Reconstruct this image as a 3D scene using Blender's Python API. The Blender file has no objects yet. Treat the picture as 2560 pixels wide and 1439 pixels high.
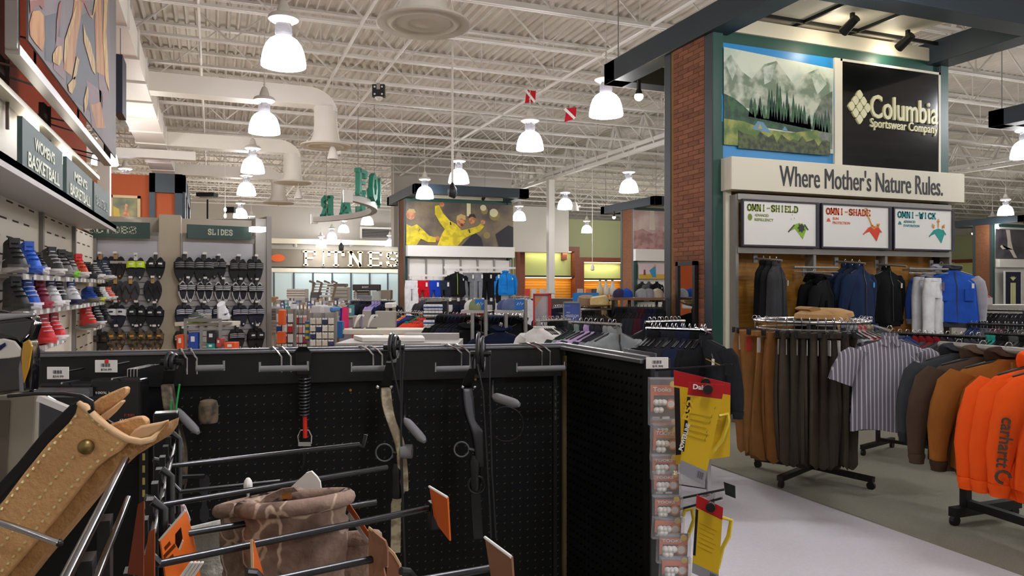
import bpy, math, random
from mathutils import Vector as V, Matrix as MX, noise as NZ
SC = bpy.context.scene
COL = SC.collection
rnd = random.Random(7)
# ---------------------------------------------------------------- camera, world, exposure
YAW = math.atan(750 / 1900.0); FPX = 1900.0; EYE = 1.55
SA, CA = math.sin(YAW), math.cos(YAW)
cam_d = bpy.data.cameras.new('camera'); cam_d.sensor_width = 36.0; cam_d.lens = 36.0 * FPX / 2560.0
cam_d.clip_start = 0.02; cam_d.clip_end = 200
cam = bpy.data.objects.new('camera', cam_d); COL.objects.link(cam)
cam.location = (0, 0, EYE); cam.rotation_euler = (math.pi / 2, 0, -YAW); SC.camera = cam
w = bpy.data.worlds.new('World'); SC.world = w; w.use_nodes = True
w.node_tree.nodes['Background'].inputs[0].default_value = (1.0, 0.97, 0.93, 1)
w.node_tree.nodes['Background'].inputs[1].default_value = 0.09
SC.view_settings.view_transform = 'Standard'; SC.view_settings.look = 'None'
SC.view_settings.gamma = 1.0; SC.view_settings.use_curve_mapping = False
SC.view_settings.exposure = 0.0
LAMP_W = 75.0; DOME_E = 20.0
try: SC.cycles.use_denoising = True; SC.cycles.max_bounces = 8
except Exception: pass

# ---------------------------------------------------------------- picture ray -> place in the store
def ray(px, py):
    xc = (px - 1280) / FPX
    return V((SA + xc * CA, CA - xc * SA, (720 - py) / FPX))
def at_y(px, py, y): d = ray(px, py); t = y / d.y; return V((d.x * t, y, EYE + d.z * t))
def at_x(px, py, x): d = ray(px, py); t = x / d.x; return V((x, d.y * t, EYE + d.z * t))
def at_z(px, py, z): d = ray(px, py); t = (z - EYE) / d.z; return V((d.x * t, d.y * t, z))
def at_t(px, py, t): d = ray(px, py); return V((d.x * t, d.y * t, EYE + d.z * t))

# ---------------------------------------------------------------- materials
def lin(c):
    if isinstance(c, str):
        c = c.lstrip('#'); c = [int(c[i:i + 2], 16) / 255 for i in (0, 2, 4)]
    return [x / 12.92 if x <= .04045 else ((x + .055) / 1.055) ** 2.4 for x in c] + [1]
MATS = {}
def mat(name, col='#808080', rough=.6, metal=0, nz=0, sc=15, bump=0, bsc=60, es=0, trans=0, alpha=1, coat=0, spec=.5, col2=None, stretch=None):
    if name in MATS: return MATS[name]
    m = bpy.data.materials.new(name); m.use_nodes = True; MATS[name] = m
    nt = m.node_tree; b = nt.nodes['Principled BSDF']; I = b.inputs
    I['Base Color'].default_value = lin(col); I['Roughness'].default_value = rough; I['Metallic'].default_value = metal
    I['Specular IOR Level'].default_value = spec
    if coat: I['Coat Weight'].default_value = coat; I['Coat Roughness'].default_value = .05
    if trans: I['Transmission Weight'].default_value = trans; I['IOR'].default_value = 1.45
    if alpha < 1: I['Alpha'].default_value = alpha
    if es: I['Emission Color'].default_value = lin(col); I['Emission Strength'].default_value = es
    if nz or bump or col2:
        tc = nt.nodes.new('ShaderNodeTexCoord'); src = tc.outputs['Object']
        if stretch:
            mp = nt.nodes.new('ShaderNodeMapping'); mp.inputs['Scale'].default_value = stretch
            nt.links.new(src, mp.inputs[0]); src = mp.outputs[0]
        if nz or col2:
            n = nt.nodes.new('ShaderNodeTexNoise'); n.inputs['Scale'].default_value = sc; n.inputs['Detail'].default_value = 4
            nt.links.new(src, n.inputs['Vector'])
            r = nt.nodes.new('ShaderNodeValToRGB'); e = r.color_ramp.elements
            c = lin(col)
            if col2: e[0].color = c; e[1].color = lin(col2); e[0].position = .42; e[1].position = .58
            else:
                e[0].color = [x * (1 - nz) for x in c[:3]] + [1]; e[1].color = [min(1, x * (1 + nz)) for x in c[:3]] + [1]
                e[0].position = .3; e[1].position = .7
            nt.links.new(n.outputs['Fac'], r.inputs[0]); nt.links.new(r.outputs[0], I['Base Color'])
            if es: nt.links.new(r.outputs[0], I['Emission Color'])
        if bump:
            n2 = nt.nodes.new('ShaderNodeTexNoise'); n2.inputs['Scale'].default_value = bsc; n2.inputs['Detail'].default_value = 3
            nt.links.new(src, n2.inputs['Vector'])
            bm = nt.nodes.new('ShaderNodeBump'); bm.inputs['Strength'].default_value = bump; bm.inputs['Distance'].default_value = .02
            nt.links.new(n2.outputs['Fac'], bm.inputs['Height']); nt.links.new(bm.outputs[0], I['Normal'])
    return m
def fab(col, nz=.12, bump=.25): return mat('cloth ' + str(col), col, .95, nz=nz, sc=8, bump=bump, bsc=14, spec=.15)
def pl(col, rough=.45): return mat('plastic ' + str(col) + str(rough), col, rough)
def prn(col): return mat('print ' + str(col), col, .5, spec=.3)

# ---------------------------------------------------------------- mesh builder
class MB:
    def __init__(s): s.v = []; s.f = []; s.m = []; s.cur = 0; s.M = MX()
    def add(s, vs, fs):
        n = len(s.v); M = s.M
        s.v += [M @ V(p) for p in vs]; s.f += [[i + n for i in f] for f in fs]; s.m += [s.cur] * len(fs); return s
    def box(s, x0, y0, z0, x1, y1, z1):
        return s.add([(x0, y0, z0), (x1, y0, z0), (x1, y1, z0), (x0, y1, z0), (x0, y0, z1), (x1, y0, z1), (x1, y1, z1), (x0, y1, z1)],
                     [(0, 3, 2, 1), (4, 5, 6, 7), (0, 1, 5, 4), (1, 2, 6, 5), (2, 3, 7, 6), (3, 0, 4, 7)])
    def bc(s, c, sx, sy, sz): return s.box(c[0] - sx / 2, c[1] - sy / 2, c[2] - sz / 2, c[0] + sx / 2, c[1] + sy / 2, c[2] + sz / 2)
    def bar(s, a, b, w, h=None, up=(0, 0, 1)):
        a, b = V(a), V(b); h = h or w; d = (b - a).normalized(); u = V(up)
        if abs(d.dot(u)) > .99: u = V((0, 1, 0))
        x = d.cross(u).normalized() * w / 2; y = x.cross(d).normalized() * h / 2
        vs = [p + i * x + j * y for p in (a, b) for i, j in ((-1, -1), (1, -1), (1, 1), (-1, 1))]
        return s.add(vs, [(0, 1, 2, 3), (7, 6, 5, 4), (0, 4, 5, 1), (1, 5, 6, 2), (2, 6, 7, 3), (3, 7, 4, 0)])
    def loft(s, rings, caps=True, closed=True):
        n = len(rings[0]); fs = []
        for i in range(len(rings) - 1):
            for j in range(n if closed else n - 1):
                k = (j + 1) % n; fs.append((i * n + j, i * n + k, (i + 1) * n + k, (i + 1) * n + j))
        if caps and closed: fs.append(tuple(range(n))[::-1]); fs.append(tuple((len(rings) - 1) * n + j for j in range(n)))
        return s.add([p for r in rings for p in r], fs)
    def tube(s, pts, r, n=8, loop=False):
        pts = [V(p) for p in pts]; rs = r if isinstance(r, (list, tuple)) else [r] * len(pts); rings = []
        px = None
        for i, p in enumerate(pts):
            if loop: d = pts[(i + 1) % len(pts)] - pts[i - 1]
            else: d = pts[min(i + 1, len(pts) - 1)] - pts[max(i - 1, 0)]
            d.normalize()
            if px is None:
                u = V((0, 0, 1)) if abs(d.z) < .9 else V((1, 0, 0)); x = d.cross(u).normalized()
            else:
                x = px - d * px.dot(d); x = x.normalized() if x.length > 1e-6 else d.orthogonal().normalized()
            px = x; y = d.cross(x)
            rings.append([p + x * math.cos(2 * math.pi * k / n) * rs[i] + y * math.sin(2 * math.pi * k / n) * rs[i] for k in range(n)])
        if loop: rings.append(rings[0])
        return s.loft(rings, caps=not loop)
    def lathe(s, prof, n=16, c=(0, 0, 0), caps=True):
        return s.loft([[(c[0] + r * math.cos(2 * math.pi * k / n), c[1] + r * math.sin(2 * math.pi * k / n), c[2] + z) for k in range(n)] for r, z in prof], caps)
    def cyl(s, a, b, r, n=12): return s.tube([a, b], r, n)
    def prism(s, poly, y0, y1):
        """outline in x,z pushed along y"""
        n = len(poly); vs = [(p[0], y0, p[1]) for p in poly] + [(p[0], y1, p[1]) for p in poly]
        fs = [tuple(range(n)), tuple(range(2 * n - 1, n - 1, -1))] + [(i, n + i, n + (i + 1) % n, (i + 1) % n) for i in range(n)]
        return s.add(vs, fs)
    def plate(s, poly, y=0.0):
        return s.add([(p[0], y, p[1]) for p in poly], [tuple(range(len(poly)))])
    def ball(s, c, r, n=12, k=8, sc=(1, 1, 1)):
        return s.loft([[(c[0] + sc[0] * r * math.sin(math.pi * i / k) * math.cos(2 * math.pi * j / n), c[1] + sc[1] * r * math.sin(math.pi * i / k) * math.sin(2 * math.pi * j / n), c[2] - sc[2] * r * math.cos(math.pi * i / k)) for j in range(n)] for i in ([.05] + list(range(1, k)) + [k - .05])])
    def mesh(s, name, mats, smooth=False):
        me = bpy.data.meshes.new(name); me.from_pydata([tuple(p) for p in s.v], [], s.f)
        for m in (mats if isinstance(mats, (list, tuple)) else [mats]): me.materials.append(m)
        me.polygons.foreach_set('material_index', s.m)
        if smooth: me.polygons.foreach_set('use_smooth', [True] * len(me.polygons))
        me.update(); return me

def link(name, me, parent=None):
    o = bpy.data.objects.new(name, me); COL.objects.link(o)
    if parent: o.parent = parent
    return o
def smooth_angle(o, ang=40):
    me = o.data; me.polygons.foreach_set('use_smooth', [True] * len(me.polygons))
    try: me.set_sharp_from_angle(angle=math.radians(ang))
    except Exception: pass
def build(name, mb, mats, parent=None, smooth=False, world=False, bev=0, sub=0):
    """links one mesh object; world=True: mb is in store coordinates"""
    if world and parent is not None:
        mi = wmat(parent).inverted(); mb.v = [mi @ p for p in mb.v]
    o = link(name, mb.mesh(name, mats), parent)
    if smooth: smooth_angle(o, 45 if smooth is True else smooth)
    if bev:
        b = o.modifiers.new('bevel', 'BEVEL'); b.width = bev; b.segments = 2; b.limit_method = 'ANGLE'
    if sub:
        b = o.modifiers.new('sub', 'SUBSURF'); b.levels = sub; b.render_levels = sub
    return o
def wmat(o):
    M = o.matrix_basis
    while o.parent: o = o.parent; M = o.matrix_basis @ M
    return M
def tag(o, label=None, cat=None, group=None, kind=None):
    if label: o['label'] = label
    if cat: o['category'] = cat
    if group: o['group'] = group
    if kind: o['kind'] = kind
    return o
def thing(name, label, cat, loc=(0, 0, 0), rotz=0, group=None):
    o = bpy.data.objects.new(name, None); COL.objects.link(o); o.empty_display_size = .05
    o.location = loc; o.rotation_euler = (0, 0, rotz); return tag(o, label, cat, group)
def struct(name, mb, m, smooth=False, bev=0): return tag(build(name, mb, m, smooth=smooth, bev=bev), kind='structure')

class Kit:
    """shared meshes of one kind of thing; place() gives each copy objects and materials of its own"""
    def __init__(s): s.p = []
    def part(s, name, mb, key='main', parent=None, smooth=False):
        keys = key if isinstance(key, (list, tuple)) else [key]
        me = mb.mesh(name, [None] * len(keys)) if False else mb.mesh(name, [mat('neutral')] * len(keys))
        if smooth:
            me.polygons.foreach_set('use_smooth', [True] * len(me.polygons))
            try: me.set_sharp_from_angle(angle=math.radians(50))
            except Exception: pass
        s.p.append((name, me, keys, parent)); return len(s.p) - 1
    def place(s, name, label, cat, loc, rotz=0, mats={}, group=None, scale=1, rot=None, skip=()):
        t = thing(name, label, cat, loc, rotz, group)
        if rot: t.rotation_euler = rot
        t.scale = scale if isinstance(scale, (tuple, list)) else (scale,) * 3
        made = {}
        for i, (pn, me, keys, par) in enumerate(s.p):
            if pn in skip: continue
            o = link(pn, me, made.get(par, t)); made[i] = o
            for sl, k in zip(o.material_slots, keys): sl.link = 'OBJECT'; sl.material = mats.get(k) or M_chrome
        return t

# ---------------------------------------------------------------- lettering
def text_mesh(txt, bold=0, ext=.004):
    cu = bpy.data.curves.new('txt', 'FONT'); cu.body = txt; cu.size = 1; cu.offset = bold; cu.resolution_u = 3
    ob = bpy.data.objects.new('txt', cu); me = bpy.data.meshes.new_from_object(ob)
    bpy.data.objects.remove(ob); bpy.data.curves.remove(cu); return me
def text(name, txt, wd, ht, m, parent, loc, rot=(0, 0, 0), bold=0, depth=.003):
    """lettering filling wd x ht, centred on loc, reading along local x, facing local -y"""
    me = text_mesh(txt, bold); xs = [v.co.x for v in me.vertices]; ys = [v.co.y for v in me.vertices]
    cx, cy = (min(xs) + max(xs)) / 2, (min(ys) + max(ys)) / 2; sx, sy = wd / (max(xs) - min(xs)), ht / (max(ys) - min(ys))
    vs = [((v.co.x - cx) * sx, 0, (v.co.y - cy) * sy) for v in me.vertices]; fs = [list(p.vertices) for p in me.polygons]
    bpy.data.meshes.remove(me)
    mb = MB(); n = len(vs); mb.add([(x, -depth, z) for x, _, z in vs], fs)
    cnt = {}
    for f in fs:
        for a, b in zip(f, f[1:] + f[:1]): cnt[(a, b)] = 1
    side = [(a, b) for a, b in cnt if (b, a) not in cnt]
    if depth:
        mb.add([(x, y, z) for y in (-depth, 0) for x, _, z in vs], [(b, a, a + n, b + n) for a, b in side])
    o = build(name, mb, m, parent); o.location = loc; o.rotation_euler = rot; return o
SLAB = {  # strokes in a 1 x 1 cell: (polyline, half width); serifs added by box
 'A': [((.16, 0), (.5, 1), (.84, 0)), ((.28, .32), (.72, .32)), 's.16,0', 's.84,0'], 'C': [((.9, .72), (.8, .9), (.55, .97), (.28, .85), (.14, .5), (.28, .15), (.55, .03), (.8, .1), (.9, .28))],
 'D': [((.2, 0), (.2, 1)), ((.2, .96), (.55, .94), (.82, .75), (.86, .5), (.82, .25), (.55, .06), (.2, .04)), 's.2,0', 's.2,1'], 'E': [((.2, 0), (.2, 1)), ((.06, .94), (.88, .94)), ((.2, .52), (.7, .52)), ((.06, .06), (.88, .06)), ((.85, .06), (.85, .26)), ((.85, .94), (.85, .76))],
 'F': [((.25, 0), (.25, 1)), ((.08, .94), (.9, .94)), ((.25, .5), (.72, .5)), ((.87, .94), (.87, .74)), 's.25,0'], 'H': [((.2, 0), (.2, 1)), ((.8, 0), (.8, 1)), ((.2, .5), (.8, .5)), 's.2,0', 's.2,1', 's.8,0', 's.8,1'],
 'I': [((.5, 0), (.5, 1)), 's.5,0', 's.5,1'], 'K': [((.2, 0), (.2, 1)), ((.82, 1), (.25, .45)), ((.42, .6), (.86, 0)), 's.2,0', 's.2,1'], 'L': [((.2, 0), (.2, 1)), ((.06, .06), (.88, .06)), ((.85, .06), (.85, .3)), 's.2,1'],
 'M': [((.14, 0), (.16, 1), (.5, .25), (.84, 1), (.86, 0)), 's.14,0', 's.86,0'], 'N': [((.2, 0), (.2, 1), (.8, 0), (.8, 1)), 's.2,0', 's.2,1', 's.8,1'], 'O': [((.5, .97), (.22, .85), (.1, .5), (.22, .15), (.5, .03), (.78, .15), (.9, .5), (.78, .85), (.5, .97))],
 'R': [((.2, 0), (.2, 1)), ((.2, .95), (.6, .95), (.8, .82), (.8, .62), (.6, .48), (.2, .48)), ((.5, .48), (.85, 0)), 's.2,0', 's.2,1', 's.85,0'], 'S': [((.84, .72), (.78, .9), (.5, .97), (.22, .88), (.18, .7), (.3, .57), (.7, .45), (.84, .3), (.78, .12), (.5, .03), (.22, .1), (.16, .3))],
 'T': [((.5, 0), (.5, 1)), ((.06, .94), (.94, .94)), ((.09, .94), (.09, .72)), ((.91, .94), (.91, .72)), 's.5,0'], 'W': [((.06, 1), (.3, 0), (.5, .75), (.7, 0), (.94, 1)), 's.08,1', 's.92,1'], '-': [((.2, .5), (.8, .5))], ' ': []}
def slab_mb(txt, wd, ht, depth, hw=.09, gap=.12):
    mb = MB(); n = len(txt); cw = wd / (n + gap * (n - 1))
    for i, ch in enumerate(txt):
        x0 = -wd / 2 + i * cw * (1 + gap)
        for st in SLAB[ch]:
            if isinstance(st, str):
                a, b = map(float, st[1:].split(',')); z = b * ht - ht / 2
                mb.box(x0 + (a - .17) * cw, -depth, z - (0 if b == 0 else .1 * ht), x0 + (a + .17) * cw, 0, z + (.1 * ht if b == 0 else 0))
            else:
                for (ax, az), (bx, bz) in zip(st, st[1:]):
                    A = V((x0 + ax * cw, 0, az * ht - ht / 2)); B = V((x0 + bx * cw, 0, bz * ht - ht / 2)); d = (B - A).normalized()
                    A -= d * hw * cw * .5; B += d * hw * cw * .5
                    A.y = B.y = -depth / 2
                    hwz = hw * (cw * abs(d.z) + ht * .62 * abs(d.x)) * 2
                    mb.bar(A, B, depth, hwz, up=V((-d.z, 0, d.x)))
    return mb
def slab(name, txt, wd, ht, m, parent, loc, rot=(0, 0, 0), depth=.01, hw=.09, gap=.12):
    o = build(name, slab_mb(txt, wd, ht, depth, hw, gap), m, parent); o.location = loc; o.rotation_euler = rot; return o

# ---------------------------------------------------------------- common materials
M_white = mat('painted steel white', '#d6d1c8', .5, nz=.03, sc=2)
M_deck = mat('roof deck paint', '#cdc5b8', .7, nz=.05, sc=1.5)
M_black = mat('black powder coat', '#0a0a0c', .45, nz=.1, sc=30)
M_blackg = mat('black gloss steel', '#101014', .22)
M_chrome = mat('chrome', '#c8c8cc', .22, metal=1)
M_steel = mat('grey steel', '#8d8984', .4, metal=.4)
M_grey = mat('grey fixture paint', '#a39e97', .5)
M_dgreen = mat('dark green paint', '#1f4a41', .45, nz=.05, sc=3)
M_dteal = mat('dark slate beam paint', '#22303a', .5, nz=.08, sc=3)
M_card = mat('white card', '#e6e4df', .6)
M_wood = mat('honey slat wood', '#b9812f', .5, nz=.25, sc=4, stretch=(1, 1, 12))
# ================================================================ SHELL
m_aisle = mat('aisle floor lilac white', '#dad8dc', .38, nz=.04, sc=60, bump=.05, bsc=200)
m_carpet = mat('grey loop carpet', '#918e7f', .95, nz=.14, sc=160, bump=.4, bsc=260, spec=.1)
m_woodfl = mat('tan floor', '#b59a6c', .5, nz=.1, sc=3)
b = MB(); b.box(-9, -9, -.1, 47, 45, -.006); struct('floor', b, m_aisle)
b = MB(); b.box(4.08, -9, -.006, 47, 45, 0.004); struct('floor', b, m_carpet)
b = MB(); b.box(-9, -9, -.006, 1.15, 2.6, 0.004); struct('floor', b, m_carpet)
b = MB(); b.box(-9, 8.0, -.006, 4.08, 45, 0.004); struct('floor', b, m_woodfl)
ZD = 6.75
# corrugated roof deck
b = MB(); prof = []
x = -9.0; pit = .19
while x < 47:
    prof += [(x, ZD), (x + .035, ZD + .07), (x + .13, ZD + .07), (x + .165, ZD)]; x += pit
b.loft([[(p[0], -9, p[1]) for p in prof], [(p[0], 45, p[1]) for p in prof]], closed=False)
ceil = struct('ceiling', b, M_deck)
# bar joists, one every 1.75 m; the three meshes are shared
jt, jb, jw = MB(), MB(), MB()
for s in (-.035, .035):
    jt.box(-9, s - .028, ZD - .05, 47, s + .028, ZD - .002)
    jb.box(-9, s - .026, ZD - .80, 47, s + .026, ZD - .755)
x = -9.0
while x < 47:
    jw.bar((x, 0, ZD - .76), (x + .8, 0, ZD - .04), .026); jw.bar((x + .8, 0, ZD - .04), (x + 1.6, 0, ZD - .76), .026)
    jw.bar((x + 1.6, 0, ZD - .76), (x + 1.6, 0, ZD - .04), .018); x += 1.6
mj = [jt.mesh('top_chord', M_white), jb.mesh('bottom_chord', M_white), jw.mesh('web', M_white)]
for i in range(30):
    y = -6.4 + 1.75 * i
    j = bpy.data.objects.new('roof_joist', None); COL.objects.link(j); j.parent = ceil; j.location = (rnd.uniform(-.5, .5) * 0 + (.3 if i % 2 else -.3), y, 0)
    for n_, me in zip(('top_chord', 'bottom_chord', 'web'), mj): link(n_, me, j)
# girders that run with the aisle, on columns
for gx in (12.0, 25.0):
    g = bpy.data.objects.new('girder', None); COL.objects.link(g); g.parent = ceil; g.location = (gx, 0, 0)
    b = MB(); b.box(-.07, -9, 5.66, .07, 45, 5.76); build('bottom_chord', b, M_white, g)
    b = MB(); b.box(-.07, -9, ZD - .92, .07, 45, ZD - .80); build('top_chord', b, M_white, g)
    b = MB(); y = -9
    while y < 44:
        for dx in (-.05, .05):
            b.bar((dx, y, 5.76), (dx, y + .55, ZD - .05), .06); b.bar((dx, y + 1.1, 5.76), (dx, y + .62, ZD - .05), .06)
        y += 1.75
    build('web', b, M_white, g)
# walls
m_wall = mat('grey white wall paint', '#b5b0a6', .8, nz=.03, sc=.6)
m_orange = mat('burnt orange wall paint', '#7a2d0f', .9, nz=.04, sc=1, spec=.1)
b = MB(); b.box(-2.12, 3.2, 0, -1.92, 14.2, ZD); struct('wall_left', b, m_orange); b = MB(); b.box(-2.12, -9, 0, -1.92, 3.2, ZD); struct('wall_left', b, m_wall)  # stretch out of view made grey so black fixtures reflect less orange
b = MB(); b.box(-9, 44, 0, 47, 44.2, ZD); struct('wall_back', b, m_wall)
b = MB(); b.box(46, -9, 0, 46.2, 44, ZD); struct('wall_right', b, m_wall)
b = MB(); b.box(-9.2, 14.2, 0, -9, 45, ZD); b.box(-9, 14.0, 0, -2.12, 14.2, ZD); struct('wall_left', b, m_wall)
b = MB(); b.box(-2.12, -9.2, 0, 46, -9, ZD); struct('wall_front', b, m_wall)
# white bulkhead walls that drop from the roof in the middle of the store
pL = at_y(985, 400, 29.5); pR = at_y(1279, 400, 29.5)
b = MB(); b.box(pL.x, 29.5, 3.2, pR.x, 30.0, ZD - .02); struct('wall_bulkhead', b, m_wall)
pL = at_y(1279, 500, 36); pR = at_y(1422, 500, 36)
b = MB(); b.box(pL.x, 36.0, 3.4, pR.x, 36.4, 5.75); struct('wall_bulkhead', b, m_wall)
# white column in the middle and others on its line
for cx, cy, nm in ((12.0, 26.4, 'column'), (25.0, 26.4, 'column'), (25.0, 12.6, 'column')):
    b = MB(); b.box(cx - .12, cy - .12, 0, cx + .12, cy + .12, 5.66); c = struct('column', b, M_white)
    b = MB(); b.box(cx - .15, cy - .15, 1.35, cx + .15, cy + .15, 1.42); build('collar', b, M_white, c)
# ================================================================ AIR DUCTS
M_duct = mat('duct paint', '#d8d2c6', .5, nz=.03, sc=2)
dm = thing('air_duct', 'long cream rectangular air duct running along above the shoe wall', 'duct', (-1.42, 0, 5.2))
b = MB(); b.box(-1.76, -6, 5.2, -1.1, 27.5, 5.62); build('trunk', b, M_duct, dm, world=True)
for y in [1.0 + 1.55 * i for i in range(17)]:
    b = MB(); b.box(-1.79, y, 5.17, -1.07, y + .05, 5.65); build('flange', b, M_white, dm, world=True)
brn = ['nearest', 'first', 'second', 'farthest']
for i, (y, dx) in enumerate(((8.15, 2.2), (15.9, 2.2), (21.8, 2.1), (27.2, 2.15))):
    lab = ['round ceiling air diffuser cut by the top edge of the picture', 'white elbow duct with the largest round diffuser fully in view', 'white elbow duct with round diffuser behind the largest one', 'white elbow duct with the smallest, farthest round diffuser'][i]
    t = thing('branch_duct', lab, 'duct', (dx, y, 4.45), group='branch ducts with round diffusers')
    x1 = dx - .35 if i else dx - .35
    b = MB(); b.box(-1.1, y - .21, 5.24, x1, y + .21, 5.60)
    # quarter-round elbow
    rings = []
    for k in range(7):
        a = math.pi / 2 * k / 6
        c = V((x1, y, 5.24)) ; rr = .36
        o1 = V((x1 + math.sin(a) * .0, 0, 0))
        p_in = V((x1 + .02 * k, y, 5.24)); p_out = V((x1 + math.sin(a) * .52, y, 5.24 + math.cos(a) * .36 - .1 * (k / 6)))
        rings.append([(p_in.x, y - .2, p_in.z), (p_in.x, y + .2, p_in.z), (p_out.x, y + .2, p_out.z), (p_out.x, y - .2, p_out.z)])
    b.loft(rings); build('branch', b, M_duct, t, world=True, smooth=30)
    b = MB(); cx = x1 + .32; sg = []
    for z, r in ((5.24, .24), (5.0, .235), (4.75, .24), (4.58, .29), (4.5, .33)):
        sg.append([(cx + r * math.cos(q * math.pi / 8), y + r * math.sin(q * math.pi / 8), z) for q in range(16)])
    b.loft(sg); build('drop', b, M_duct, t, world=True, smooth=True)
    b = MB(); b.lathe([(.33, .06), (.5, .03), (.52, .0), (.50, -.01), (.42, .012), (.36, -.012), (.30, .015), (.22, -.01), (.16, .012), (.05, -.01)], 32, (cx, y, 4.45))
    build('diffuser', b, M_deck, t, world=True, smooth=True)
    for q in range(4):
        b = MB(); a = q * math.pi / 2 + .5; b.tube([(cx + .46 * math.cos(a), y + .46 * math.sin(a), 4.47), (cx + .3 * math.cos(a), y + .3 * math.sin(a), 5.2 if q % 2 else 4.7)], .006, 4); build('hanger_wire', b, M_white, t, world=True)
# flexible conduit to the nearest diffuser and straight sprinkler pipes
t = thing('conduit', 'white conduit curving up beside the diffuser at the top edge', 'pipe', (2.2, 10, 6))
P0 = at_x(805, 237, 2.33)
b = MB(); b.tube([P0, (2.33, 12.5, P0.z + .02), (2.33, 9.6, P0.z - .05), (2.45, 8.9, 5.75), (2.4, 8.3, 5.4)], .03, 8); build('pipe', b, M_white, t, world=True, smooth=True)
for i, (pxa, pya, X, r, lb) in enumerate(((1289, 268, 6.9, .035, 'white sprinkler pipe running diagonally behind the red-and-white dive flags'), (890, 110, 3.3, .03, 'white sprinkler pipe running over the round diffuser ducts'), (700, 330, -.2, .025, 'thin white sprinkler pipe nearest the long duct'))):
    z = 5.98
    b = MB(); b.tube([(X, -4, z), (X, 43, z)], r, 8)
    o = build('sprinkler_pipe', b, M_white); tag(o, lb, 'pipe', 'sprinkler pipes')
# ================================================================ HIGH-BAY LAMPS
m_dome = mat('lit prismatic shade', '#f4f4ff', .3, es=DOME_E)
m_glass = mat('clear glass neck', '#d8d8dc', .08, trans=.85)
kl = Kit(); b = MB()
b.lathe([(.27, 0), (.272, .03), (.262, .1), (.245, .18), (.215, .26), (.17, .32), (.11, .36), (.09, .362), (.1, .34), (.16, .30), (.20, .25), (.235, .17), (.25, .1), (.26, .03), (.262, .001)], 24, caps=False)
kl.part('shade', b, 'dome', smooth=True)
b = MB(); b.lathe([(.09, .36), (.105, .40), (.10, .50), (.085, .55)], 16); kl.part('neck', b, 'glass', smooth=True)
b = MB(); b.lathe([(.07, .54), (.15, .55), (.185, .575), (.185, .61), (.16, .635), (.09, .65), (.075, .72), (.045, .80), (.015, .83)], 20); kl.part('ballast_cap', b, 'white', smooth=True)
b = MB()
for k in range(4): b.lathe([(.012, .84 + k * .05), (.018, .86 + k * .05), (.012, .88 + k * .05)], 6)
b.tube([(0, 0, .82), (0, 0, 2.4)], .006, 5); kl.part('hanger', b, 'white')
LM = {'dome': m_dome, 'glass': m_glass, 'white': M_white}
LZ = 4.3
def lamp_light(p):
    d = bpy.data.lights.new('lamp', 'POINT'); d.energy = LAMP_W; d.color = (1, .975, .94); d.shadow_soft_size = .2
    o = bpy.data.objects.new('lamp', d); COL.objects.link(o); o.location = (p[0], p[1], p[2] - .12)
LAMPS = [(709, 166, 'largest high-bay lamp, near the top of the picture'), (661, 333, 'high-bay lamp just left of the largest elbow duct'), (632, 432, 'high-bay lamp above the middle elbow duct row, third down its line'),
 (616, 488, 'high-bay lamp fourth in the line along the long duct'), (601, 545, 'high-bay lamp above the farthest SLIDES sign end'), (628, 572, 'high-bay lamp touching the end of the right SLIDES sign'),
 (313, 474, 'high-bay lamp in front of the orange tower wall'), (262, 412, 'high-bay lamp half hidden behind the corner of the mural banner'), (1325, 375, 'high-bay lamp below the red and white flags'),
 (1515, 290, 'high-bay lamp under the near pavilion canopy corner'), (1572, 481, 'high-bay lamp just left of the brick pillar, above the farther pavilion'), (1413, 523, 'high-bay lamp right of the white column'),
 (1147, 458, 'high-bay lamp over the canopy of the pavilion with yellow players poster'), (1062, 496, 'high-bay lamp in front of the canopy corner of the yellow players pavilion'), (1298, 551, 'high-bay lamp just right of the yellow players poster'),
 (918, 562, 'high-bay lamp under the curved letter sign'), (859, 581, 'high-bay lamp left of the wall air grille'), (830, 598, 'small far high-bay lamp above the FITNESS letters'),
 (803, 618, 'smallest far high-bay lamp, lowest over the FITNESS band'), (975, 615, 'far high-bay lamp half hidden by the dark pavilion post'), (1467, 582, 'far high-bay lamp above the green wall'),
 (1476, 615, 'tiny far high-bay lamp low in front of the green wall'), (2514, 538, 'high-bay lamp in front of the far right canopy'), (2481, 573, 'lower high-bay lamp beside the far right brick pillar'), (2562, 395, 'high-bay lamp cut off by the right edge of the picture')]
for px, py, lb in LAMPS:
    p = at_z(px, py, LZ)
    if p.y > 43: k = 42.6 / p.y; p = V((p.x * k, 42.6, EYE + (p.z - EYE) * k))
    kl.place('high_bay_lamp', 'white glowing ' + lb, 'lamp', p, rnd.uniform(0, 3), LM, 'high-bay lamps'); lamp_light(p)
# the same lamps go on over the part of the store outside the picture (points that fall in view are bare lights, added without a fixture)
for X, Y in ((.9, 5), (.9, .3), (.9, -4.4), (5.9, 5.2), (5.9, .6), (5.9, -4), (10.9, 1), (10.9, -4), (10.9, 6), (16, 3.5), (16, -3), (21, 6), (21, 0), (26, 4), (-1.2, 17.5), (15.5, 12.5), (20, 13), (26, 11), (32, 9), (31, 16), (26, 19), (38, 14), (20.5, 20), (33, 24)):
    q = V((X, Y, LZ)); dd = q.x * SA + q.y * CA; pxq = 1280 + FPX * (q.x * CA - q.y * SA) / max(dd, .01)
    seen = dd > .5 and -60 < pxq < 2620 and 720 - FPX * (LZ - EYE) / dd > -250
    if not seen: kl.place('high_bay_lamp', 'white glowing high-bay lamp outside the frame of the picture', 'lamp', q, 0, LM, 'high-bay lamps out of view')
    lamp_light((X, Y, LZ))
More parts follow.
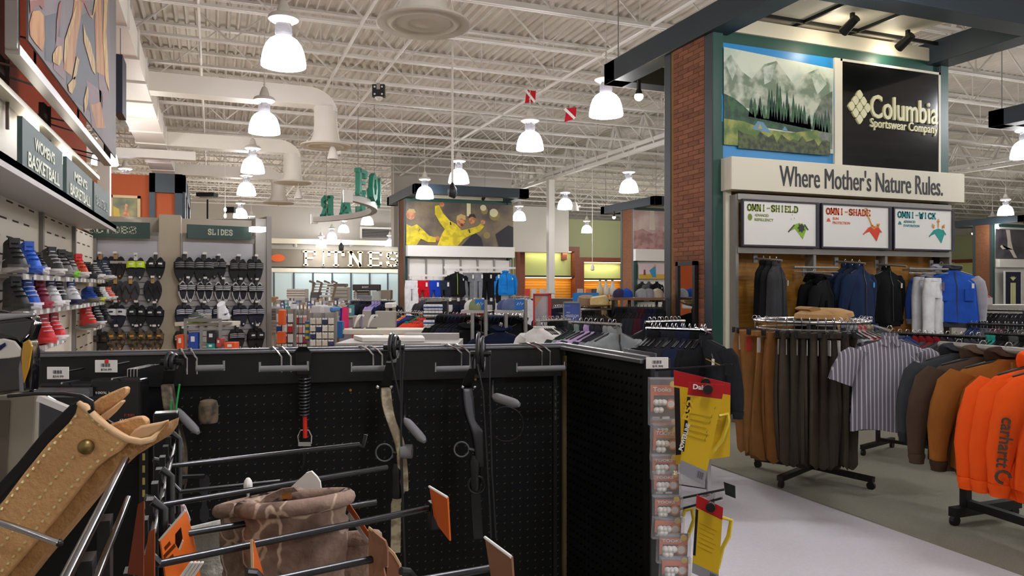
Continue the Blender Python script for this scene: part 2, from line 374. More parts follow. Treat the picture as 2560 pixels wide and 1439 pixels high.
# ================================================================ GARMENT KITS (hook at the origin, cloth hangs to -z, width along x)
mat('neutral')
def ring(z, hw, hd, n=28, fold=0, k=7, ph=0, cx=0, e=.8):
    out = []
    for i in range(n):
        a = 2 * math.pi * i / n; c, s = math.cos(a), math.sin(a)
        x = hw * math.copysign(abs(c) ** e, c); y = hd * math.copysign(abs(s) ** e, s)
        f = 1 + fold * math.sin(k * a + ph) + fold * .6 * math.sin((k * 2 - 3) * a + 2 * ph)
        out.append((cx + x * (1 + .3 * fold * math.sin(k * a + ph)), y * f, z + .008 * fold * 10 * math.sin(3 * a + ph)))
    return out
def hanger_mb(w=.2, clip=False):
    b = MB(); pts = [(-.012, 0, -.01), (-.018, 0, .008), (-.006, 0, .024), (.012, 0, .022), (.02, 0, .006), (.012, 0, -.012), (0, 0, -.03), (0, 0, -.07)]
    b.tube(pts, .0028, 6); b.cur = 1
    if clip: b.tube([(-w, 0, -.075), (w, 0, -.075)], .004, 6); [b.box(s * w - .012, -.012, -.11, s * w + .012, .012, -.068) for s in (-1, 1)]
    else: b.tube([(-w, 0, -.135), (-w * .5, 0, -.10), (0, 0, -.07), (w * .5, 0, -.10), (w, 0, -.135)], [.006, .01, .011, .01, .006], 8)
    return b
def top_kit(L=.74, W=.25, sleeve='long', collar='crew', D=.07, zipf=False, cuffs=False, pocket=False, seed=0, fold=.22):
    k = Kit(); ph = seed * 1.7
    b = MB(); zs = [(-.075, .058, .045, 0), (-.095, .085, .048, 0), (-.115, .15, .045, 0), (-.145, W * .86, .05, 0), (-.17, W * .95, .058, .02), (-.26, W * .97, D, .05), (-.36, W * .98, D, .09), (-.48, W, D, .14), (-.6, W * 1.02, D * 1.05, .18), (-.6 - (L - .6) * .6, W * 1.03, D * 1.1, fold), (-L, W * 1.03, D * 1.1, fold)]
    b.loft([ring(z, hw, hd, 28, f, 5 + seed % 3, ph) for z, hw, hd, f in zs]); body = k.part('body', b, 'main', smooth=True)
    for s in (-1, 1):
        if sleeve == 'none': continue
        if sleeve == 'short': pts = [(s * W * .78, 0, -.17), (s * W * 1.05, 0, -.22), (s * W * 1.25, .01, -.33), (s * W * 1.36, .012, -.42)]; rs = [.085, .092, .09, .09]
        else: pts = [(s * W * .78, 0, -.17), (s * W * 1.02, 0, -.24), (s * W * 1.18, .01, -.38), (s * W * 1.26, .025, -.52), (s * W * 1.28, .03, -L * .86), (s * W * 1.27, .035, -L * .98)]; rs = [.085, .088, .075, .066, .055, .048]
        b = MB(); rr = []
        for i, (p, r) in enumerate(zip(pts, rs)):
            f = .10 * (i > 1); rr.append([(p[0] + r * math.cos(q * math.pi / 7) * (1 + f * math.sin(3 * q + i)), p[1] + r * .72 * math.sin(q * math.pi / 7), p[2] + s * r * .35 * math.cos(q * math.pi / 7)) for q in range(14)])
        b.loft(rr); sl = k.part('sleeve', b, 'sleeve', smooth=True)
        if cuffs:
            p = pts[-1]; b = MB(); b.lathe([(.05, .012), (.052, -.005), (.045, -.03), (.044, -.05), (.038, -.052)], 14, p); k.part('cuff', b, 'trim', sl, True)
    b = MB()
    if collar == 'crew': b.tube([(.06 * math.cos(a * math.pi / 8), .046 * math.sin(a * math.pi / 8), -.075 - .018 * (math.sin(a * math.pi / 8) < 0)) for a in range(16)], .010, 6, True)
    elif collar in ('stand', 'polo'):
        h = .05 if collar == 'stand' else .035
        b.loft([[(r * math.cos(a * math.pi / 8), r * .75 * math.sin(a * math.pi / 8), z - (.022 if math.sin(a * math.pi / 8) < -.7 else 0)) for a in range(16)] for r, z in ((.062, -.082), (.066, -.05), (.058, -.05 + h * .5), (.053, -.055), (.05, -.09))])
        if collar == 'polo':
            for s in (-1, 1): b.add([(s * .004, -.055, -.085), (s * .06, -.05, -.075), (s * .075, -.058, -.115), (s * .03, -.066, -.135)], [(0, 1, 2, 3), (3, 2, 1, 0)])
    else:
        rr = []
        for i in range(7):
            a = i / 6; rr.append([(.115 * math.cos(q * math.pi / 6) * (.55 + .55 * math.sin(math.pi * (a * .75 + .2))), .06 + .055 * math.sin(q * math.pi / 6) * (1.1 - .5 * a) - .09 * a, -.12 + .10 * math.sin(math.pi * a * .7) + .02 * math.sin(q * math.pi / 6)) for q in range(12)])
        b.loft(rr)
    k.part('hood' if collar == 'hood' else 'collar', b, 'trim', smooth=True)
    if zipf:
        b = MB(); b.loft([[(-.006, -y, z), (-.006, -y - .006, z), (.006, -y - .006, z), (.006, -y, z)] for z, y in ((-.09, .05), (-.15, .052), (-.26, D), (-.48, D * 1.02), (-L + .01, D * 1.1))]); k.part('zipper', b, 'zip')
    if pocket:
        for s in (-1, 1): b = MB(); b.box(s * W * .5 - .05, -D - .012, -L * .62, s * W * .5 + .05, -D + .01, -L * .42); k.part('pocket', b, 'main')
    if cuffs:
        b = MB(); b.loft([ring(-L + .005, W * 1.0, D * 1.05, 28, .12, 9, ph), ring(-L - .03, W * .95, D, 28, .12, 9, ph), ring(-L - .055, W * .93, D, 28, .1, 9, ph)]); k.part('hem_band', b, 'trim', smooth=True)
    k.part('hanger', hanger_mb(W * .8), ['hook', 'hang'], smooth=True)
    b = MB(); b.box(W * .6, -D - .012, -.30, W * .6 + .03, -D - .009, -.24); b.tube([(W * .6 + .015, -D - .01, -.24), (W * .5, -D * .8, -.20)], .001, 4); k.part('price_tag', b, 'tag')
    return k
def pants_kit(L=1.0, W=.20, seed=0, fold=False):
    k = Kit(); ph = seed * 2.1
    if not fold:
        b = MB(); b.loft([ring(-.085, W * .92, .035, 24, .03, 5, ph), ring(-.12, W * .94, .045, 24, .04, 5, ph), ring(-.24, W * 1.02, .06, 24, .06, 5, ph), ring(-.33, W * 1.05, .062, 24, .05, 5, ph)]); k.part('waist', b, 'main', smooth=True)
        for s in (-1, 1):
            b = MB(); rr = []
            for i in range(9):
                t = i / 8; z = -.30 - (L - .30) * t; rr.append(ring(z, W * (.53 - .12 * t), .058 - .008 * t, 18, .05 + .10 * t, 4, ph + s + i * .3, cx=s * W * (.52 + .06 * t)))
            b.loft(rr); k.part('leg', b, 'main', smooth=True)
        b = MB(); b.loft([ring(-.08, W * .93, .038, 24), ring(-.118, W * .95, .048, 24)]); k.part('waistband', b, 'trim', smooth=True)
    else:   # hung folded so that both legs lie together
        for s in (-1, 1):
            b = MB(); rr = []
            for i in range(11):
                t = i / 10; z = -.085 - (L - .085) * t
                wd = W * (.62 + .10 * math.sin(t * 2.6)) * (1 - .12 * t) + .012 * math.sin(5 * t + ph + s)
                rr.append(ring(z, wd, .028 + .012 * t, 18, .06 + .22 * t, 4, ph + s + t * 2, cx=.02 * s + .025 * math.sin(3 * t + ph)))
            b.M = MX.Translation((0, s * .028, 0)); b.loft(rr); k.part('leg', b, 'main', smooth=True)
        b = MB(); b.box(-W * .6, -.045, -.12, W * .6, .045, -.085); k.part('waistband', b, 'trim')
    k.part('hanger', hanger_mb(W * .85, True), ['hook', 'hang'], smooth=True)
    b = MB(); b.box(W * .4, -.08, -.24, W * .4 + .05, -.077, -.13); k.part('hang_tag', b, 'tag')
    return k
K_shirt = top_kit(.78, .26, 'short', 'polo', .075, seed=1); K_tee = top_kit(.70, .24, 'short', 'crew', .06, seed=2)
K_jack = top_kit(.72, .27, 'long', 'stand', .085, zipf=True, cuffs=True, seed=3); K_fleece = top_kit(.72, .26, 'long', 'stand', .08, zipf=True, seed=4)
K_vest = top_kit(.70, .24, 'none', 'stand', .07, zipf=True, seed=5); K_hood = top_kit(.70, .27, 'long', 'hood', .085, cuffs=True, pocket=True, seed=6)
K_jackh = top_kit(.74, .29, 'long', 'hood', .10, zipf=True, cuffs=True, pocket=True, seed=8)
K_pants = pants_kit(1.0, .20, 1); K_fold = [pants_kit(1.02, .19, s, True) for s in range(3)]; K_short = pants_kit(.52, .21, 4)
m_hang = mat('black hanger', '#17171a', .35); m_hook = M_chrome; m_tag = mat('white tag', '#e8e6e0', .6)
def cl(col, trim=None, slv=None, zp='#2a2a2e', tagc=None, nz=.12):
    return {'main': fab(col, nz), 'sleeve': fab(slv or col, nz), 'trim': fab(trim or col, nz), 'zip': pl(zp), 'hang': m_hang, 'tag': prn(tagc) if tagc else m_tag}
def bar_pts(p0, p1, n, jit=.012):
    p0, p1 = V(p0), V(p1); d = p1 - p0; L = d.length; u = d / L
    return [p0 + u * min(max((i + .5) / n * L + rnd.uniform(-jit, jit), .02), L - .02) for i in range(n)], math.atan2(d.y, d.x)
WHERE = {}
def row(p0, p1, items, where, group, turn=math.pi / 2, fill=None, rr=.06):
    """items: (kit, mats, name, what, category)"""
    pts, an = bar_pts(p0, p1, len(items))
    od = 'first second third fourth fifth sixth seventh eighth ninth tenth eleventh twelfth thirteenth fourteenth fifteenth'.split()
    for i, (p, (kt, ms, nm, what, cat)) in enumerate(zip(pts, items)):
        kt.place(nm, '%s, %s along %s' % (what, od[i], where), cat, (p.x, p.y, p.z + .003), an + turn + rnd.uniform(-rr, rr), ms, group)
# ================================================================ PAVILIONS
m_brick = [mat('brick face ' + str(i), c, .85, nz=.12, sc=9, bump=.3, bsc=80) for i, c in enumerate(('#8a5640', '#7d4d3a', '#925e46'))]
m_mortar = mat('mortar', '#8f6a35', .9)
m_brickfar = None
def brick_mat():
    m = bpy.data.materials.new('small brick'); m.use_nodes = True; nt = m.node_tree; b = nt.nodes['Principled BSDF']; b.inputs['Roughness'].default_value = .85
    tc = nt.nodes.new('ShaderNodeTexCoord'); mp = nt.nodes.new('ShaderNodeMapping'); br = nt.nodes.new('ShaderNodeTexBrick')
    mp.inputs['Rotation'].default_value = (math.pi / 2, 0, math.pi / 2)
    br.inputs['Color1'].default_value = lin('#8a5640'); br.inputs['Color2'].default_value = lin('#7d4d3a'); br.inputs['Mortar'].default_value = lin('#8f6a35')
    br.inputs['Scale'].default_value = 4.2; br.inputs['Mortar Size'].default_value = .02
    sw = nt.nodes.new('ShaderNodeSeparateXYZ'); cb = nt.nodes.new('ShaderNodeCombineXYZ')
    nt.links.new(tc.outputs['Object'], sw.inputs[0]); nt.links.new(sw.outputs['Y'], cb.inputs['X']); nt.links.new(sw.outputs['Z'], cb.inputs['Y'])
    nt.links.new(cb.outputs[0], br.inputs['Vector']); nt.links.new(br.outputs[0], b.inputs['Base Color']); return m
m_brickfar = brick_mat()
m_perf = mat('perforated pale metal', '#bdb6a8', .6, nz=.05, sc=90)
m_cream = mat('cream laminate', '#dcd6c2', .45)
KW = 3.78; M_post = mat('slate post paint', '#343b40', .5, nz=.05, sc=3)
def pavilion(x0, yf, label, near=False, back=M_white, wood=False):
    """left front corner of the pillar at x0, yf; pillar body 1 m deep under a square canopy"""
    t = thing('display_pavilion', label, 'pavilion', (x0, yf, 0))
    P = lambda nm, b, m, **k: build(nm, b, m, t, **k)
    for px in (0, KW - .15):
        for py in (0, .85): b = MB(); b.box(px, py, 0, px + .15, py + .15, 4.5); P('post', b, M_post, bev=.008); b = MB(); yy = -.004 if py == 0 else 1.0; b.box(px + .012, yy, 0, px + .15, yy + .004, 4.5); P('post_face', b, M_dgreen)
    for sx, fx in ((0.01, -1), (KW - .13, 1)):
        b = MB(); b.box(sx, .15, 0, sx + .12, .85, 4.5)
        if not near: P('brick_panel', b, m_brickfar)
        else:
            if fx > 0: P('brick_panel', b, m_brickfar); continue
            bp = P('brick_panel', b, m_mortar); bw, bh, g = .208, .049, .008
            m0 = MB(); m0.box(0, 0, 0, .012, bw, bh); meF = m0.mesh('brick', m_brick[0]); m0 = MB(); m0.box(0, 0, 0, .012, bw / 2 - g / 2, bh); meH = m0.mesh('brick', m_brick[0])
            lo = MB(); r = 0; z = .004
            while z + bh < 4.5:
                y = .153; first = r % 2
                while y < .84:
                    full = not (first and y < .16) and y + bw < .852; me = meF if full else meH; wd = bw if full else bw / 2 - g / 2
                    if y + wd > .853: break
                    if z > 1.05:
                        o = link('brick', me, bp); o.location = (sx - .008, y, z); o.rotation_euler = (0, 0, rnd.uniform(-.006, .006)); o.material_slots[0].link = 'OBJECT'; o.material_slots[0].material = rnd.choice(m_brick)
                    else: lo.box(sx - .008, y, z, sx + .004, y + wd, z + bh)
                    y += wd + g
                z += bh + g; r += 1
            tag(build('brickwork', lo, m_brick[0], bp), kind='stuff')
    b = MB(); b.box(.15, .05, 4.40, KW - .15, .2, 4.55); b.box(.15, .8, 4.4, KW - .15, .95, 4.55); P('header', b, M_dgreen)
    b = MB(); b.box(.15, .02, 4.55, KW - .3, .1, 4.72); P('fascia_strip', b, m_cream)
    b = MB(); b.box(.15, .12, .1, KW - .15, .88, 4.4); P('core_wall', b, back)
    for (a, c, d, e) in ((-.05, -1.5, .25, 2.5), (KW - .32, -1.5, KW + .02, 2.5), (-.05, -1.5, KW + .02, -1.2), (-.05, 2.2, KW + .02, 2.5)):
        b = MB(); b.box(a, c, 4.5, d, e, 4.8); P('canopy_beam', b, M_dteal, bev=.006)
    b = MB(); b.box(.25, -1.2, 4.76, KW - .9, 2.2, 4.78); P('canopy_panel', b, m_perf)
    for q in (1.0, 1.85): b = MB(); b.box(.25 + q - .015, -1.2, 4.72, .25 + q + .015, 2.2, 4.76); P('panel_rail', b, M_black)
    for q in (-.95, -.1): b = MB(); b.box(.25, q - .015, 4.72, KW - .3, q + .015, 4.76); P('panel_rail', b, M_black)
    for q, yy in ((1.55, -.55), (2.65, -.35)):
        b = MB(); b.box(q - .02, yy - .02, 4.6, q + .02, yy + .02, 4.74); b.tube([(q, yy - .06, 4.66), (q, yy + .14, 4.56)], [.05, .06], 12); P('track_light', b, M_black, smooth=True)
        if near: d = bpy.data.lights.new('track', 'POINT'); d.energy = 7; d.color = (1, .9, .7); d.shadow_soft_size = .07; lo_ = bpy.data.objects.new('track', d); COL.objects.link(lo_); lo_.location = (x0 + q, yf + yy + .22, 4.5)
    for cx in (.1, KW - .15):
        b = MB(); b.tube([(cx, -1.35, 4.8), (cx, -1.35, 6.6)], .008, 5); P('suspension_rod', b, M_steel); b = MB(); b.tube([(cx, 2.35, 4.8), (cx, 2.35, 6.6)], .008, 5); P('suspension_rod', b, M_steel)
    return t
KX, KY = 5.36, 7.3
pavilion(KX, KY, 'nearest pavilion with brick pillar, dark canopy and black company sign', True, M_wood)
m_warm = mat('warm lamp bulb', '#ffdf9a', .3, es=30)
def spot(p, lb):
    t = thing('canopy_spotlight', lb, 'lamp', p); b = MB(); b.tube([(0, 0, .08), (0, 0, .0)], [.03, .055], 12); build('can', b, M_black, t)
    b = MB(); b.ball((0, 0, -.02), .06); build('bulb', b, m_warm, t, smooth=True); b = MB(); b.box(-.02, -.02, .08, .02, .02, .2); build('bracket', b, M_black, t)
    d = bpy.data.lights.new('spot', 'POINT'); d.energy = 8; d.color = (1, .8, .5); d.shadow_soft_size = .06; o = bpy.data.objects.new('spot', d); COL.objects.link(o); o.location = (p[0], p[1], p[2] - .1)
p = at_t(1597, 238, 10.3); spot((p.x, p.y, p.z), 'warm glowing round spotlight left of the near brick pillar')
# --- mirror on the brick side
t = thing('wall_mirror', 'narrow black-framed mirror hung on the brick pillar', 'mirror', (KX - .03, 7.755, .95))
b = MB(); b.box(-.01, -.16, .02, .012, .16, .89); build('glass', b, mat('mirror glass', '#dfe3e3', .03, metal=1), t)
for (a, c, d, e) in ((-.2, 0, -.15, .92), (.15, 0, .2, .92), (-.2, 0, .2, .04), (-.2, .87, .2, .92)): b = MB(); b.box(-.03, a, c, .02, d, e); build('frame', b, M_black, t)
# --- printed mountain banner
fy = KY - .005
def qx(px, y): return at_y(px, 400, y).x
def flat(polys, base, parent, y0, name='print_layer', dy=.0012):
    """printed shapes of a flat picture, each a thin sheet of its colour"""
    for i, (m, ps) in enumerate(polys):
        b = MB()
        for po in ps:
            b = MB(); b.plate(po, 0); o = build(name, b, m, parent); o.location = (0, y0 - dy * (i + 1), 0)
t = thing('mountain_banner', 'printed mountain camp banner with blue borders beside black company sign', 'banner', (5.49, KY + .03, 3.06))
bw, bh = 1.68, 1.34
b = MB(); nu, nv = 14, 12; g = []
for j in range(nv + 1):
    for i in range(nu + 1):
        u, v = i / nu, j / nv; g.append((u * bw, -.02 - .018 * math.sin(u * 5 + v * 4) * math.sin(math.pi * v) - .03 * (abs(v - .5) * 2) ** 6 * 0, v * bh))
b.add(g, [(j * (nu + 1) + i, j * (nu + 1) + i + 1, (j + 1) * (nu + 1) + i + 1, (j + 1) * (nu + 1) + i) for j in range(nv) for i in range(nu)])
build('cloth', b, mat('banner blue', '#2b86c4', .35), t, smooth=True)
r2 = random.Random(3)
def ridge(x0, x1, n, lo, hi, base, sharp=1): return [(x0, base)] + [(x0 + (x1 - x0) * i / n, lo + (hi - lo) * (abs(math.sin(i * 1.9 + lo * 9)) * .6 + r2.random() * .4) * (1 - sharp * .0)) for i in range(n + 1)] + [(x1, base)]
m_sky = mat('print pale sky', '#9fb3a6', .4, col2='#c9d0bf', sc=2.2, nz=.1); m_mtn = mat('print mountain', '#6f7f6a', .4, col2='#b9bfae', sc=5, nz=.1); m_mea = mat('print meadow', '#4d6a2c', .4, col2='#93994a', sc=5, nz=.1)
m_for = mat('print forest', '#16382a', .4, col2='#315a36', sc=9, nz=.1); m_bush = mat('print bush', '#1c2a18', .4, col2='#4a5a2a', sc=14, nz=.1); m_rock = mat('print rock', '#7d8078', .4, col2='#4f6048', sc=6, nz=.1)
trees = []
for i in range(26):
    x = .42 + .046 * i + r2.uniform(-.02, .02); h = r2.uniform(.2, .4) * (1.3 if 4 < i < 14 else .75); z0 = .50 - .004 * i
    trees.append([(x - .045, z0), (x - .02, z0 + h * .5), (x - .026, z0 + h * .5), (x, z0 + h), (x + .026, z0 + h * .5), (x + .02, z0 + h * .5), (x + .045, z0)])
flat([(m_sky, [[(.02, .15), (bw - .02, .15), (bw - .02, bh - .14), (bw * .5, bh - .10), (.02, bh - .06)]]),
      (m_mtn, [[(.02, .6), (.02, 1.1), (.12, 1.2), (.28, 1.02), (.42, .95), (.60, 1.14), (.78, 1.2), (.9, 1.08), (1.02, .96), (1.2, 1.08), (1.42, 1.18), (1.64, 1.02), (1.64, .6)]]),
      (mat('print snow', '#b8c2b4', .4, col2='#8b9a88', sc=7, nz=.1), [[(.05, 1.08), (.12, 1.17), (.2, 1.04), (.14, .9)], [(.58, 1.1), (.76, 1.17), (.7, .95), (.6, .9)], [(1.3, 1.08), (1.42, 1.15), (1.55, 1.0), (1.4, .85)]]),
      (m_rock, [[(1.3, .25), (1.36, .62), (1.5, .84), (1.64, .92), (1.64, .2)]]),
      (m_for, [[(.02, .42), (.02, .74), (.16, .70), (.3, .62), (.46, .5), (1.3, .48), (1.3, .36)]] + trees),
      (m_mea, [[(.02, .15), (.02, .45), (.3, .44), (.6, .37), (1.0, .36), (1.4, .42), (1.5, .2), (1.2, .15)]]),
      (mat('print tent', '#5d86a4', .4), [[(.42, .36), (.5, .46), (.58, .45), (.7, .33)], [(.86, .38), (.9, .43), (.95, .37)]]), (mat('print tent door', '#a59a4a', .4), [[(.5, .37), (.53, .43), (.57, .37)]]),
      (m_bush, [ridge(.22, 1.6, 22, .2, .34, .12)])], None, t, -.045)
# --- black company sign
t = thing('company_sign', 'glossy black sign with raised cream company name and diamond emblem', 'sign', (7.26, KY + .02, 3.05))
m_blkgl = mat('black gloss acrylic', '#0c0c0d', .14, coat=.6); m_let = mat('cream raised letters', '#d9d6ad', .4)
b = MB(); b.box(.03, -.03, .02, 1.69, 0, 1.32); build('panel', b, m_blkgl, t)
for (a, c, d, e) in ((-.0, 0, .03, 1.35), (1.69, 0, 1.72, 1.35), (0, 1.32, 1.72, 1.35)): b = MB(); b.box(a, -.04, c, d, .0, e); build('frame', b, m_cream, t)
text('letters', 'Columbia', 1.17, .30, m_let, t, (1.07, -.03, .80), bold=.012, depth=.025)
text('letters', 'Sportswear Company', 1.17, .15, m_let, t, (1.07, -.03, .575), bold=.008, depth=.02)
b = MB()
for i in range(3):
    for j in range(3):
        cx = .30 + (i - j) * .066 ; cz = .77 + (i + j - 2) * .077
        du, dv = V((.066, .077)) * .46, V((-.066, .077)) * .46
        if (i + j) % 2: du *= .98
        po = []
        for q in range(12):
            a = q * math.pi / 6; u = math.copysign(abs(math.cos(a)) ** .45, math.cos(a)); v = math.copysign(abs(math.sin(a)) ** .45, math.sin(a)); po.append((cx + du.x * u + dv.x * v, cz + du.y * u + dv.y * v))
        b = MB(); b.prism(po, -.055, -.03); build('emblem_block', b, m_let, t)
b = MB(); b.box(7.17, KY - .02, 3.06, 7.26, KY + .05, 4.4); tag(build('sign_divider', b, m_cream), 'white vertical strip between mountain banner and black sign', 'trim')
# --- slogan box
t = thing('slogan_sign', 'long white box sign with black slogan lettering above the picture panels', 'sign', (KX + .12, KY - .2, 2.67))
b = MB(); b.box(0, 0, 0, KW - .07, .21, .375); build('box', b, m_cream, t, bev=.004)
text('letters', "Where Mother's Nature Rules.", 2.63, .25, mat('sign black ink', '#15151d', .4), t, (1.99, -.001, .195), depth=.004); text('letters', "Where Mother's Nature Rules.", 2.63, .25, mat('sign black ink'), t, (1.998, -.001, .195), depth=.0035)
# --- steel grid with three picture panels
t = thing('display_grid', 'grey steel upright and rail grid holding three picture panels', 'rack', (KX, KY - .16, 0))
b0 = KX
def gx(px): return at_y(px, 560, KY - .16).x - KX
ux = [gx(1843), gx(2037), gx(2216), gx(2376)]
for u in ux: b = MB(); b.box(u - .02, 0, 0.05, u + .02, .14, 2.62); build('upright', b, M_steel, t)
for z in (2.595, 1.985): b = MB(); b.box(ux[0], -.015, z - .035, ux[3], .03, z + .035); build('rail', b, M_steel, t)
b = MB(); b.box(ux[0] - .0, .0, .0, ux[3], .14, .1); build('base', b, M_steel, t)
b = MB(); b.box(KX + .15, KY - .05, 0, KX + .23, KY + .1, 2.67); tag(build('pilaster', b, m_cream), 'narrow white pilaster beside the near pavilion green post', 'trim')
prints = [(1850, 2030, 'OMNI-SHIELD', 'ADVANCED', 'REPELLENCY', '#7f8f3c', '#86b832', 'green'), (2047, 2211, 'OMNI-SHADE', 'SUN', 'PROTECTION', '#d8603a', '#d8412a', 'red'), (2226, 2368, 'OMNI-WICK', 'ADVANCED', 'EVAPORATION', '#2f8f94', '#1f9385', 'teal')]
m_pw = mat('print white', '#e9e7e2', .35)
for i, (a, c, w1, w2, w3, col, fc, cn) in enumerate(prints):
    x0, x1 = gx(a) + .0, gx(c); W = x1 - x0
    t = thing('picture_panel', 'white framed panel with %s fabric drawing and %s lettering' % (cn, cn), 'sign', (KX + x0, KY - .22, 2.045)); H = .50
    b = MB(); b.box(0, 0, 0, W, .02, H); build('board', b, m_pw, t)
    for (q, z0, r, z1) in ((-.02, -.02, .0, H + .02), (W, -.02, W + .045, H + .02), (0, -.02, W, 0), (0, H, W, H + .02)): b = MB(); b.box(q, -.012, z0, r, .022, z1); build('frame', b, mat('dark navy frame', '#2a2836', .5), t)
    mi = prn(col); mf = prn(fc); nw = W * (.70 if i == 0 else .67)
    slab('heading', w1, nw, .075, mi, t, (.05 + nw / 2, -.001, H - .075), depth=.003, hw=.13, gap=.04)
    text('lettering', w2, .20 if w2 != 'SUN' else .09, .032, mi, t, (.155 + (.10 if w2 != 'SUN' else .045), -.001, H - .16), bold=.02, depth=.002)
    text('lettering', w3, .27, .032, mi, t, (.29, -.001, H - .21), bold=.02, depth=.002)
    b = MB(); ic = [[(.09 + .033 * math.cos(q * math.pi / 6), -.001, H - .185 + .04 * math.sin(q * math.pi / 6)) for q in range(12)]] if i == 0 else [[(.055, -.001, H - .2), (.075, -.001, H - .165), (.09, -.001, H - .155), (.105, -.001, H - .165), (.125, -.001, H - .2)]]
    for po in ic: b.plate([(q[0], q[2]) for q in po], -.002)
    build('symbol', b, mi, t)
    cx, cz = W * .76, .20
    sw = [(-.15, -.02), (-.08, .045), (0, .07), (.08, .05), (.11, -.0), (.055, -.12), (.0, -.06), (-.06, -.0), (-.15, -.035)]
    b = MB(); b.prism([(cx + u, cz + v) for u, v in sw][::-1], -.004, -.002); build('fabric_drawing', b, mf, t)
    b = MB(); b.bar((cx - .16, -.004, cz - .04), (cx - .07, -.004, cz + .045), .003, .016, up=(1, 0, 0)); b.bar((cx + .08, -.004, cz + .055), (cx + .135, -.004, cz - .01), .003, .014, up=(1, 0, 0)); build('edge_drawing', b, prn('#44464a' if i == 0 else col), t)
    b = MB()
    if i == 0:
        b.plate([(cx + .03 + .04 * (1 + .5 * (q % 2)) * math.cos(q * math.pi / 7), cz + .01 + .04 * (1 + .5 * (q % 2)) * math.sin(q * math.pi / 7)) for q in range(14)], -.006)
        for u, v in ((-.1, .16), (-.07, .12), (-.12, .11)): b.plate([(cx + u, cz + v), (cx + u + .006, cz + v - .008), (cx + u, cz + v + .014), (cx + u - .006, cz + v - .008)], -.004)
        build('splash_drawing', b, prn('#3a3d38'), t)
    else:
        ars = [((-.10, .22), (0, .03)), ((0, .03), (.11, .10))] if i == 1 else [((-.075, .07), (-.11, .13)), ((0, .08), (0, .20)), ((.075, .07), (.11, .13))]
        for (a0, b0_), (a1, b1) in ars:
            b = MB(); A = V((cx + a0, -.005, cz + b0_)); B = V((cx + a1, -.005, cz + b1)); d = (B - A).normalized(); n_ = V((-d.z, 0, d.x)); b.bar(A, B - d * .04, .002, .018, up=n_)
            q0 = B - d * .05; b.plate([(B.x, B.z), ((q0 + n_ * .03).x, (q0 + n_ * .03).z), ((q0 - n_ * .03).x, (q0 - n_ * .03).z)], -.006); build('arrow_drawing', b, prn('#d99a4a'), t)
        b = MB()
        if i == 1: b.tube([(cx - .12 + .03 * math.cos(q * math.pi / 6), -.005, cz + .25 + .03 * math.sin(q * math.pi / 6)) for q in range(12)], .004, 4, True); build('sun_drawing', b, prn('#d99a4a'), t)
# --- clothing on the near pavilion
GY = KY - .16
def faceout(px, py, n, dx_, label, z=None):
    """short horizontal rail that sticks out; garments face us one behind the other"""
    p = at_y(px, py, GY - .10); b = MB(); t = thing('hanging_rail', label, 'rail', (p.x, GY, p.z)); b.tube([(0, .1, -.02), (0, -.36, -.06)], .012, 8); build('arm', b, M_steel, t, smooth=True)
    b = MB(); b.box(-.03, .08, -.07, .03, .1, .03); build('bracket', b, M_steel, t); return p
G1 = 'clothes on the near pavilion'
def fo(px, py, items, lb, rot=0):
    p = faceout(px, py, len(items), 0, lb)
    for i, (k, ms, nm, what, ct) in enumerate(items):
        d = .06 + .30 * i / max(1, len(items) - .2)
        k.place(nm, what, ct, (p.x, GY - d, p.z - .02 - d * .09 + .003), rot + rnd.uniform(-.04, .04), ms, G1)
BLK, CHAR, NAVY = '#131315', '#2b2b2e', '#1d2740'
fo(1915, 640, [(K_vest, cl(BLK), 'fleece_vest', 'black vest hung behind the charcoal vests under the green panel', 'vest'), (K_vest, cl('#1f1f22'), 'fleece_vest', 'middle dark charcoal vest of the three under the green panel', 'vest'),
    (K_vest, cl('#3a3a3d', tagc='#b9d3e6'), 'fleece_vest', 'front charcoal vest with pale tag under the green panel', 'vest')], 'rail holding the charcoal vests', .55)
fo(2040, 676, [(K_jackh, cl('#0e0e10', tagc='#2f9be6'), 'black_jacket', 'rear black hooded jacket under the grey hang bar', 'jacket'), (K_jackh, cl('#151518', tagc='#2f9be6'), 'black_jacket', 'front black hooded jacket with blue tag under the grey hang bar', 'jacket')], 'rail holding the black hooded jackets', .5)
fo(2120, 648, [(K_fleece, cl('#1b253c'), 'fleece_jacket', 'rearmost navy fleece under the red panel', 'jacket'), (K_fleece, cl('#1c2740'), 'fleece_jacket', 'middle navy fleece under the red panel', 'jacket'), (K_fleece, cl('#1e2b47', tagc='#3aa6ea'), 'fleece_jacket', 'front navy fleece with blue tag under the red panel', 'jacket')], 'rail holding the navy fleeces', .3)
fo(2222, 655, [(K_jack, cl('#101113'), 'black_jacket', 'plain black zip jacket between navy fleeces and white trousers', 'jacket')], 'rail holding the plain black jacket', .2)
fo(2310, 672, [(K_pants, cl('#c9c9cc'), 'ski_trousers', 'white snow trousers hung behind the front pair', 'trousers'), (K_pants, cl('#e4e4e6', tagc='#7a5a6a'), 'ski_trousers', 'front white snow trousers with a small tag', 'trousers')], 'rail holding the white snow trousers', .25)
fo(2360, 655, [(K_jackh, cl('#9a9aa6', slv='#3a5fb8'), 'ski_jacket', 'grey ski jacket with blue sleeves behind the front one', 'jacket'), (K_jackh, cl('#2a55b4', slv='#a6a5ae', trim='#3b3b44'), 'ski_jacket', 'blue ski jacket with silver grey sleeves at pavilion end', 'jacket')], 'rail holding the blue and silver ski jackets', -.5)
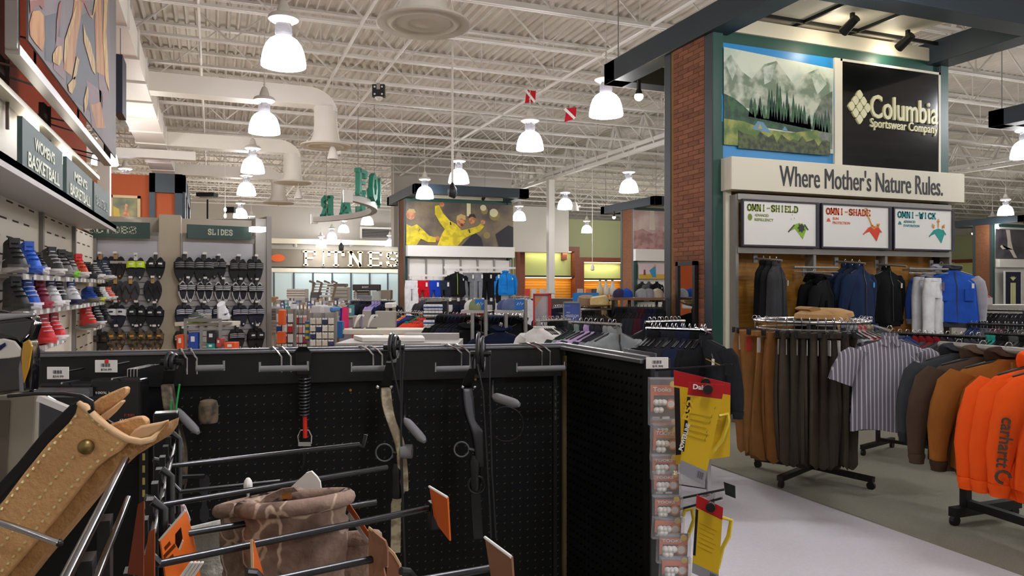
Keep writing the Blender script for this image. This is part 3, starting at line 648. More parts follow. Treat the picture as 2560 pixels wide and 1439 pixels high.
for a, c, y, lb in ((1985, 2095, 668, 'short grey hang bar above the black hooded jackets'), (2272, 2370, 672, 'short grey hang bar above the white snow trousers')):
    A, B = at_y(a, y, GY - .28), at_y(c, y, GY - .28); b = MB(); b.tube([A, (B.x, B.y, A.z)], .014, 8); b.tube([(A.x, A.y, A.z - .05), (B.x, B.y, A.z - .05)], .006, 6); m_ = (A + B) / 2; b.tube([(m_.x, m_.y, A.z), (m_.x, GY + .1, A.z)], .012, 6); tag(build('hang_bar', b, M_steel, smooth=True), lb, 'rail')
# ================================================================ OTHER PAVILIONS
m_whl = mat('bright white laminate', '#e6e3dc', .4)
pv2 = (5.9, 24.55); pavilion(*pv2, 'middle pavilion with yellow players poster and white shelving wall', False, m_whl)
pv3 = (14.55, 24.55); pavilion(*pv3, 'pavilion with pink poster, half hidden by the near brick pillar', False, m_whl)
q5 = at_t(2385, 560, 22.5)
pv5 = (18.2, 12.9)
pavilion(33.6, 24.55, 'far right pavilion with black and white athlete poster', False, m_whl)
pavilion(13.35, 7.3, 'pavilion whose dark canopy corner enters at the right edge', False, m_whl)
# --- poster of players in yellow
def poster(name, lb, x0, y, z0, x1, z1, base):
    t = thing(name, lb, 'poster', (x0, y, z0)); b = MB(); b.box(0, 0, 0, x1 - x0, .02, z1 - z0); build('board', b, base, t); return t
y2 = pv2[1] - .03; A = at_y(1015, 500, y2); B = at_y(1283, 612, y2)
W, H = B.x - A.x, at_y(1015, 502, y2).z - at_y(1015, 612, y2).z; z0 = at_y(1015, 612, y2).z
t = poster('sports_poster', 'poster of cheering players in yellow shirts on the middle pavilion', A.x, y2, z0, B.x, z0 + H, mat('poster dusk', '#4e4440', .5, col2='#7a6a50', sc=.9, nz=.1))
def S(pts): return [(W * (u - 1015) / 268, H * (612 - v) / 110) for u, v in pts]
def disc(u, v, r, sx=1): return [(W * (u - 1015 + r * sx * math.cos(q * math.pi / 7)) / 268, H * (612 - v + r * math.sin(q * math.pi / 7)) / 110) for q in range(14)]
YEL = mat('print yellow shirt', '#d9c61e', .5, col2='#b8a410', sc=5, nz=.1); SKN = mat('print skin', '#c98a5e', .5, col2='#a4643e', sc=9, nz=.1)
flat([(prn('#8f7f4a'), [disc(1208, 520, 9), disc(1234, 530, 14), disc(1180, 540, 8), disc(1214, 583, 9)]), (prn('#d8cfa8'), [disc(1205, 512, 8), disc(1232, 524, 11), S([(1163, 502), (1173, 502), (1173, 535), (1163, 535)])]),
      (prn('#2c2a30'), [S([(1183, 575), (1200, 590), (1205, 612), (1150, 612)]), S([(1236, 580), (1270, 555), (1283, 560), (1283, 612), (1245, 612)])]),
      (SKN, [disc(1026, 536, 13, .85), disc(1101, 508, 6), disc(1148, 550, 13, .8), disc(1204, 549, 6), disc(1090, 594, 6), disc(1176, 545, 10, .8)]),
      (prn('#b9a066'), [S([(1137, 548), (1138, 536), (1148, 530), (1160, 534), (1160, 546), (1150, 541)]), S([(1016, 530), (1022, 522), (1034, 522), (1038, 531)])]), (prn('#3a2c24'), [S([(1166, 540), (1170, 530), (1182, 529), (1187, 540), (1176, 536)])]),
      (YEL, [S([(1084, 512), (1094, 510), (1104, 530), (1120, 548), (1135, 556), (1150, 572), (1166, 568), (1190, 560), (1198, 552), (1207, 560), (1196, 574), (1170, 585), (1155, 594), (1140, 612), (1090, 612), (1100, 585), (1108, 570), (1096, 555), (1084, 532)]),
             S([(1015, 560), (1028, 566), (1040, 560), (1052, 570), (1070, 588), (1086, 592), (1086, 604), (1066, 604), (1050, 596), (1040, 612), (1015, 612)])]),
      (prn('#3a3420'), [S([(1120, 552), (1123, 551), (1125, 558), (1121, 560)]), S([(1166, 570), (1169, 568), (1172, 578), (1169, 579)]), S([(1046, 572), (1049, 571), (1043, 580)])]),
      (prn('#7a2a20'), [disc(1150, 558, 3.5)])], None, t, -.002, dy=.004)
# white header, shelf wall and clothes of the middle pavilion
A = at_y(1016, 645, y2 - .1); B = at_y(1283, 645, y2 - .1); zt = at_y(1016, 613, y2 - .1).z
b = MB(); b.box(A.x, y2 - .25, at_y(1016, 641, y2).z, B.x, y2 + .02, zt); tag(build('header_box', b, m_whl), 'plain white header box under the yellow players poster', 'sign')
t = thing('wall_rack', 'white panelled clothes wall with grey uprights under yellow players poster', 'rack', (A.x, y2, 0)); W2 = B.x - A.x
for i in range(7): b = MB(); u = .08 + (W2 - .16) * i / 6; b.box(u - .03, -.06, .1, u + .03, 0, at_y(1016, 644, y2).z - .02); build('upright', b, M_steel, t)
for i in range(6): b = MB(); u = .11 + (W2 - .16) * i / 6; b.box(u, -.02, .2, u + (W2 - .16) / 6 - .06, -.0, at_y(1016, 648, y2).z); build('panel', b, m_whl, t)
for a, c, y in ((1022, 1118, 688), (1110, 1288, 668)):
    A1, B1 = at_y(a, y, y2 - .35), at_y(c, y, y2 - .35); b = MB(); b.box(A1.x - t.location.x, -.38, A1.z - .04, B1.x - t.location.x, -.32, A1.z + .03); build('hang_rail', b, m_whl, t)
    b = MB(); b.box(A1.x - t.location.x + .1, -.35, A1.z - .28, B1.x - t.location.x - .2, -.02, A1.z - .12); build('sign_strip', b, m_whl, t)
SH = lambda col, tr=None: cl(col, tr)
G2 = 'clothes on the middle pavilion wall'
for px, py, k, ms, nm, what, ct, s in ((1029, 694, K_pants, SH('#e6e6e8'), 'track_trousers', 'white track trousers at the left end of the middle pavilion wall', 'trousers', 1.0), (1055, 694, K_short, SH('#c01822'), 'sports_shorts', 'red sports shorts on the middle pavilion wall', 'shorts', 1.1),
    (1083, 694, K_short, SH('#1c3fae'), 'sports_shorts', 'royal blue sports shorts on the middle pavilion wall', 'shorts', 1.1), (1109, 694, K_short, SH('#2a2e3c'), 'sports_shorts', 'dark navy sports shorts on the middle pavilion wall', 'shorts', 1.1),
    (1142, 676, K_jack, cl('#17181c', zp='#b6d23a'), 'track_jacket', 'black track jacket with neon zip on the middle pavilion wall', 'jacket', 1.0), (1172, 676, K_pants, SH('#74777c'), 'sweat_pants', 'wider grey sweat pants on the middle pavilion wall', 'trousers', 1.02),
    (1195, 676, K_pants, SH('#808389'), 'sweat_pants', 'narrower paler grey sweat pants on the middle pavilion wall', 'trousers', 1.0), (1217, 676, K_pants, SH('#151518'), 'sweat_pants', 'black track trousers next to the grey pair', 'trousers', 1.0), (1237, 676, K_pants, SH('#1b1b20'), 'sweat_pants', 'black track trousers next to the bright blue jacket', 'trousers', .98),
    (1264, 676, K_jackh, cl('#1d7fd0'), 'rain_jacket', 'bright blue jacket at the right end of the middle pavilion wall', 'jacket', .95), (1150, 745, K_pants, SH('#202026'), 'sweat_pants', 'black trousers hung low under the neon zip jacket', 'trousers', .7),
    (1032, 745, K_short, SH('#dddde0'), 'sports_shorts', 'white shorts hung low under the white trousers', 'shorts', 1), (1058, 745, K_short, SH('#b01620'), 'sports_shorts', 'red shorts hung low under the upper red shorts', 'shorts', 1)):
    p = at_y(px, py, y2 - .36); k.place(nm, what, ct, p, rnd.uniform(-.1, .1), ms, G2, s * 1.12)
# --- third pavilion: pink poster, white header, small picture
y3 = pv3[1] - .03; A = at_y(1584, 525, y3); B = at_y(1690, 525, y3); z0 = at_y(1584, 622, y3).z; z1 = at_y(1584, 525, y3).z
t = poster('pink_poster', 'faded pink city poster on the pavilion behind the brick pillar', A.x, y3, z0, B.x, z1, mat('poster pink', '#b89a94', .5, col2='#d9c4ba', sc=1.1, nz=.1)); W, H = B.x - A.x, z1 - z0
flat([(mat('poster crowd', '#9a6f6c', .5, col2='#b88f88', sc=4, nz=.1), [[(0, 0), (W, 0), (W, .5 * H), (.8 * W, .42 * H), (.6 * W, .5 * H), (.45 * W, .40 * H), (.2 * W, .52 * H), (0, .45 * H)]]), (prn('#dccbbd'), [[(.36 * W, .5 * H), (.5 * W, .5 * H), (.48 * W, H), (.38 * W, H)]])], None, t, 0, dy=.003)
b = MB(); b.box(A.x, y3 - .15, at_y(1584, 652, y3).z, B.x, y3 + .02, z0 - .01); tag(build('header_box', b, m_whl), 'plain white header box under the pink poster', 'sign')
p = at_y(1598, 697, y3 - .1); q = at_y(1690, 660, y3 - .1)
t = poster('beach_picture', 'small picture of figures on a yellow beach below the pink poster', p.x, y3 - .08, p.z, q.x, q.z, prn('#d9c4c6')); W, H = q.x - p.x, q.z - p.z
flat([(prn('#d0a640'), [[(0, 0), (W, 0), (W, .32 * H), (0, .3 * H)]]), (prn('#3a8fb4'), [[(.36 * W, .1 * H), (.46 * W, .1 * H), (.45 * W, .8 * H), (.4 * W, .8 * H), (.28 * W, .55 * H)]]), (prn('#8a3a3a'), [[(.12 * W, .25 * H), (.18 * W, .25 * H), (.17 * W, .6 * H), (.13 * W, .6 * H)]]), (prn('#d9a06a'), [[(.40 * W, .8 * H), (.46 * W, .8 * H), (.45 * W, .95 * H), (.41 * W, .95 * H)]])], None, t, 0, dy=.003)
for px, what in ((1605, 'charcoal jacket'), (1622, 'mid grey jacket'), (1642, 'black jacket')):
    p = at_y(px, 702, y3 - .4); K_jack.place('hung_jacket', what + ' hung below the beach picture', 'jacket', p, .3, cl({'c': '#2d2d30', 'm': '#55565a', 'b': '#18181a'}[what[0]]), 'jackets below the beach picture')
# --- far right pavilion: athlete poster, white shelf, blue-black column sign
y5 = 24.52; A = at_y(2490, 560, y5); B = at_y(2590, 560, y5); z0 = at_y(2490, 645, y5).z; z1 = at_y(2490, 572, y5).z
t = poster('athlete_poster', 'black and white poster of a leaping athlete at the far right', A.x, y5, z0, B.x, z1, mat('poster grey', '#4d474e', .5, col2='#332e36', sc=1.4, nz=.1)); W, H = B.x - A.x, z1 - z0
flat([(prn('#cfc6b8'), [[(.24 * W, .98 * H), (.34 * W, .98 * H), (.37 * W, .6 * H), (.42 * W, .3 * H), (.52 * W, .02 * H), (.44 * W, .02 * H), (.33 * W, .28 * H), (.2 * W, .36 * H), (.14 * W, .46 * H), (.1 * W, .4 * H), (.16 * W, .3 * H), (.28 * W, .34 * H), (.28 * W, .6 * H)]])], None, t, 0, dy=.003)
b = MB(); b.box(A.x - .02, y5 - .2, at_y(2490, 668, y5).z, B.x, y5, at_y(2490, 648, y5).z); tag(build('header_box', b, m_whl), 'plain white header box under the athlete poster', 'sign')
p = at_y(2513, 760, y5 - .25); q = at_y(2552, 680, y5 - .25)
t = thing('column_sign', 'navy lightbox sign with pale striped column and leaf emblem', 'sign', (p.x, y5 - .25, p.z)); W, H = q.x - p.x, q.z - p.z
b = MB(); b.box(0, 0, 0, W, .05, H); build('panel', b, prn('#191c38'), t)
for (a, c, d, e) in ((-.05, 0, 0, H + .05), (W, 0, W + .05, H + .05), (0, H, W, H + .05)): b = MB(); b.box(a, -.02, c, d, .05, e); build('frame', b, m_whl, t)
b = MB()
for i in range(3): b.box(W * (.34 + i * .115), -.008, 0, W * (.43 + i * .115), 0, H * .66)
build('stripes', b, prn('#dfe2a0'), t)
b = MB()
for a in (-.9, -.45, 0, .45, .9): c = V((W * .5 + W * .17 * math.sin(a), H * .78 + H * .05 * math.cos(a))); b.plate([(W * .5, H * .72), (c.x - .04, c.y), (W * .5 + W * .26 * math.sin(a), H * .78 + H * .10 * math.cos(a)), (c.x + .04, c.y)], -.004)
build('emblem', b, prn('#dfe2a0'), t)
for (px, py, lb) in ((2378, 580, 'purple-white spotlight under the far right canopy corner'), (2432, 583, 'second small spotlight beside the far right brick post')): p = at_t(px, py, 38); spot(p, lb)
p = at_t(1535, 542, 27.2); spot(p, 'small warm spotlight under the canopy corner of the pink poster pavilion')
# ================================================================ BACK OF THE STORE
m_band = mat('olive grey sign band', '#766e5e', .7); m_aqua = mat('pale aqua panel', '#bcd0cf', .5); m_creaml = mat('cream sign letters', '#efe6c6', .4)
yb = 43.7
def bx(px, y=yb): return at_y(px, 640, y).x
def bz(px, py, y=yb): return at_y(px, py, y).z
t = thing('department_sign', 'olive sign band with cream FITNESS letters on the back wall', 'sign', (bx(640), yb, 0))
x0 = bx(640); z0, z1 = bz(800, 668), bz(800, 624)
b = MB(); b.box(0, 0, z0, bx(1045) - x0, .12, z1); build('band', b, m_band, t)
for i, ch in enumerate('FITNESS'):
    a, c = [(755, 791), (799, 817), (818, 861), (868, 908), (918, 957), (962, 1000), (1005, 1040)][i]
    hw = .09 if ch != 'I' else .2
    o = slab('letter', ch, bx(c) - bx(a), (z1 - z0) * .84, m_creaml, t, ((bx(a) + bx(c)) / 2 - x0, 0, (z0 + z1) / 2), depth=.08, hw=.085 if ch != 'I' else .12)
b = MB(); cx, cz, rx, rz = (bx(677) + bx(712)) / 2 - x0, bz(694, 645), (bx(712) - bx(677)) / 2, (bz(694, 636) - bz(694, 655)) / 2
b.prism([(cx + rx * math.cos(q * math.pi / 12), cz + rz * math.sin(q * math.pi / 12)) for q in range(24)], -.06, 0); build('emblem', b, prn('#d8602a'), t)
text('lettering', 'GOLF', rx * .9, rz * .5, prn('#eac9a0'), t, (cx, -.061, cz)) if False else None
b = MB(); b.box(bx(640), yb - .6, bz(800, 612), bx(1045), yb + .25, bz(800, 600)); struct('trim_1', b, m_cream)
t = thing('panel_wall', 'pale aqua wall panels with dark dividers under the FITNESS band', 'panel', (x0, yb + .1, 0))
dv = [640, 685, 735, 783, 831, 878, 925, 970, 1020]
for a, c in zip(dv, dv[1:]): b = MB(); b.box(bx(a) - x0 + .04, 0, .2, bx(c) - x0 - .04, .06, bz(800, 672)); build('panel', b, m_aqua, t)
for a in dv[1:-1]: b = MB(); b.box(bx(a) - x0 - .04, -.06, .2, bx(a) - x0 + .04, .06, bz(800, 682)); build('divider', b, mat('slate divider', '#3f4a50', .5), t)
b = MB(); b.box(0, -.05, bz(800, 681), bx(1020) - x0, .08, bz(800, 671)); build('top_rail', b, m_cream, t)
t = thing('air_grille', 'dark louvred air return grille high on the back wall', 'vent', (bx(905), yb + .1, bz(945, 593)))
gw, gh = bx(985) - bx(905), bz(945, 573) - bz(945, 593); b = MB(); b.box(0, 0, 0, gw, .1, gh); build('backing', b, M_black, t)
for i in range(5): b = MB(); b.bar((.05, -.05, gh * (i + .6) / 5.4), (gw - .05, -.05, gh * (i + .6) / 5.4), .08, .03); build('louvre', b, M_steel, t)
b = MB(); b.box(-.1, -.12, gh, gw + .1, .1, gh + .12); b.box(-.1, -.12, -.1, 0, .1, gh); build('frame', b, M_white, t)
for px, lb in ((738, 'left small flood lamp over the FITNESS band'), (880, 'right small flood lamp over the FITNESS band')):
    p = at_y(px, 612, yb - .4); t = thing('flood_lamp', lb, 'lamp', p); b = MB(); b.tube([(0, 0, .12), (0, .15, -.05)], [.08, .13], 10); build('can', b, M_grey, t); b = MB(); b.box(-.03, .0, .08, .03, .6, .14); build('arm', b, M_grey, t)
# green back wall with lit wooden bays
m_green = mat('sage green wall paint', '#a9ad84', .8, nz=.03); m_lime = mat('pale lime panel', '#c9cf84', .6); m_redwood = mat('red brown wood', '#7a3a22', .5, nz=.2, sc=3, stretch=(1, 1, 6)); m_amber = mat('amber slat wood', '#d98f1e', .5, nz=.15, sc=6, stretch=(.3, 1, 14))
yg = 38.4
b = MB(); b.box(at_y(1285, 600, yg).x, yg, 0, 46, yg + .2, 5.4); struct('wall_green', b, m_green)
def bay(px0, px1, pyt, lb, y=yg, shelf=690):
    x0, x1 = at_y(px0, 600, y).x, at_y(px1, 600, y).x; zt = at_y((px0 + px1) / 2, pyt, y).z; zs = at_y((px0 + px1) / 2, shelf, y).z; W = x1 - x0
    t = thing('wall_bay', lb, 'cabinet', (x0, y - .6, 0)); d = .6
    for a in (0, W - .28): b = MB(); b.box(a, 0, 0, a + .28, d, zt); build('side_post', b, m_redwood, t)
    b = MB(); b.box(.28, 0, zt - .26, W - .28, d, zt); build('header', b, m_redwood, t)
    b = MB(); b.box(.28, d - .06, zs, W - .28, d - .02, zt - .26); build('lime_panel', b, m_lime, t)
    b = MB(); b.box(.28, .1, zs - .08, W - .28, d - .02, zs + .02); build('shelf', b, mat('dark brown shelf', '#33281f', .5), t)
    n = 12
    for i in range(n): b = MB(); zz = .3 + (zs - .4) * i / n; b.box(.28, d - .05, zz, W - .28, d - .02, zz + (zs - .4) / n - .015); build('slat', b, m_amber, t)
    for zz, c, e in ((zt - .3, (1, 1, .75), 16), (zs - .12, (1, .72, .3), 10)):
        b = MB(); b.box(.4, .2, zz, W - .4, .26, zz + .04); build('light_strip', b, mat('lit strip' + str(c[2]), '#ffe9b0', .3, es=5), t)
        l = bpy.data.lights.new('strip', 'AREA'); l.shape = 'RECTANGLE'; l.size = W - .8; l.size_y = .05; l.energy = e; l.color = c
        o = bpy.data.objects.new('strip', l); COL.objects.link(o); o.location = (x0 + W / 2, y - .38, zz - .01)
    return t
bay(1290, 1437, 617, 'wooden wall bay with lime panel behind the white column'); bay(1437, 1560, 645, 'lower wooden wall bay with lime panel right of the white column', shelf=697)
b = MB(); px_ = at_y(1420, 590, yg - .7); b.box(px_.x - .13, yg - .3, px_.z - 1.3, px_.x + .13, yg, px_.z + .55); tag(build('wooden_post', b, m_redwood), 'red brown wooden post rising above the tall wall bay', 'post')
# green right wall seen past the near pavilion
xg = 45.9
b = MB(); b.box(xg - .1, 20, 0, xg, yg, 5.0); struct('wall_green', b, m_green)
P0 = at_x(2382, 600, xg - .1); P1 = at_x(2444, 600, xg - .1)
t = thing('wall_bay', 'bright lime wall bay between near pavilion and far brick post', 'cabinet', (xg - .3, P1.y, 0))
zt, zs = at_x(2415, 653, xg - .3).z, at_x(2415, 700, xg - .3).z
b = MB(); b.box(0, 0, zs, .1, P0.y - P1.y, zt - .1); build('lime_panel', b, m_lime, t); b = MB(); b.box(-.2, 0, zt - .1, .12, P0.y - P1.y, zt + .12); build('header', b, m_redwood, t); b = MB(); b.box(-.2, 0, .0, .12, P0.y - P1.y, zs); build('slat_base', b, m_amber, t)
# bare lights added to brighten the rear; no lamp fixtures here
LAMP_W = 115
for X, Y in ((.9, 33), (.9, 38), (8, 40), (-4, 30), (-4, 38), (14, 33), (20, 30), (20, 35), (28, 30), (35, 33), (40, 26), (41, 18), (-4, 24)): lamp_light((X, Y, LZ))
# ================================================================ ORANGE TOWER beyond the shoe wall
m_orl = mat('bright orange wall paint', '#a94c1c', .7)
t = thing('orange_tower', 'orange wall block with dark slate pilasters beyond the shoe wall', 'wall block', (-5, 22, 0))
b = MB(); b.box(0, 0, 0, 4.27, 5, 4.5); build('block', b, m_orl, t)
xs = lambda px: at_y(px, 500, 21.9).x + 5
for a, c in ((373, 388), (437, 456)): b = MB(); b.box(xs(a), -.12, 0, xs(c), .02, 4.55); build('pilaster', b, M_dteal, t)
b = MB(); b.box(xs(373), -.12, 4.05, xs(456), .02, 4.55); build('lintel', b, M_dteal, t)
for a, c in ((0.0, .5), (1.6, 2.1), (4.5, 5)): b = MB(); b.box(4.26, a, 0, 4.34, c, 4.55); build('side_pilaster', b, M_dteal, t)
b = MB(); b.box(4.26, 0, 4.1, 4.34, 5, 4.55); build('side_lintel', b, M_dteal, t)
A, B = at_y(274, 556, 21.85), at_y(351, 490, 21.85)
t = thing('framed_picture', 'gold framed picture of a swimmer in the water on the orange wall', 'picture', (A.x, 21.9, A.z)); W, H = B.x - A.x, B.z - A.z
b = MB(); b.box(.06, -.03, .06, W - .06, .05, H - .06); build('canvas', b, mat('picture dusk water', '#8f8a4e', .5, col2='#4e5440', sc=1.3, nz=.1), t)
flat([(SKN, [[(W * .42, .1), (W * .66, .1), (W * .62, H * .42), (W * .57, H * .5), (W * .58, H * .66), (W * .52, H * .7), (W * .48, H * .62), (W * .49, H * .48), (W * .44, H * .38)]]), (prn('#b8a040'), [[(.08, .1), (W * .35, .1), (W * .3, H * .5), (.08, H * .6)]])], None, t, -.03, dy=.006)
for (a, c, d, e) in ((0, 0, .07, H), (W - .07, 0, W, H), (0, 0, W, .07), (0, H - .07, W, H)): b = MB(); b.box(a, -.06, c, d, .05, e); build('frame', b, mat('gold frame', '#b08f58', .4), t)
b = MB(); p = at_y(262, 480, 17); b.box(p.x - .12, 16.9, 0, p.x + .1, 17.12, ZD); struct('column', b, M_white)
b = MB(); p = at_y(340, 436, 25.5); b.box(-5, 21.6, 4.9, -.4, 21.9, 5.12); tag(build('soffit_beam', b, M_white), 'white beam across the end of the long cream duct', 'beam')
# ================================================================ SHOE WALL
m_slot = mat('cream slot panel', '#dcd3c0', .55); m_dark = mat('slot shadow gap', '#3a342e', .9)
SX = -1.25; YC = 9.8
t = thing('shoe_wall', 'cream slotted shoe wall with grey shelves on the left', 'shelving', (SX, 3.6, 0))
ups = [3.9, 5.38, 6.86, 8.35, 9.78]
for a, c in zip(ups, ups[1:]):
    b = MB(); b.box(SX - .03, a + .03, .1, SX, c - .03, 2.14); pn = build('slot_panel', b, m_slot, t, world=True)
    b = MB(); rw = 0; z = .7
    while z < 2.12:
        y = a + .12 + (.165 if rw % 2 else 0)
        while y + .17 < c - .05: b.box(SX - .001, y, z, SX + .0015, y + .17, z + .012); y += .33
        z += .118; rw += 1
    tag(build('slots', b, m_dark, pn, world=True), kind='stuff')
for y in ups: b = MB(); b.box(SX - .03, y - .03, 0, SX + .03, y + .03, 2.14); build('upright', b, M_steel, t, world=True)
def shelf(y0, y1, z):
    b = MB(); b.box(SX, y0, z - .022, SX + .17, y1, z); s_ = build('shelf', b, M_grey, t, world=True)
    b = MB(); b.box(SX + .17, y0, z - .034, SX + .176, y1, z + .004); build('price_strip', b, M_grey, s_, world=True)
    y = y0 + .06
    while y + .09 < y1: b = MB(); b.box(SX + .176, y, z - .03, SX + .179, y + .085, z); build('price_ticket', b, M_card, s_, world=True); y += .215
S1, S2, S3 = 1.635, 1.405, 1.165
shelf(5.42, 6.84, S1); shelf(6.88, 8.33, S1); shelf(8.37, 9.3, S1); shelf(5.42, 6.84, S2); shelf(6.88, 8.33, S2); shelf(8.37, 9.3, S2); shelf(6.0, 6.83, S3 - .01); shelf(8.37, 9.3, S3)
b = MB(); b.box(SX - .03, 3.9, 2.14, SX + .35, 8.6, 2.178); b.box(SX + .33, 3.9, 2.11, SX + .35, 8.6, 2.178); build('sign_ledge', b, M_grey, t, world=True)
b = MB(); b.box(SX - .05, 3.9, 2.18, SX - .03, 9.78, 2.80); build('cove_back', b, mat('cove cream', '#a59d8b', .5), t, world=True)
b = MB(); b.box(SX - .08, 3.9, 2.78, SX + .06, 9.78, 2.82); build('cove_top', b, m_cream, t, world=True)
for y in (5.05, 6.5, 7.9):
    b = MB(); b.box(SX - .02, y - .08, 2.68, SX + .05, y + .08, 2.76); build('cove_light', b, mat('lit cove lamp', '#fff6e8', .3, es=14), t, world=True)
    l = bpy.data.lights.new('cove', 'POINT'); l.energy = .9; l.color = (1, .93, .8); l.shadow_soft_size = .06; o = bpy.data.objects.new('cove', l); COL.objects.link(o); o.location = (SX + .1, y, 2.62)
for y in (5.75, 7.15): b = MB(); b.box(SX - .06, y, 2.82, SX - .02, y + .16, 3.06); b.box(SX - .02, y + .15, 2.6, SX, y + .17, 3.06); build('end_bracket', b, mat('brown bracket', '#4a3630', .5), t, world=True)
m_sgn = mat('slate green sign board', '#3b504d', .6); m_sgl = mat('pale sign letters', '#c9cdb8', .5)
for y0, y1, l1, l2, lb in ((4.80, 5.99, "WOMEN'S", 'BASKETBALL', "slate sign board lettered WOMEN'S BASKETBALL, nearest of three"), (6.15, 7.38, "MEN'S", 'BASKETBALL', "slate sign board lettered MEN'S BASKETBALL, middle of three"), (7.5, 8.5, '', 'BASKETBALL', 'slate sign board with one faint line of lettering, farthest of three')):
    t2 = thing('aisle_sign', lb, 'sign', (-.955, y0, 2.18), math.pi / 2, 'basketball signs on the shoe wall ledge'); W = y1 - y0
    b = MB(); b.box(0, 0, .0, W, .025, .30); build('board', b, m_sgn, t2)
    if l1: text('lettering', l1, W * .5, .075, m_sgl, t2, (W * .5, -.001, .205), bold=.02)
    text('lettering', l2, W * .78, .085, m_sgl if l1 else mat('faint letters', '#6d7d74', .5), t2, (W * .5, -.001, .09 if l1 else .15), bold=.02)
    b = MB(); b.box(.02, .025, -.0, .06, .18, .06); b.box(W - .06, .025, 0, W - .02, .18, .06); build('clip', b, M_black, t2)
# mural in its frame
t = thing('mural_banner', 'tall grey and orange painted athlete mural in a steel frame', 'banner', (-1.0, 5.18, 3.0), math.pi / 2)
MW, MH = 4.36, 2.12
b = MB(); b.box(0, 0, 0, MW, .012, MH); build('canvas', b, mat('mural grey', '#57524f', .7, col2='#64585a', sc=1.0, nz=.1, stretch=(2.5, 1, .3)), t)
mo = mat('mural ochre', '#8f5426', .7, col2='#a0733f', sc=3, nz=.1, stretch=(3, 1, .6)); mg = mat('mural gold', '#b0925a', .7, col2='#94703c', sc=5, nz=.1, stretch=(3, 1, 1)); mr = mat('mural rust', '#7d3320', .7, col2='#6e433c', sc=2, nz=.1)
ms_ = mat('mural slate', '#3c3f44', .7, nz=.08); mp = mat('mural mauve', '#6d5456', .7, nz=.08)
def Q(pts): # picture pixels -> canvas coords
    o = []
    for px, py in pts: p = at_x(px, py, -1.0); o.append((p.y - 5.18, p.z - 3.0))
    return o
flat([(ms_, [Q([(112, 40), (150, 30), (150, 120), (128, 160), (112, 150)]), Q([(170, 60), (235, 20), (245, 200), (240, 290), (180, 250), (166, 210)])]),
      (mp, [Q([(140, 90), (165, 100), (160, 200), (132, 172)]), Q([(215, 200), (255, 230), (260, 320), (230, 320)]), Q([(238, 0), (262, 0), (268, 240), (250, 280), (242, 120)])]),
      (mo, [Q([(72, 60), (80, 28), (98, 26), (108, 40), (111, 100), (104, 128), (88, 110), (74, 90)]), Q([(185, 0), (208, 0), (198, 60), (190, 110), (186, 150), (178, 190), (158, 175), (160, 110), (168, 75), (180, 40)]), Q([(238, 0), (252, 0), (258, 120), (262, 190), (240, 180), (236, 60)]), Q([(225, 260), (232, 262), (250, 255), (262, 320), (240, 320)])]),
      (mr, [Q([(146, 10), (153, 0), (146, 70), (138, 110), (140, 50)]), Q([(72, 0), (108, 0), (106, 25), (97, 14), (84, 20), (74, 36)]), Q([(196, 0), (212, 0), (230, 44), (222, 40), (210, 10)])]),
      (mg, [Q([(168, 75), (186, 20), (190, 10), (182, 60), (172, 90), (166, 130), (160, 160), (157, 150), (160, 100)]), Q([(206, 58), (213, 84), (225, 110), (236, 155), (237, 188), (228, 175), (218, 140), (208, 105)]), Q([(190, 140), (196, 150), (190, 185), (184, 200), (180, 195)]), Q([(168, 212), (186, 190), (188, 210), (178, 235), (170, 228)]), Q([(216, 215), (220, 225), (218, 260), (210, 285), (208, 250)]), Q([(130, 135), (142, 115), (152, 115), (154, 145), (145, 165), (130, 155)]), Q([(258, 0), (268, 0), (264, 80), (268, 150), (272, 230), (262, 200), (256, 100)]), Q([(222, 40), (230, 48), (238, 20), (240, 0), (236, 0), (230, 38)])])], None, t, -.0, dy=.0012)
for a, c in ((V((0, .08, -.06)), V((MW, .08, -.06))), (V((0, .08, -.06)), V((0, .08, MH))), (V((MW, .08, -.06)), V((MW, .08, MH)))): b = MB(); b.bar(a, c, .075, .06); build('frame_bar', b, M_steel, t)
for u in (.5, 2.2, 3.9):
    for zz in (.15, 1.2): b = MB(); b.tube([(u, .1, zz - .2), (u + .25, .9, zz)], .008, 5); b2 = MB(); b2.tube([(u + .5, .1, zz - .2), (u + .25, .9, zz)], .008, 5); build('wall_stay', b, M_steel, t); build('wall_stay', b2, M_steel, t)
    b = MB(); b.tube([(u, .06, -.06), (u, .06, .4)], .008, 5); build('tie_rod', b, M_black, t)
p = at_t(301, 220, 10.6); t = thing('blade_sign', 'dark navy blade banner seen edge-on beside the mural', 'sign', (p.x, p.y, p.z - .4)); b = MB(); b.box(-.05, -.25, 0, .05, .25, .8); build('panel', b, prn('#2b2f3d'), t); b = MB(); b.tube([(0, 0, .8), (0, 0, ZD - .62 - p.z + .4 + .6)], .006, 5); build('hanging_wire', b, M_steel, t)
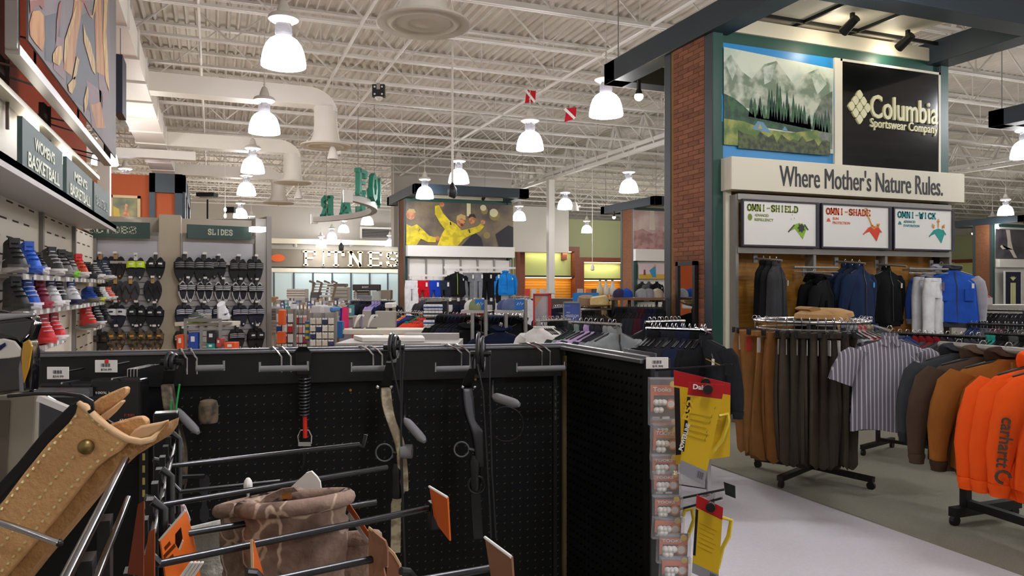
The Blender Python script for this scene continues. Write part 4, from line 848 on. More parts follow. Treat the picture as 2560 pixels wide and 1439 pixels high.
# ---------------------------------------------------------------- shoes
def foot(n=22):
    o = []
    for i in range(n):
        a = 2 * math.pi * i / n; x = math.cos(a); y = math.sin(a)
        o.append((.145 + .145 * x, y * (.046 + .006 * x - .008 * math.cos(2 * a)) ))
    return o
def shoe_kit(h=.15):
    k = Kit(); f = foot()
    b = MB(); b.loft([[(x, y * .96, .004 + .02 * max(0, x - .22) / .07) for x, y in f], [(x, y * 1.06, .014 + .02 * max(0, x - .22) / .07) for x, y in f], [(x, y * 1.04, .032 + .012 * max(0, x - .2) / .09 + (.012 if x < .05 else 0)) for x, y in f]]); so = k.part('sole', b, 'sole', smooth=True)
    rings = []
    for i in range(9):
        s = i / 8; e = min(1, s / .74) ** 1.55; r = []
        for q, (x, y) in enumerate(f):
            a = 2 * math.pi * q / len(f); cx, cy = .074 + .068 * math.cos(a), .036 * math.sin(a)
            zc = h + .03 * math.cos(a); zb = .034
            r.append((x * .985 + (cx - x * .985) * e, y + (cy - y) * e, zb + (zc - zb) * s))
        rings.append(r)
    b = MB(); b.loft(rings, caps=False); b.loft([rings[-1], [(.074 + (x - .074) * .85, y * .8, z - .04) for x, y, z in rings[-1]]], caps=True); up = k.part('upper', b, 'upper', smooth=True)
    b = MB(); b.loft([[(.16, -.018, .082), (.16, .018, .082), (.163, .018, .088), (.163, -.018, .088)], [(.142, -.026, h * .78), (.142, .026, h * .78), (.152, .024, h * .8), (.152, -.024, h * .8)], [(.134, -.028, h + .03), (.134, .028, h + .03), (.145, .024, h + .03), (.145, -.024, h + .03)]]); k.part('tongue', b, 'trim', smooth=True)
    for i in range(4):
        b = MB(); s_ = .34 + .15 * i; z = .034 + (h - .004) * s_; x = .289 - .139 * min(1, s_ / .74) ** 1.55; b.tube([(x - .02, -.026, z), (x, -.012, z + .003), (x, .012, z + .003), (x - .02, .026, z)], .004, 5); k.part('lace', b, 'lace')
    b = MB()
    for s in (-1, 1):
        pts = [(.03, .067), (.07, .052), (.13, .066), (.19, .083), (.13, .078), (.08, .070), (.05, .074)]
        yy = lambda x: s * (.0515 - .6 * abs(x - .1) * .05)
        b.add([(x, yy(x), z) for x, z in pts], [tuple(range(len(pts)))])
    k.part('side_stripe', b, 'stripe', up)
    b = MB(); b.loft([[(.238 + .057 * math.cos(a) * .95, .045 * math.sin(a) * 1.12, z) for a in [(-.5 + q / 8) * math.pi for q in range(9)]] for z in (.036, .052)], closed=False); k.part('toe_cap', b, 'toe', smooth=True)
    return k
K_hi, K_mid = shoe_kit(.18), shoe_kit(.125)
def sm(up, sole='#d9d8d6', trim=None, stripe='#d0d0d0', lace=None, toe=None): return {'upper': mat('shoe ' + up, up, .6, nz=.12, sc=40, bump=.1, bsc=150), 'sole': pl(sole, .5), 'trim': mat('shoe ' + (trim or up), trim or up, .6, nz=.12, sc=40, bump=.1, bsc=150), 'stripe': pl(stripe), 'lace': fab(lace or ('#c9c9c9' if (stripe or '')[1] in 'def' else trim or '#55555a')), 'toe': pl(toe or sole, .5)}
SHO = [(25, S1, K_hi, sm('#232325', '#a6a3a0', '#17171a', '#c9c9c9', toe='#4a4a4c'), 'black and charcoal high-top with grey sole, first on the top shoe shelf'), (57, S1, K_hi, sm('#2a5fc0', '#2f62c4', '#2050a8', '#b9c6dc'), 'all bright blue high-top on the top shoe shelf'),
 (85, S1, K_mid, sm('#1d1d20', '#e0dedb', '#161618', '#1d1d20'), 'black low shoe with white midsole on the top shoe shelf'), (112, S1, K_hi, sm('#3a3938', '#d9d6d0', '#17171c'), 'charcoal high-top with white heel on the top shoe shelf'),
 (138, S1, K_hi, sm('#6d6b69', '#8a8783', '#141416', '#6d6b69'), 'black collar grey high-top on the top shoe shelf'), (165, S1, K_hi, sm('#777672', '#7fd030', '#2c2e2c', '#777672'), 'grey high-top with lime green sole on the top shoe shelf'),
 (181, S1, K_hi, sm('#c2502c', '#dcd8d4', '#c61f24', '#8a2a1a'), 'red and rust high-top on the top shoe shelf'), (205, S1, K_mid, sm('#17171a', '#2a2a2c', '#1c1c1e', '#2c2c2e'), 'all black low shoe on the top shoe shelf'),
 (226, S1, K_mid, sm('#1a1a1d', '#dedbd8', '#111113', '#e8e8e8'), 'black shoe with white stripe and sole near the end of top shelf'), (249, S1, K_hi, sm('#28344c', '#e2e0de', '#1a2236', '#e6e6e6'), 'navy high-top with white side at the end of the top shelf'),
 (22, S2, K_hi, sm('#1b1b1d', '#1f1f21', '#141416', '#1f1f21'), 'all black high-top, first on the second shoe shelf'), (57, S2, K_hi, sm('#1f4fb0', '#dfe0e6', '#1b3f92', '#e6e6ea'), 'blue high-top with white stripe on the second shoe shelf'),
 (90, S2, K_hi, sm('#6e1830', '#a2273f', '#5a1428', '#7d2038'), 'maroon high-top on the second shoe shelf'), (113, S2, K_hi, sm('#d5d5d8', '#e4e3e1', '#23254c', '#f0f0f0'), 'white high-top with navy collar on the second shoe shelf'),
 (138, S2, K_hi, sm('#1d1d21', '#e1e0de', '#141418', '#dcdcdc'), 'tall black high-top with white heel on the second shoe shelf'), (162, S2, K_hi, sm('#dddde0', '#22244a', '#2a2e6a', '#f2f2f2'), 'white high-top with navy sole at mid second shelf'),
 (211, S2, K_mid, sm('#1f4aa2', '#6d6b69', '#1b3a80', '#5e88cc'), 'blue running shoe on the far end of second shelf'), (229, S2, K_mid, sm('#1c1e22', '#c6dd3a', '#16181c', '#c6dd3a'), 'black shoe with neon yellow trim on the far second shelf'),
 (246, S2, K_mid, sm('#d8d8da', '#d9d5d2', '#e0e0e0', '#2a2a2c'), 'white shoe with dark stripe on the far second shelf'), (260, S2, K_mid, sm('#e0562a', '#dedbd8', '#d04a22', '#f0b090'), 'orange shoe, last on the second shoe shelf'),
 (97, S3, K_hi, sm('#c8242a', '#d83a3a', '#8a1620', '#d5d5d5'), 'red high-top half hidden behind the front red one'), (118, S3, K_hi, sm('#d12a2c', '#e2dfdd', '#7a1420', '#eeeeee'), 'red high-top with white heel on the third shelf beside helmet'),
 (207, S3, K_hi, sm('#d13a34', '#6d6664', '#a82a28', '#e06a5a'), 'red running shoe with grey sole on the far third shelf'), (230, S3, K_hi, sm('#232428', '#dcdad8', '#1a1a1e', '#e6e6e6'), 'black shoe with white mark on the far third shelf'), (245, S3, K_hi, sm('#1f2024', '#2a2a2e', '#1a1a1e', '#2a2a2e'), 'plain black shoe at the end of the far third shelf')]
for px, z, k, m, lb in SHO:
    d = ray(px, 700); tt = (SX + .10) / d.x; k.place('sneaker', lb, 'shoe', (SX + .09, d.y * tt + .0, z + .001 - (.01 if z == S3 and px < 150 else 0)), rnd.uniform(-1.2, -.98), m, 'sneakers on the left shoe wall', scale=(1, 1.15, 1.02))
# small shoe-box wall of the shoe stool etc. omitted: nothing of it shows
# ================================================================ SLIDES WALL
m_slat = mat('grey slat board', '#a7a4a2', .5); m_ltop = mat('pale grey header panel', '#bdbcc0', .35, coat=.2); m_beige = mat('beige pier paint', '#b9ad96', .7)
def slides_unit(lb, x0, y0, wdt, ang, zs, zsign, sx0, sx1, mid, tw):
    t = thing('slat_wall', lb, 'shelving', (x0, y0, 0), ang)
    b = MB(); b.box(0, 0, 0, wdt, .06, zs); build('backing', b, M_grey, t)
    n = 22
    for i in range(n): b = MB(); z = .25 + i * .072; b.box(.02, -.02, z, wdt - .02, .01, z + .062); build('slat', b, m_slat, t)
    b = MB(); b.box(.02, -.015, 1.86, wdt - .02, .01, 2.11); build('header_panel', b, m_ltop, t); b = MB(); b.box(0, -.10, 1.83, wdt, .0, 1.86); build('rail', b, M_grey, t)
    b = MB(); b.loft([[(0, -.02, 2.1), (wdt, -.02, 2.1)], [(0, -.05, 2.16), (wdt, -.05, 2.16)], [(0, -.10, 2.2), (wdt, -.10, 2.2)]], closed=False); build('canopy', b, M_grey, t)
    t2 = thing('aisle_sign', lb.split(' slat')[0] + ' sign board lettered SLIDES', 'sign', (x0, y0, 0), ang); b = MB(); b.box(sx0, -.14, zsign[0], sx1, -.10, zsign[1]); build('board', b, mat('deep green sign board', '#25413a', .4), t2)
    b = MB(); b.box(sx0 + .1, -.1, zsign[0] + .02, sx0 + .14, .05, zsign[0] + .06); b.box(sx1 - .14, -.1, zsign[0] + .02, sx1 - .1, .05, zsign[0] + .06); build('arm', b, M_black, t2)
    slab('lettering', 'SLIDES', tw, (zsign[1] - zsign[0]) * .42, m_sgl, t2, (mid, -.14, sum(zsign) / 2), depth=.006, hw=.12, gap=.08); return t
YS = 9.86
zsl = (at_y(300, 597, YS).z, at_y(300, 557, YS).z)
xa, xb_ = at_y(240, 600, YS).x, at_y(397, 600, YS).x
slides_unit('left deep green slides slat wall behind shoe wall end', xa - .25, YS, xb_ - xa + .25, 0, 2.2, zsl, .2, at_y(377, 560, YS).x - xa + .25, at_y(284, 577, YS).x - xa + .25, .50)
b = MB(); b.box(xb_ + .0, YS + .03, 0, at_y(452, 600, YS).x, YS + .5, at_y(420, 536, YS).z); struct('pier', b, m_beige)
RA = math.radians(14); rx0, ry0 = at_y(452, 600, YS).x, YS
def on_r(px, y=0):   # where the ray of column px meets the right slides wall
    d = ray(px, 700); n_ = V((-math.sin(RA), math.cos(RA))); k = (rx0 * n_.x + ry0 * n_.y + y) / (d.x * n_.x + d.y * n_.y); return k, (d.x * k - rx0) * math.cos(RA) + (d.y * k - ry0) * math.sin(RA)
wr = on_r(634)[1]; tr = on_r(540)[0]
zsr = (EYE + (720 - 599) / FPX * tr, EYE + (720 - 566) / FPX * tr)
slides_unit('right deep green slides slat wall behind the try-on stand', rx0, ry0, wr, RA, 2.2, zsr, on_r(462)[1], on_r(620)[1], on_r(543)[1], on_r(574)[1] - on_r(512)[1])
t = thing('end_post', 'grey steel end post and panel closing the right slides wall', 'post', (rx0, ry0, 0), RA); b = MB(); b.box(wr + .01, -.05, 0, wr + .14, .3, 2.42); build('panel', b, M_grey, t); b = MB(); b.box(wr + .14, -.08, 0, wr + .2, .3, 2.45); build('post', b, M_steel, t); b = MB(); b.box(wr - .1, -.3, 2.24, wr + .06, -.1, 2.3); build('tube_light', b, mat('lit tube', '#ffffff', .3, es=3), t)
# glassy header board above the slides walls
A = at_y(262, 534, YS - .02); B = at_y(640, 534, YS - .02); b = MB(); b.box(A.x, YS + .32, 2.2, B.x + .1, YS + .36, A.z); tag(build('header_board', b, mat('smoky header board', '#a49a89', .25, coat=.3)), 'long beige header board above both slides signs', 'panel')
# a pair of slides on its hook: soles flat against the wall, toes up
def slide_kit(kind):
    k = Kit()
    b = MB(); b.tube([(0, .02, .02), (0, -.09, .02), (0, -.1, .035)], .004, 6); k.part('hook', b, 'hook')
    b = MB(); b.box(-.02, -.104, .03, .02, -.1, .055); k.part('price_ticket', b, 'card')
    b = MB(); b.box(-.02, -.07, -.035, .02, -.02, .03); k.part('clip', b, 'clip')
    for s in (-1, 1):
        b = MB(); out = []
        for q in range(24):
            a = 2 * math.pi * q / 24; z = -.135 + .135 * math.cos(a); wv = (.045 + .009 * math.cos(a) - .008 * math.cos(2 * a)) * math.sin(a); out.append((wv, z))
        b.M = MX.Translation((s * .052, -.03, 0)) @ MX.Rotation(s * .04, 4, 'Y'); b.loft([[(x * c, y, z) for x, z in out] for y, c in ((.012, .93), (.004, 1), (-.02, 1.0), (-.026, .93))]); so = k.part('sole', b, 'sole', smooth=True)
        c = MB(); c.M = b.M; c.loft([[(x * .8, y, -.135 + (z + .135) * .86) for x, z in out] for y in (-.024, -.0275)]); k.part('footbed', c, 'bed', smooth=True)
        if kind != 'flip':
            c = MB(); c.M = b.M; rr = []
            for i in range(9):
                a = math.pi * i / 8; rr.append([(.056 * math.cos(a), -.022 - .048 * math.sin(a), z + .012 * math.sin(a)) for z in (-.055, -.062, -.125, -.13)])
            c.loft([[r[j] for r in rr] for j in range(4)], closed=False); k.part('strap', c, 'strap', smooth=True)
            for i in range(3 if kind == 'stripe' else 1):
                c = MB(); c.M = b.M; hh = .009 if kind == 'stripe' else .02; zc = (-.07 - .021 * i) if kind == 'stripe' else -.09
                w0 = (.2, .8) if kind == 'stripe' else (.38, .62); rr = []
                for q in range(6):
                    a = math.pi * (w0[0] + (w0[1] - w0[0]) * q / 5); rr.append([(.0575 * math.cos(a), -.0235 - .049 * math.sin(a), zc + dz + .012 * math.sin(a)) for dz in (-hh / 2, hh / 2)])
                c.loft([[r[j] for r in rr] for j in range(2)], closed=False); k.part('stripe' if kind == 'stripe' else 'emblem', c, 'mark')
        else:
            c = MB(); c.M = b.M; c.tube([(-.04, -.03, -.16), (-.02, -.05, -.10), (0, -.03, -.055), (.02, -.05, -.10), (.04, -.03, -.16)], .006, 6); k.part('thong', c, 'strap', smooth=True)
        c = MB(); c.M = b.M; c.box(-.008, -.029, -.245, .008, -.027, -.225); k.part('heel_mark', c, 'mark')
    return k
K_ss, K_sl, K_fl = slide_kit('stripe'), slide_kit('logo'), slide_kit('flip')
m_camo = mat('camouflage cloth', '#6b5c45', .8, col2='#2f2a22', sc=26, nz=.1)
def slm(sole='#17171a', strap='#19191c', mark='#d8d8d8', clip='#1a1a1c', bed=None): return {'bed': m_camo if sole == 'camo' else pl(bed or sole, .75), 'sole': m_camo if sole == 'camo' else pl(sole, .7), 'strap': m_camo if strap == 'camo' else pl(strap, .6), 'mark': pl(mark), 'hook': M_steel, 'card': M_card, 'clip': pl(clip)}
GL, GR = 'slides on the left slat wall', 'slides on the right slat wall'
LS = [((292, 641), K_fl, slm('#1c1a19', '#141414', '#c06a2a', '#a8835a'), 'plain black flip-flops on tan clip, top row left slat wall'), ((340, 644), K_sl, slm('#20222c', '#c6e021', '#e8e8e8', '#d0d0d4'), 'dark slides with neon yellow straps'), ((389, 643), K_sl, slm('#101218', '#101218', '#e6e6e6'), 'black slides with white emblem at the right of top row, left wall'),
      ((289, 702), K_fl, slm('#38383b', '#2c2c2e', '#d9752a', '#b08a50'), 'grey flip-flops with orange tag, left of the two'), ((326, 702), K_fl, slm('#3c3c3f', '#2a2a2c', '#d9752a', '#b08a50'), 'grey flip-flops with orange tag, right of the two'), ((382, 701), K_fl, slm('#1a1a1d', '#242427', '#cfcfcf', '#9a7a40'), 'black flip-flops with pale footbed marks'),
      ((293, 762), K_sl, slm('#181c30', '#dedee2', '#22263c'), 'navy slides with broad white straps'), ((344, 762), K_sl, slm('#101218', '#101218', '#e6e6e6'), 'black slides with white emblem and red hang tag'), ((387, 764), K_sl, slm('#12141c', '#12141c', '#e0e0e0'), 'black slides with white emblem, last on third row left wall'),
      ((290, 822), K_sl, slm('camo', 'camo', '#e0962a'), 'camouflage slides with orange emblem, leftmost of three'), ((343, 822), K_sl, slm('camo', 'camo', '#e0962a'), 'camouflage slides with orange emblem, middle of three'), ((387, 822), K_sl, slm('camo', 'camo', '#e0962a'), 'camouflage slides with orange emblem beside the beige pier'),
      ((254, 642), K_sl, slm('#182036', '#182036', '#cfcfcf', '#a8835a'), 'navy slides on tan clip half behind the shoe wall'), ((252, 703), K_fl, slm('#1c1c20', '#1c1c20', '#cfcfcf', '#a8835a'), 'dark slides on tan clip half behind the shoe wall, second row'), ((250, 828), K_sl, slm('#241f1e', '#241f1e', '#5a3a34'), 'dark brown slides half behind the shoe wall, bottom row')]
for (px, py), k, m, lb in LS:
    p = at_y(px, py, YS - .03); k.place('slides', lb, 'slides', (p.x, YS - .025, p.z), rnd.uniform(-.1, .1), m, GL, .98)
RS = [((458, 643), K_ss, slm('#1b1b1e', '#1b1b1e', '#77777a'), 'black slides with grey stripes, first on the top row right wall', 1.12), ((506, 644), K_ss, slm('#19191c', '#1d1d20', '#8a8a8d'), 'black slides with grey stripes, second on the top row right wall', 1.12), ((541, 646), K_ss, slm('#18181b', '#18181b', '#808083'), 'smaller black slides with grey stripes, mid top row', .95), ((592, 648), K_ss, slm('#1c1c1f', '#202023', '#6d6d70'), 'black slides with grey stripes, fourth on the top row right wall', 1.08), ((631, 648), K_ss, slm('#17171a', '#1a1a1d', '#8a8a8d'), 'black slides with grey stripes and white tag by end post', 1.05)]
od5 = ['first', 'second', 'third', 'fourth', 'fifth']
for i, px in enumerate((462, 509, 552, 594, 635)): RS.append(((px, 702 + i), K_ss, slm('#cfcfd2', '#23232a', '#e0e0e2', bed='#1b1d28'), 'white-rimmed black slides with white stripes, %s in second row' % od5[i], .95))
for i, px in enumerate((456, 503, 549, 595, 636)): RS.append(((px, 762 + (i % 2)), K_ss, slm('#1a1f33', '#1b2138', '#dcdce2'), 'navy slides with white stripes, %s in third row' % od5[i], .98))
RS += [((452, 826), K_ss, slm('#1a1a1c', '#1a1a1c', '#dcdcdc'), 'black slides with white stripes low behind the orange shoe box', .95), ((588, 822), K_ss, slm('#1d1d22', '#25252b', '#b9b9bd'), 'black slides low behind the orange tray', .95), ((634, 820), K_sl, slm('#141416', '#17171a', '#dedede'), 'black slides with white lettering at the bottom of end post', 1.05)]
for (px, py), k, m, lb, sc in RS:
    kk, u = on_r(px, -.0); zz = EYE + (720 - py) / FPX * kk
    k.place('slides', lb, 'slides', (rx0 + u * math.cos(RA) + .025 * math.sin(RA), ry0 + u * math.sin(RA) - .025 * math.cos(RA), zz), RA + rnd.uniform(-.12, .12), m, GR, sc)
# try-on stand with shoe boxes in front of the right slides wall
def PB(nm, lb, cat, px0, py0, px1, py1, t, dep, m, group=None, parent=None, bev=.006):
    """a box-shaped thing whose near face covers the given picture rectangle at ray distance t"""
    A, B = at_t(px0, py1, t), at_t(px1, py0, t); wdt = (B.x - A.x) / CA if True else 0
    h = B.z - A.z; wdt = math.hypot(B.x - A.x, B.y - A.y)
    o = thing(nm, lb, cat, (A.x, A.y, A.z), -YAW, group); b = MB(); b.box(0, 0, 0, wdt, dep, h); build('box', b, m, o, bev=bev); o['w'] = wdt; o['h'] = h; return o, wdt, h
TT = 7.7
t = thing('try_on_stand', 'grey framed try-on stand with white top in front of the slides', 'stand', at_z(515, 1090, 0), -YAW)
P = lambda px, py, tt=TT: at_t(px, py, tt)
for a, c, y0, y1 in ((437, 582, 806, 815),):
    A, B = P(a, y1, 8.0), P(c, y0, 8.0); b = MB(); u = V((CA, -SA, 0)); f = V((SA, CA, 0)); w_ = (B - A).dot(u)
    b.loft([[A, A + u * w_, A + u * (w_ - .04) + f * .34, A + u * .10 + f * .34], [q + V((0, 0, .04)) for q in (A, A + u * w_, A + u * (w_ - .04) + f * .34, A + u * .10 + f * .34)]]); build('white_top', b, m_cream, t, world=True)
for a, c, y0, y1 in ((461, 466, 800, 1080), (500, 506, 815, 1080), (548, 553, 800, 1080)):
    A, B = P(a, y1), P(c, y0); b = MB(); b.bar((A + (B - A) * .5).xy.to_3d() + V((0, 0, 0.0)), ((A + (B - A) * .5).xy.to_3d() + V((0, 0, B.z))), .03); build('post', b, M_steel, t, world=True)
A, B = P(461, 800), P(553, 808); b = MB(); b.bar(A, (B.x, B.y, A.z), .03); b.bar(A - V((0, 0, .25)), V((B.x, B.y, A.z - .25)), .025); build('rail', b, M_steel, t, world=True)
A, B = P(466, 790), P(552, 808); b = MB(); b.loft([[A + V((0, 0, -.09)), V((B.x, B.y, A.z - .09)), V((B.x, B.y, A.z - .09)) + f * .3, A + f * .3 + V((0, 0, -.09))], [A + V((0, 0, -.075)), V((B.x, B.y, A.z - .075)), V((B.x, B.y, A.z - .075)) + f * .3, A + f * .3 + V((0, 0, -.075))]]); build('tray', b, M_steel, t, world=True)
ORG = pl('#e0531c'); BLU = pl('#23479c')
for nm, lb, cat, r, m in (('shoe_box', 'orange shoe box standing on end at the try-on stand', 'box', (441, 837, 458, 878), ORG), ('shoe_bag', 'blue bag with white label hung in the try-on stand', 'bag', (470, 832, 494, 876), BLU), ('shoe_tray', 'orange shoe tray at the right of the try-on stand', 'tray', (560, 856, 588, 878), ORG), ('foot_gauge', 'teal foot gauge in the middle of the try-on stand', 'gauge', (516, 858, 536, 876), pl('#1f8f86')), ('display_block', 'grey block on top of the try-on stand', 'block', (501, 786, 518, 806), M_grey), ('shoe_card', 'dark boxed item behind the teal foot gauge', 'box', (516, 828, 538, 858), pl('#22242a')), ('shelf_ticket', 'red boxed item low in the try-on stand', 'box', (540, 846, 552, 868), pl('#a83a34'))):
    o, w_, h_ = PB(nm, lb, cat, *r, TT - .05 if nm != 'display_block' else TT + .1, .12, m)
    b = MB(); b.box(w_ * .3, -.003, h_ * .5, w_ * .7, -.001, h_ * .8); build('label', b, M_card, o)
p = P(546, 806, TT + .1); K_hi.place('sneaker', 'white high-top standing upright on the try-on stand', 'shoe', (p.x, p.y, p.z + .02), 1.2, sm('#e8e8ea', '#dcdcde', '#c0c0c4', '#2a2d4a'), scale=.95)
p = P(470, 800, TT + .1); K_mid.place('sneaker', 'grey shoe with lime sole on the try-on stand', 'shoe', (p.x, p.y, p.z - .03), -.5, sm('#5a625a', '#b6d83a'), scale=.8)
# ================================================================ MIDDLE OF THE STORE
def rack(lb, px0, py0, t0, px1, py1, t1, items, group, nm='clothes_rack', z=None, m=None, r=.014, turn=math.pi / 2, ft=.3):
    A, B = at_t(px0, py0, t0), at_t(px1, py1, t1); z = z or (A.z + B.z) / 2; A.z = B.z = z; c = (A + B) / 2; u = (B - A).normalized(); n_ = V((-u.y, u.x, 0)); m = m or M_steel
    t = thing(nm, lb, 'rack', (c.x, c.y, 0)); b = MB(); b.tube([A - u * .03, B + u * .03], r, 8); build('hang_bar', b, m, t, world=True, smooth=True)
    for q in (A, B):
        b = MB(); b.bar((q.x, q.y, .06), (q.x, q.y, z), .03); build('post', b, m, t, world=True); b = MB(); b.bar(V((q.x, q.y, .08)) - n_ * ft, V((q.x, q.y, .08)) + n_ * ft, .04); build('foot', b, m, t, world=True)
        for s in (.02 - ft, ft - .02): b = MB(); cc = V((q.x, q.y, .03)) + n_ * s; b.tube([cc - u * .012, cc + u * .012], .03, 10); build('caster', b, M_black, t, world=True)
    b = MB(); b.bar((A.x, A.y, .12), (B.x, B.y, .12), .03); build('stretcher', b, m, t, world=True)
    row(A - V((0, 0, .0)) + V((0, 0, r)), B + V((0, 0, r)), items, 'the ' + lb, group, turn)
def garms(n, cols, kit, nm, cat): return [(rnd.choice(kit) if isinstance(kit, list) else kit, cl(c[1]), nm, c[0] + ' ' + nm.replace('_', ' '), cat) for c in [cols[i * len(cols) // n] for i in range(n)]]
KN = [('black', '#141416'), ('navy', '#1b2238'), ('charcoal', '#2c2c30')]
rack('rack of navy tops left of middle pavilion', 880, 752, 17, 985, 752, 16.4, garms(14, [('dark grey', '#3a3a40'), ('navy', '#1d2440'), ('black', '#17171a'), ('lilac', '#9a8fc0'), ('navy', '#1b2342'), ('black', '#141418')], K_fleece, 'fleece_pullover', 'pullover'), 'tops on the mid floor rack')
rack('bright shirt rack behind the white table', 995, 782, 13, 1052, 782, 12.6, garms(9, [('navy', '#1c2444'), ('light orange', '#e08a3a'), ('royal blue', '#22318a'), ('dark navy', '#171c30'), ('green', '#1b7a58')], K_tee, 'sports_shirt', 'shirt'), 'shirts behind the white table')
rack('coral rack left of the sock display', 1050, 786, 10.6, 1082, 786, 10.2, garms(6, [('coral red', '#d8402a')], K_tee, 'coral_shirt', 'shirt'), 'coral red shirts')
rack('rack under the hung sports shorts', 1055, 746, 19, 1130, 746, 18.4, garms(12, [('dark grey', '#35353a'), ('black', '#17171a'), ('maroon', '#5a1a24')], K_tee, 'sports_shirt', 'shirt'), 'shirts under the hung shorts')
rack('white shirt rack right of middle pavilion', 1280, 742, 18.5, 1322, 742, 18, garms(9, [('grey', '#5a5a60'), ('white', '#d8d8da'), ('white', '#cfcfd2')], K_tee, 'white_shirt', 'shirt'), 'white shirts by the red poster stand')
rack('low rack under the olive cap stand', 1110, 790, 8.6, 1200, 790, 8.2, garms(9, [('black', '#151517'), ('dark navy', '#171c2c'), ('black', '#17171a')], K_hood, 'black_sweatshirt', 'sweatshirt'), 'sweatshirts under the first cap shelf')
rack('low rack under the denim cap stand', 1215, 792, 8.6, 1310, 792, 8.2, garms(9, [('navy', '#1a2036'), ('dark navy', '#151a2a'), ('black', '#151518')], K_hood, 'navy_sweatshirt', 'sweatshirt'), 'sweatshirts under the second cap shelf')
for px, py, tt, c, lb in ((1172, 806, 8.0, '#131315', 'black sweatshirt facing out under the first cap shelf'), (1252, 812, 7.9, '#161c30', 'navy sweatshirt with white emblem facing out under the second cap shelf')):
    p = at_t(px, py, tt); o = K_hood.place('facing_sweatshirt', lb, 'sweatshirt', p, -YAW, cl(c)); b = MB(); b.plate([(.07 + .03 * math.cos(q), -.45 + .04 * math.sin(q)) for q in [i * .785 for i in range(8)]], -.11); build('emblem', b, prn('#c9ccd6'), o); A = at_t(px, py, tt); b = MB(); b.tube([A, A + V((SA, CA, 0)) * .35], .01, 6); tag(build('hanging_rail', b, M_steel), 'steel arm holding the ' + lb.split(' facing')[0], 'rail')
# cap shelves: grey stands with a cap and a blue card each
K_cap = Kit(); b = MB(); b.loft([[(.09 * c_ * math.cos(q * math.pi / 9), .085 * c_ * math.sin(q * math.pi / 9), z) for q in range(18)] for z, c_ in ((0, 1), (.04, 1.0), (.075, .88), (.1, .62), (.115, .3), (.118, .05))]); K_cap.part('crown', b, 'main', smooth=True)
b = MB(); b.loft([[(.085 * math.cos(a), .08 * math.sin(a), .004) for a in [(-1.1 + 2.2 * i / 10) for i in range(11)]], [(.085 * math.cos(a) + .08 * max(0, math.cos(a * 1.35)), .085 * math.sin(a), -.004 - .012 * abs(a)) for a in [(-1.1 + 2.2 * i / 10) for i in range(11)]]], closed=False); K_cap.part('peak', b, 'trim', smooth=True)
b = MB(); b.ball((0, 0, .118), .008, 6, 4); K_cap.part('button', b, 'main')
for (a, c, py, c1, c2, lb) in ((1152, 1214, 783, '#7f8464', '#d8d8d0', 'olive tan cap'), (1236, 1314, 783, '#5a6688', '#4a557a', 'denim blue cap')):
    tt = 7.9; A, B = at_t(a, py, tt), at_t(c, py, tt); B.z = A.z; u = V((CA, -SA, 0)); f = V((SA, CA, 0))
    t = thing('cap_stand', 'grey steel stand with a shelf for the ' + lb, 'stand', ((A.x + B.x) / 2, (A.y + B.y) / 2, 0))
    b = MB(); b.loft([[A, B, B + f * .3, A + f * .3], [q + V((0, 0, .03)) for q in (A, B, B + f * .3, A + f * .3)]]); build('shelf', b, M_grey, t, world=True)
    for q in (B, A + u * .12, B + f * .28): b = MB(); b.bar((q.x, q.y, 0), (q.x, q.y, A.z + (.14 if q is B else 0)), .03); build('post', b, M_steel, t, world=True)
    K_cap.place('cap', lb + ' on the grey cap stand', 'cap', A + u * .17 + f * .1 + V((0, 0, .031)), -.5, {'main': fab(c1), 'trim': fab(c2)}, scale=1.05)
    K_cap.place('cap', 'second cap behind the ' + lb, 'cap', A + u * .10 + f * .22 + V((0, 0, .031)), -.8, {'main': fab(c2), 'trim': fab(c1)}, scale=.9)
    t = thing('brand_card', 'blue card with white script beside the ' + lb, 'sign', B - u * .11 + f * .02 + V((0, 0, .035)), -YAW); b = MB(); b.box(0, 0, 0, .1, .012, .11); build('card', b, prn('#2468ae'), t); text('lettering', 'NCAA' if False else 'Sale', .07, .035, M_card, t, (.05, -.001, .06)) if False else None
    b = MB(); b.tube([(.02, -.004, .05), (.035, -.004, .075), (.045, -.004, .05), (.06, -.004, .08), (.07, -.004, .05), (.085, -.004, .07)], .004, 4); build('script', b, M_card, t)
# sock display: white sock packs in rows with a dark side
t = thing('sock_display', 'black sided display of white sock packs in the mid floor', 'stand', at_t(1082, 850, 9.4), -YAW); tt = 9.3
A, B = at_t(1062, 850, tt), at_t(1104, 752, tt); wdt = (B - A).xy.length; t.location = (A.x, A.y, 0); b = MB(); b.box(0, .12, 0, wdt + .05, .18, B.z); build('back', b, M_black, t); b = MB(); b.box(wdt, -.02, 0, wdt + .07, .2, B.z); build('side', b, M_black, t)
for zz in [A.z + i * .1 + .02 for i in range(5)]: b = MB(); b.tube([(0, .1, zz + .05), (wdt, .1, zz + .05)], .006, 5); build('rail', b, M_steel, t)
kp = Kit(); b = MB(); b.loft([[(.035 * math.cos(q * math.pi / 5) * c, .045 * math.sin(q * math.pi / 5), z) for q in range(10)] for z, c in ((-.035, .7), (-.03, 1), (.03, 1), (.035, .7))]); kp.part('socks', b, 'main', smooth=True); b = MB(); b.box(-.038, -.05, -.008, .038, .05, .008); kp.part('band', b, 'band')
for i, py in enumerate((768, 784, 807, 823, 836)):
    for j in range(5):
        p = at_t(1066 + j * 8.4, py, tt - .06); kp.place('sock_pack', 'white sock pack, %s in %s row of the sock display' % (od5[j], ['top', 'second', 'third', 'fourth', 'bottom'][i]), 'socks', p, -YAW, {'main': fab('#dededf'), 'band': prn('#2b4fae' if i % 2 == 0 else '#2a2a30')}, 'white sock packs', 1.0)
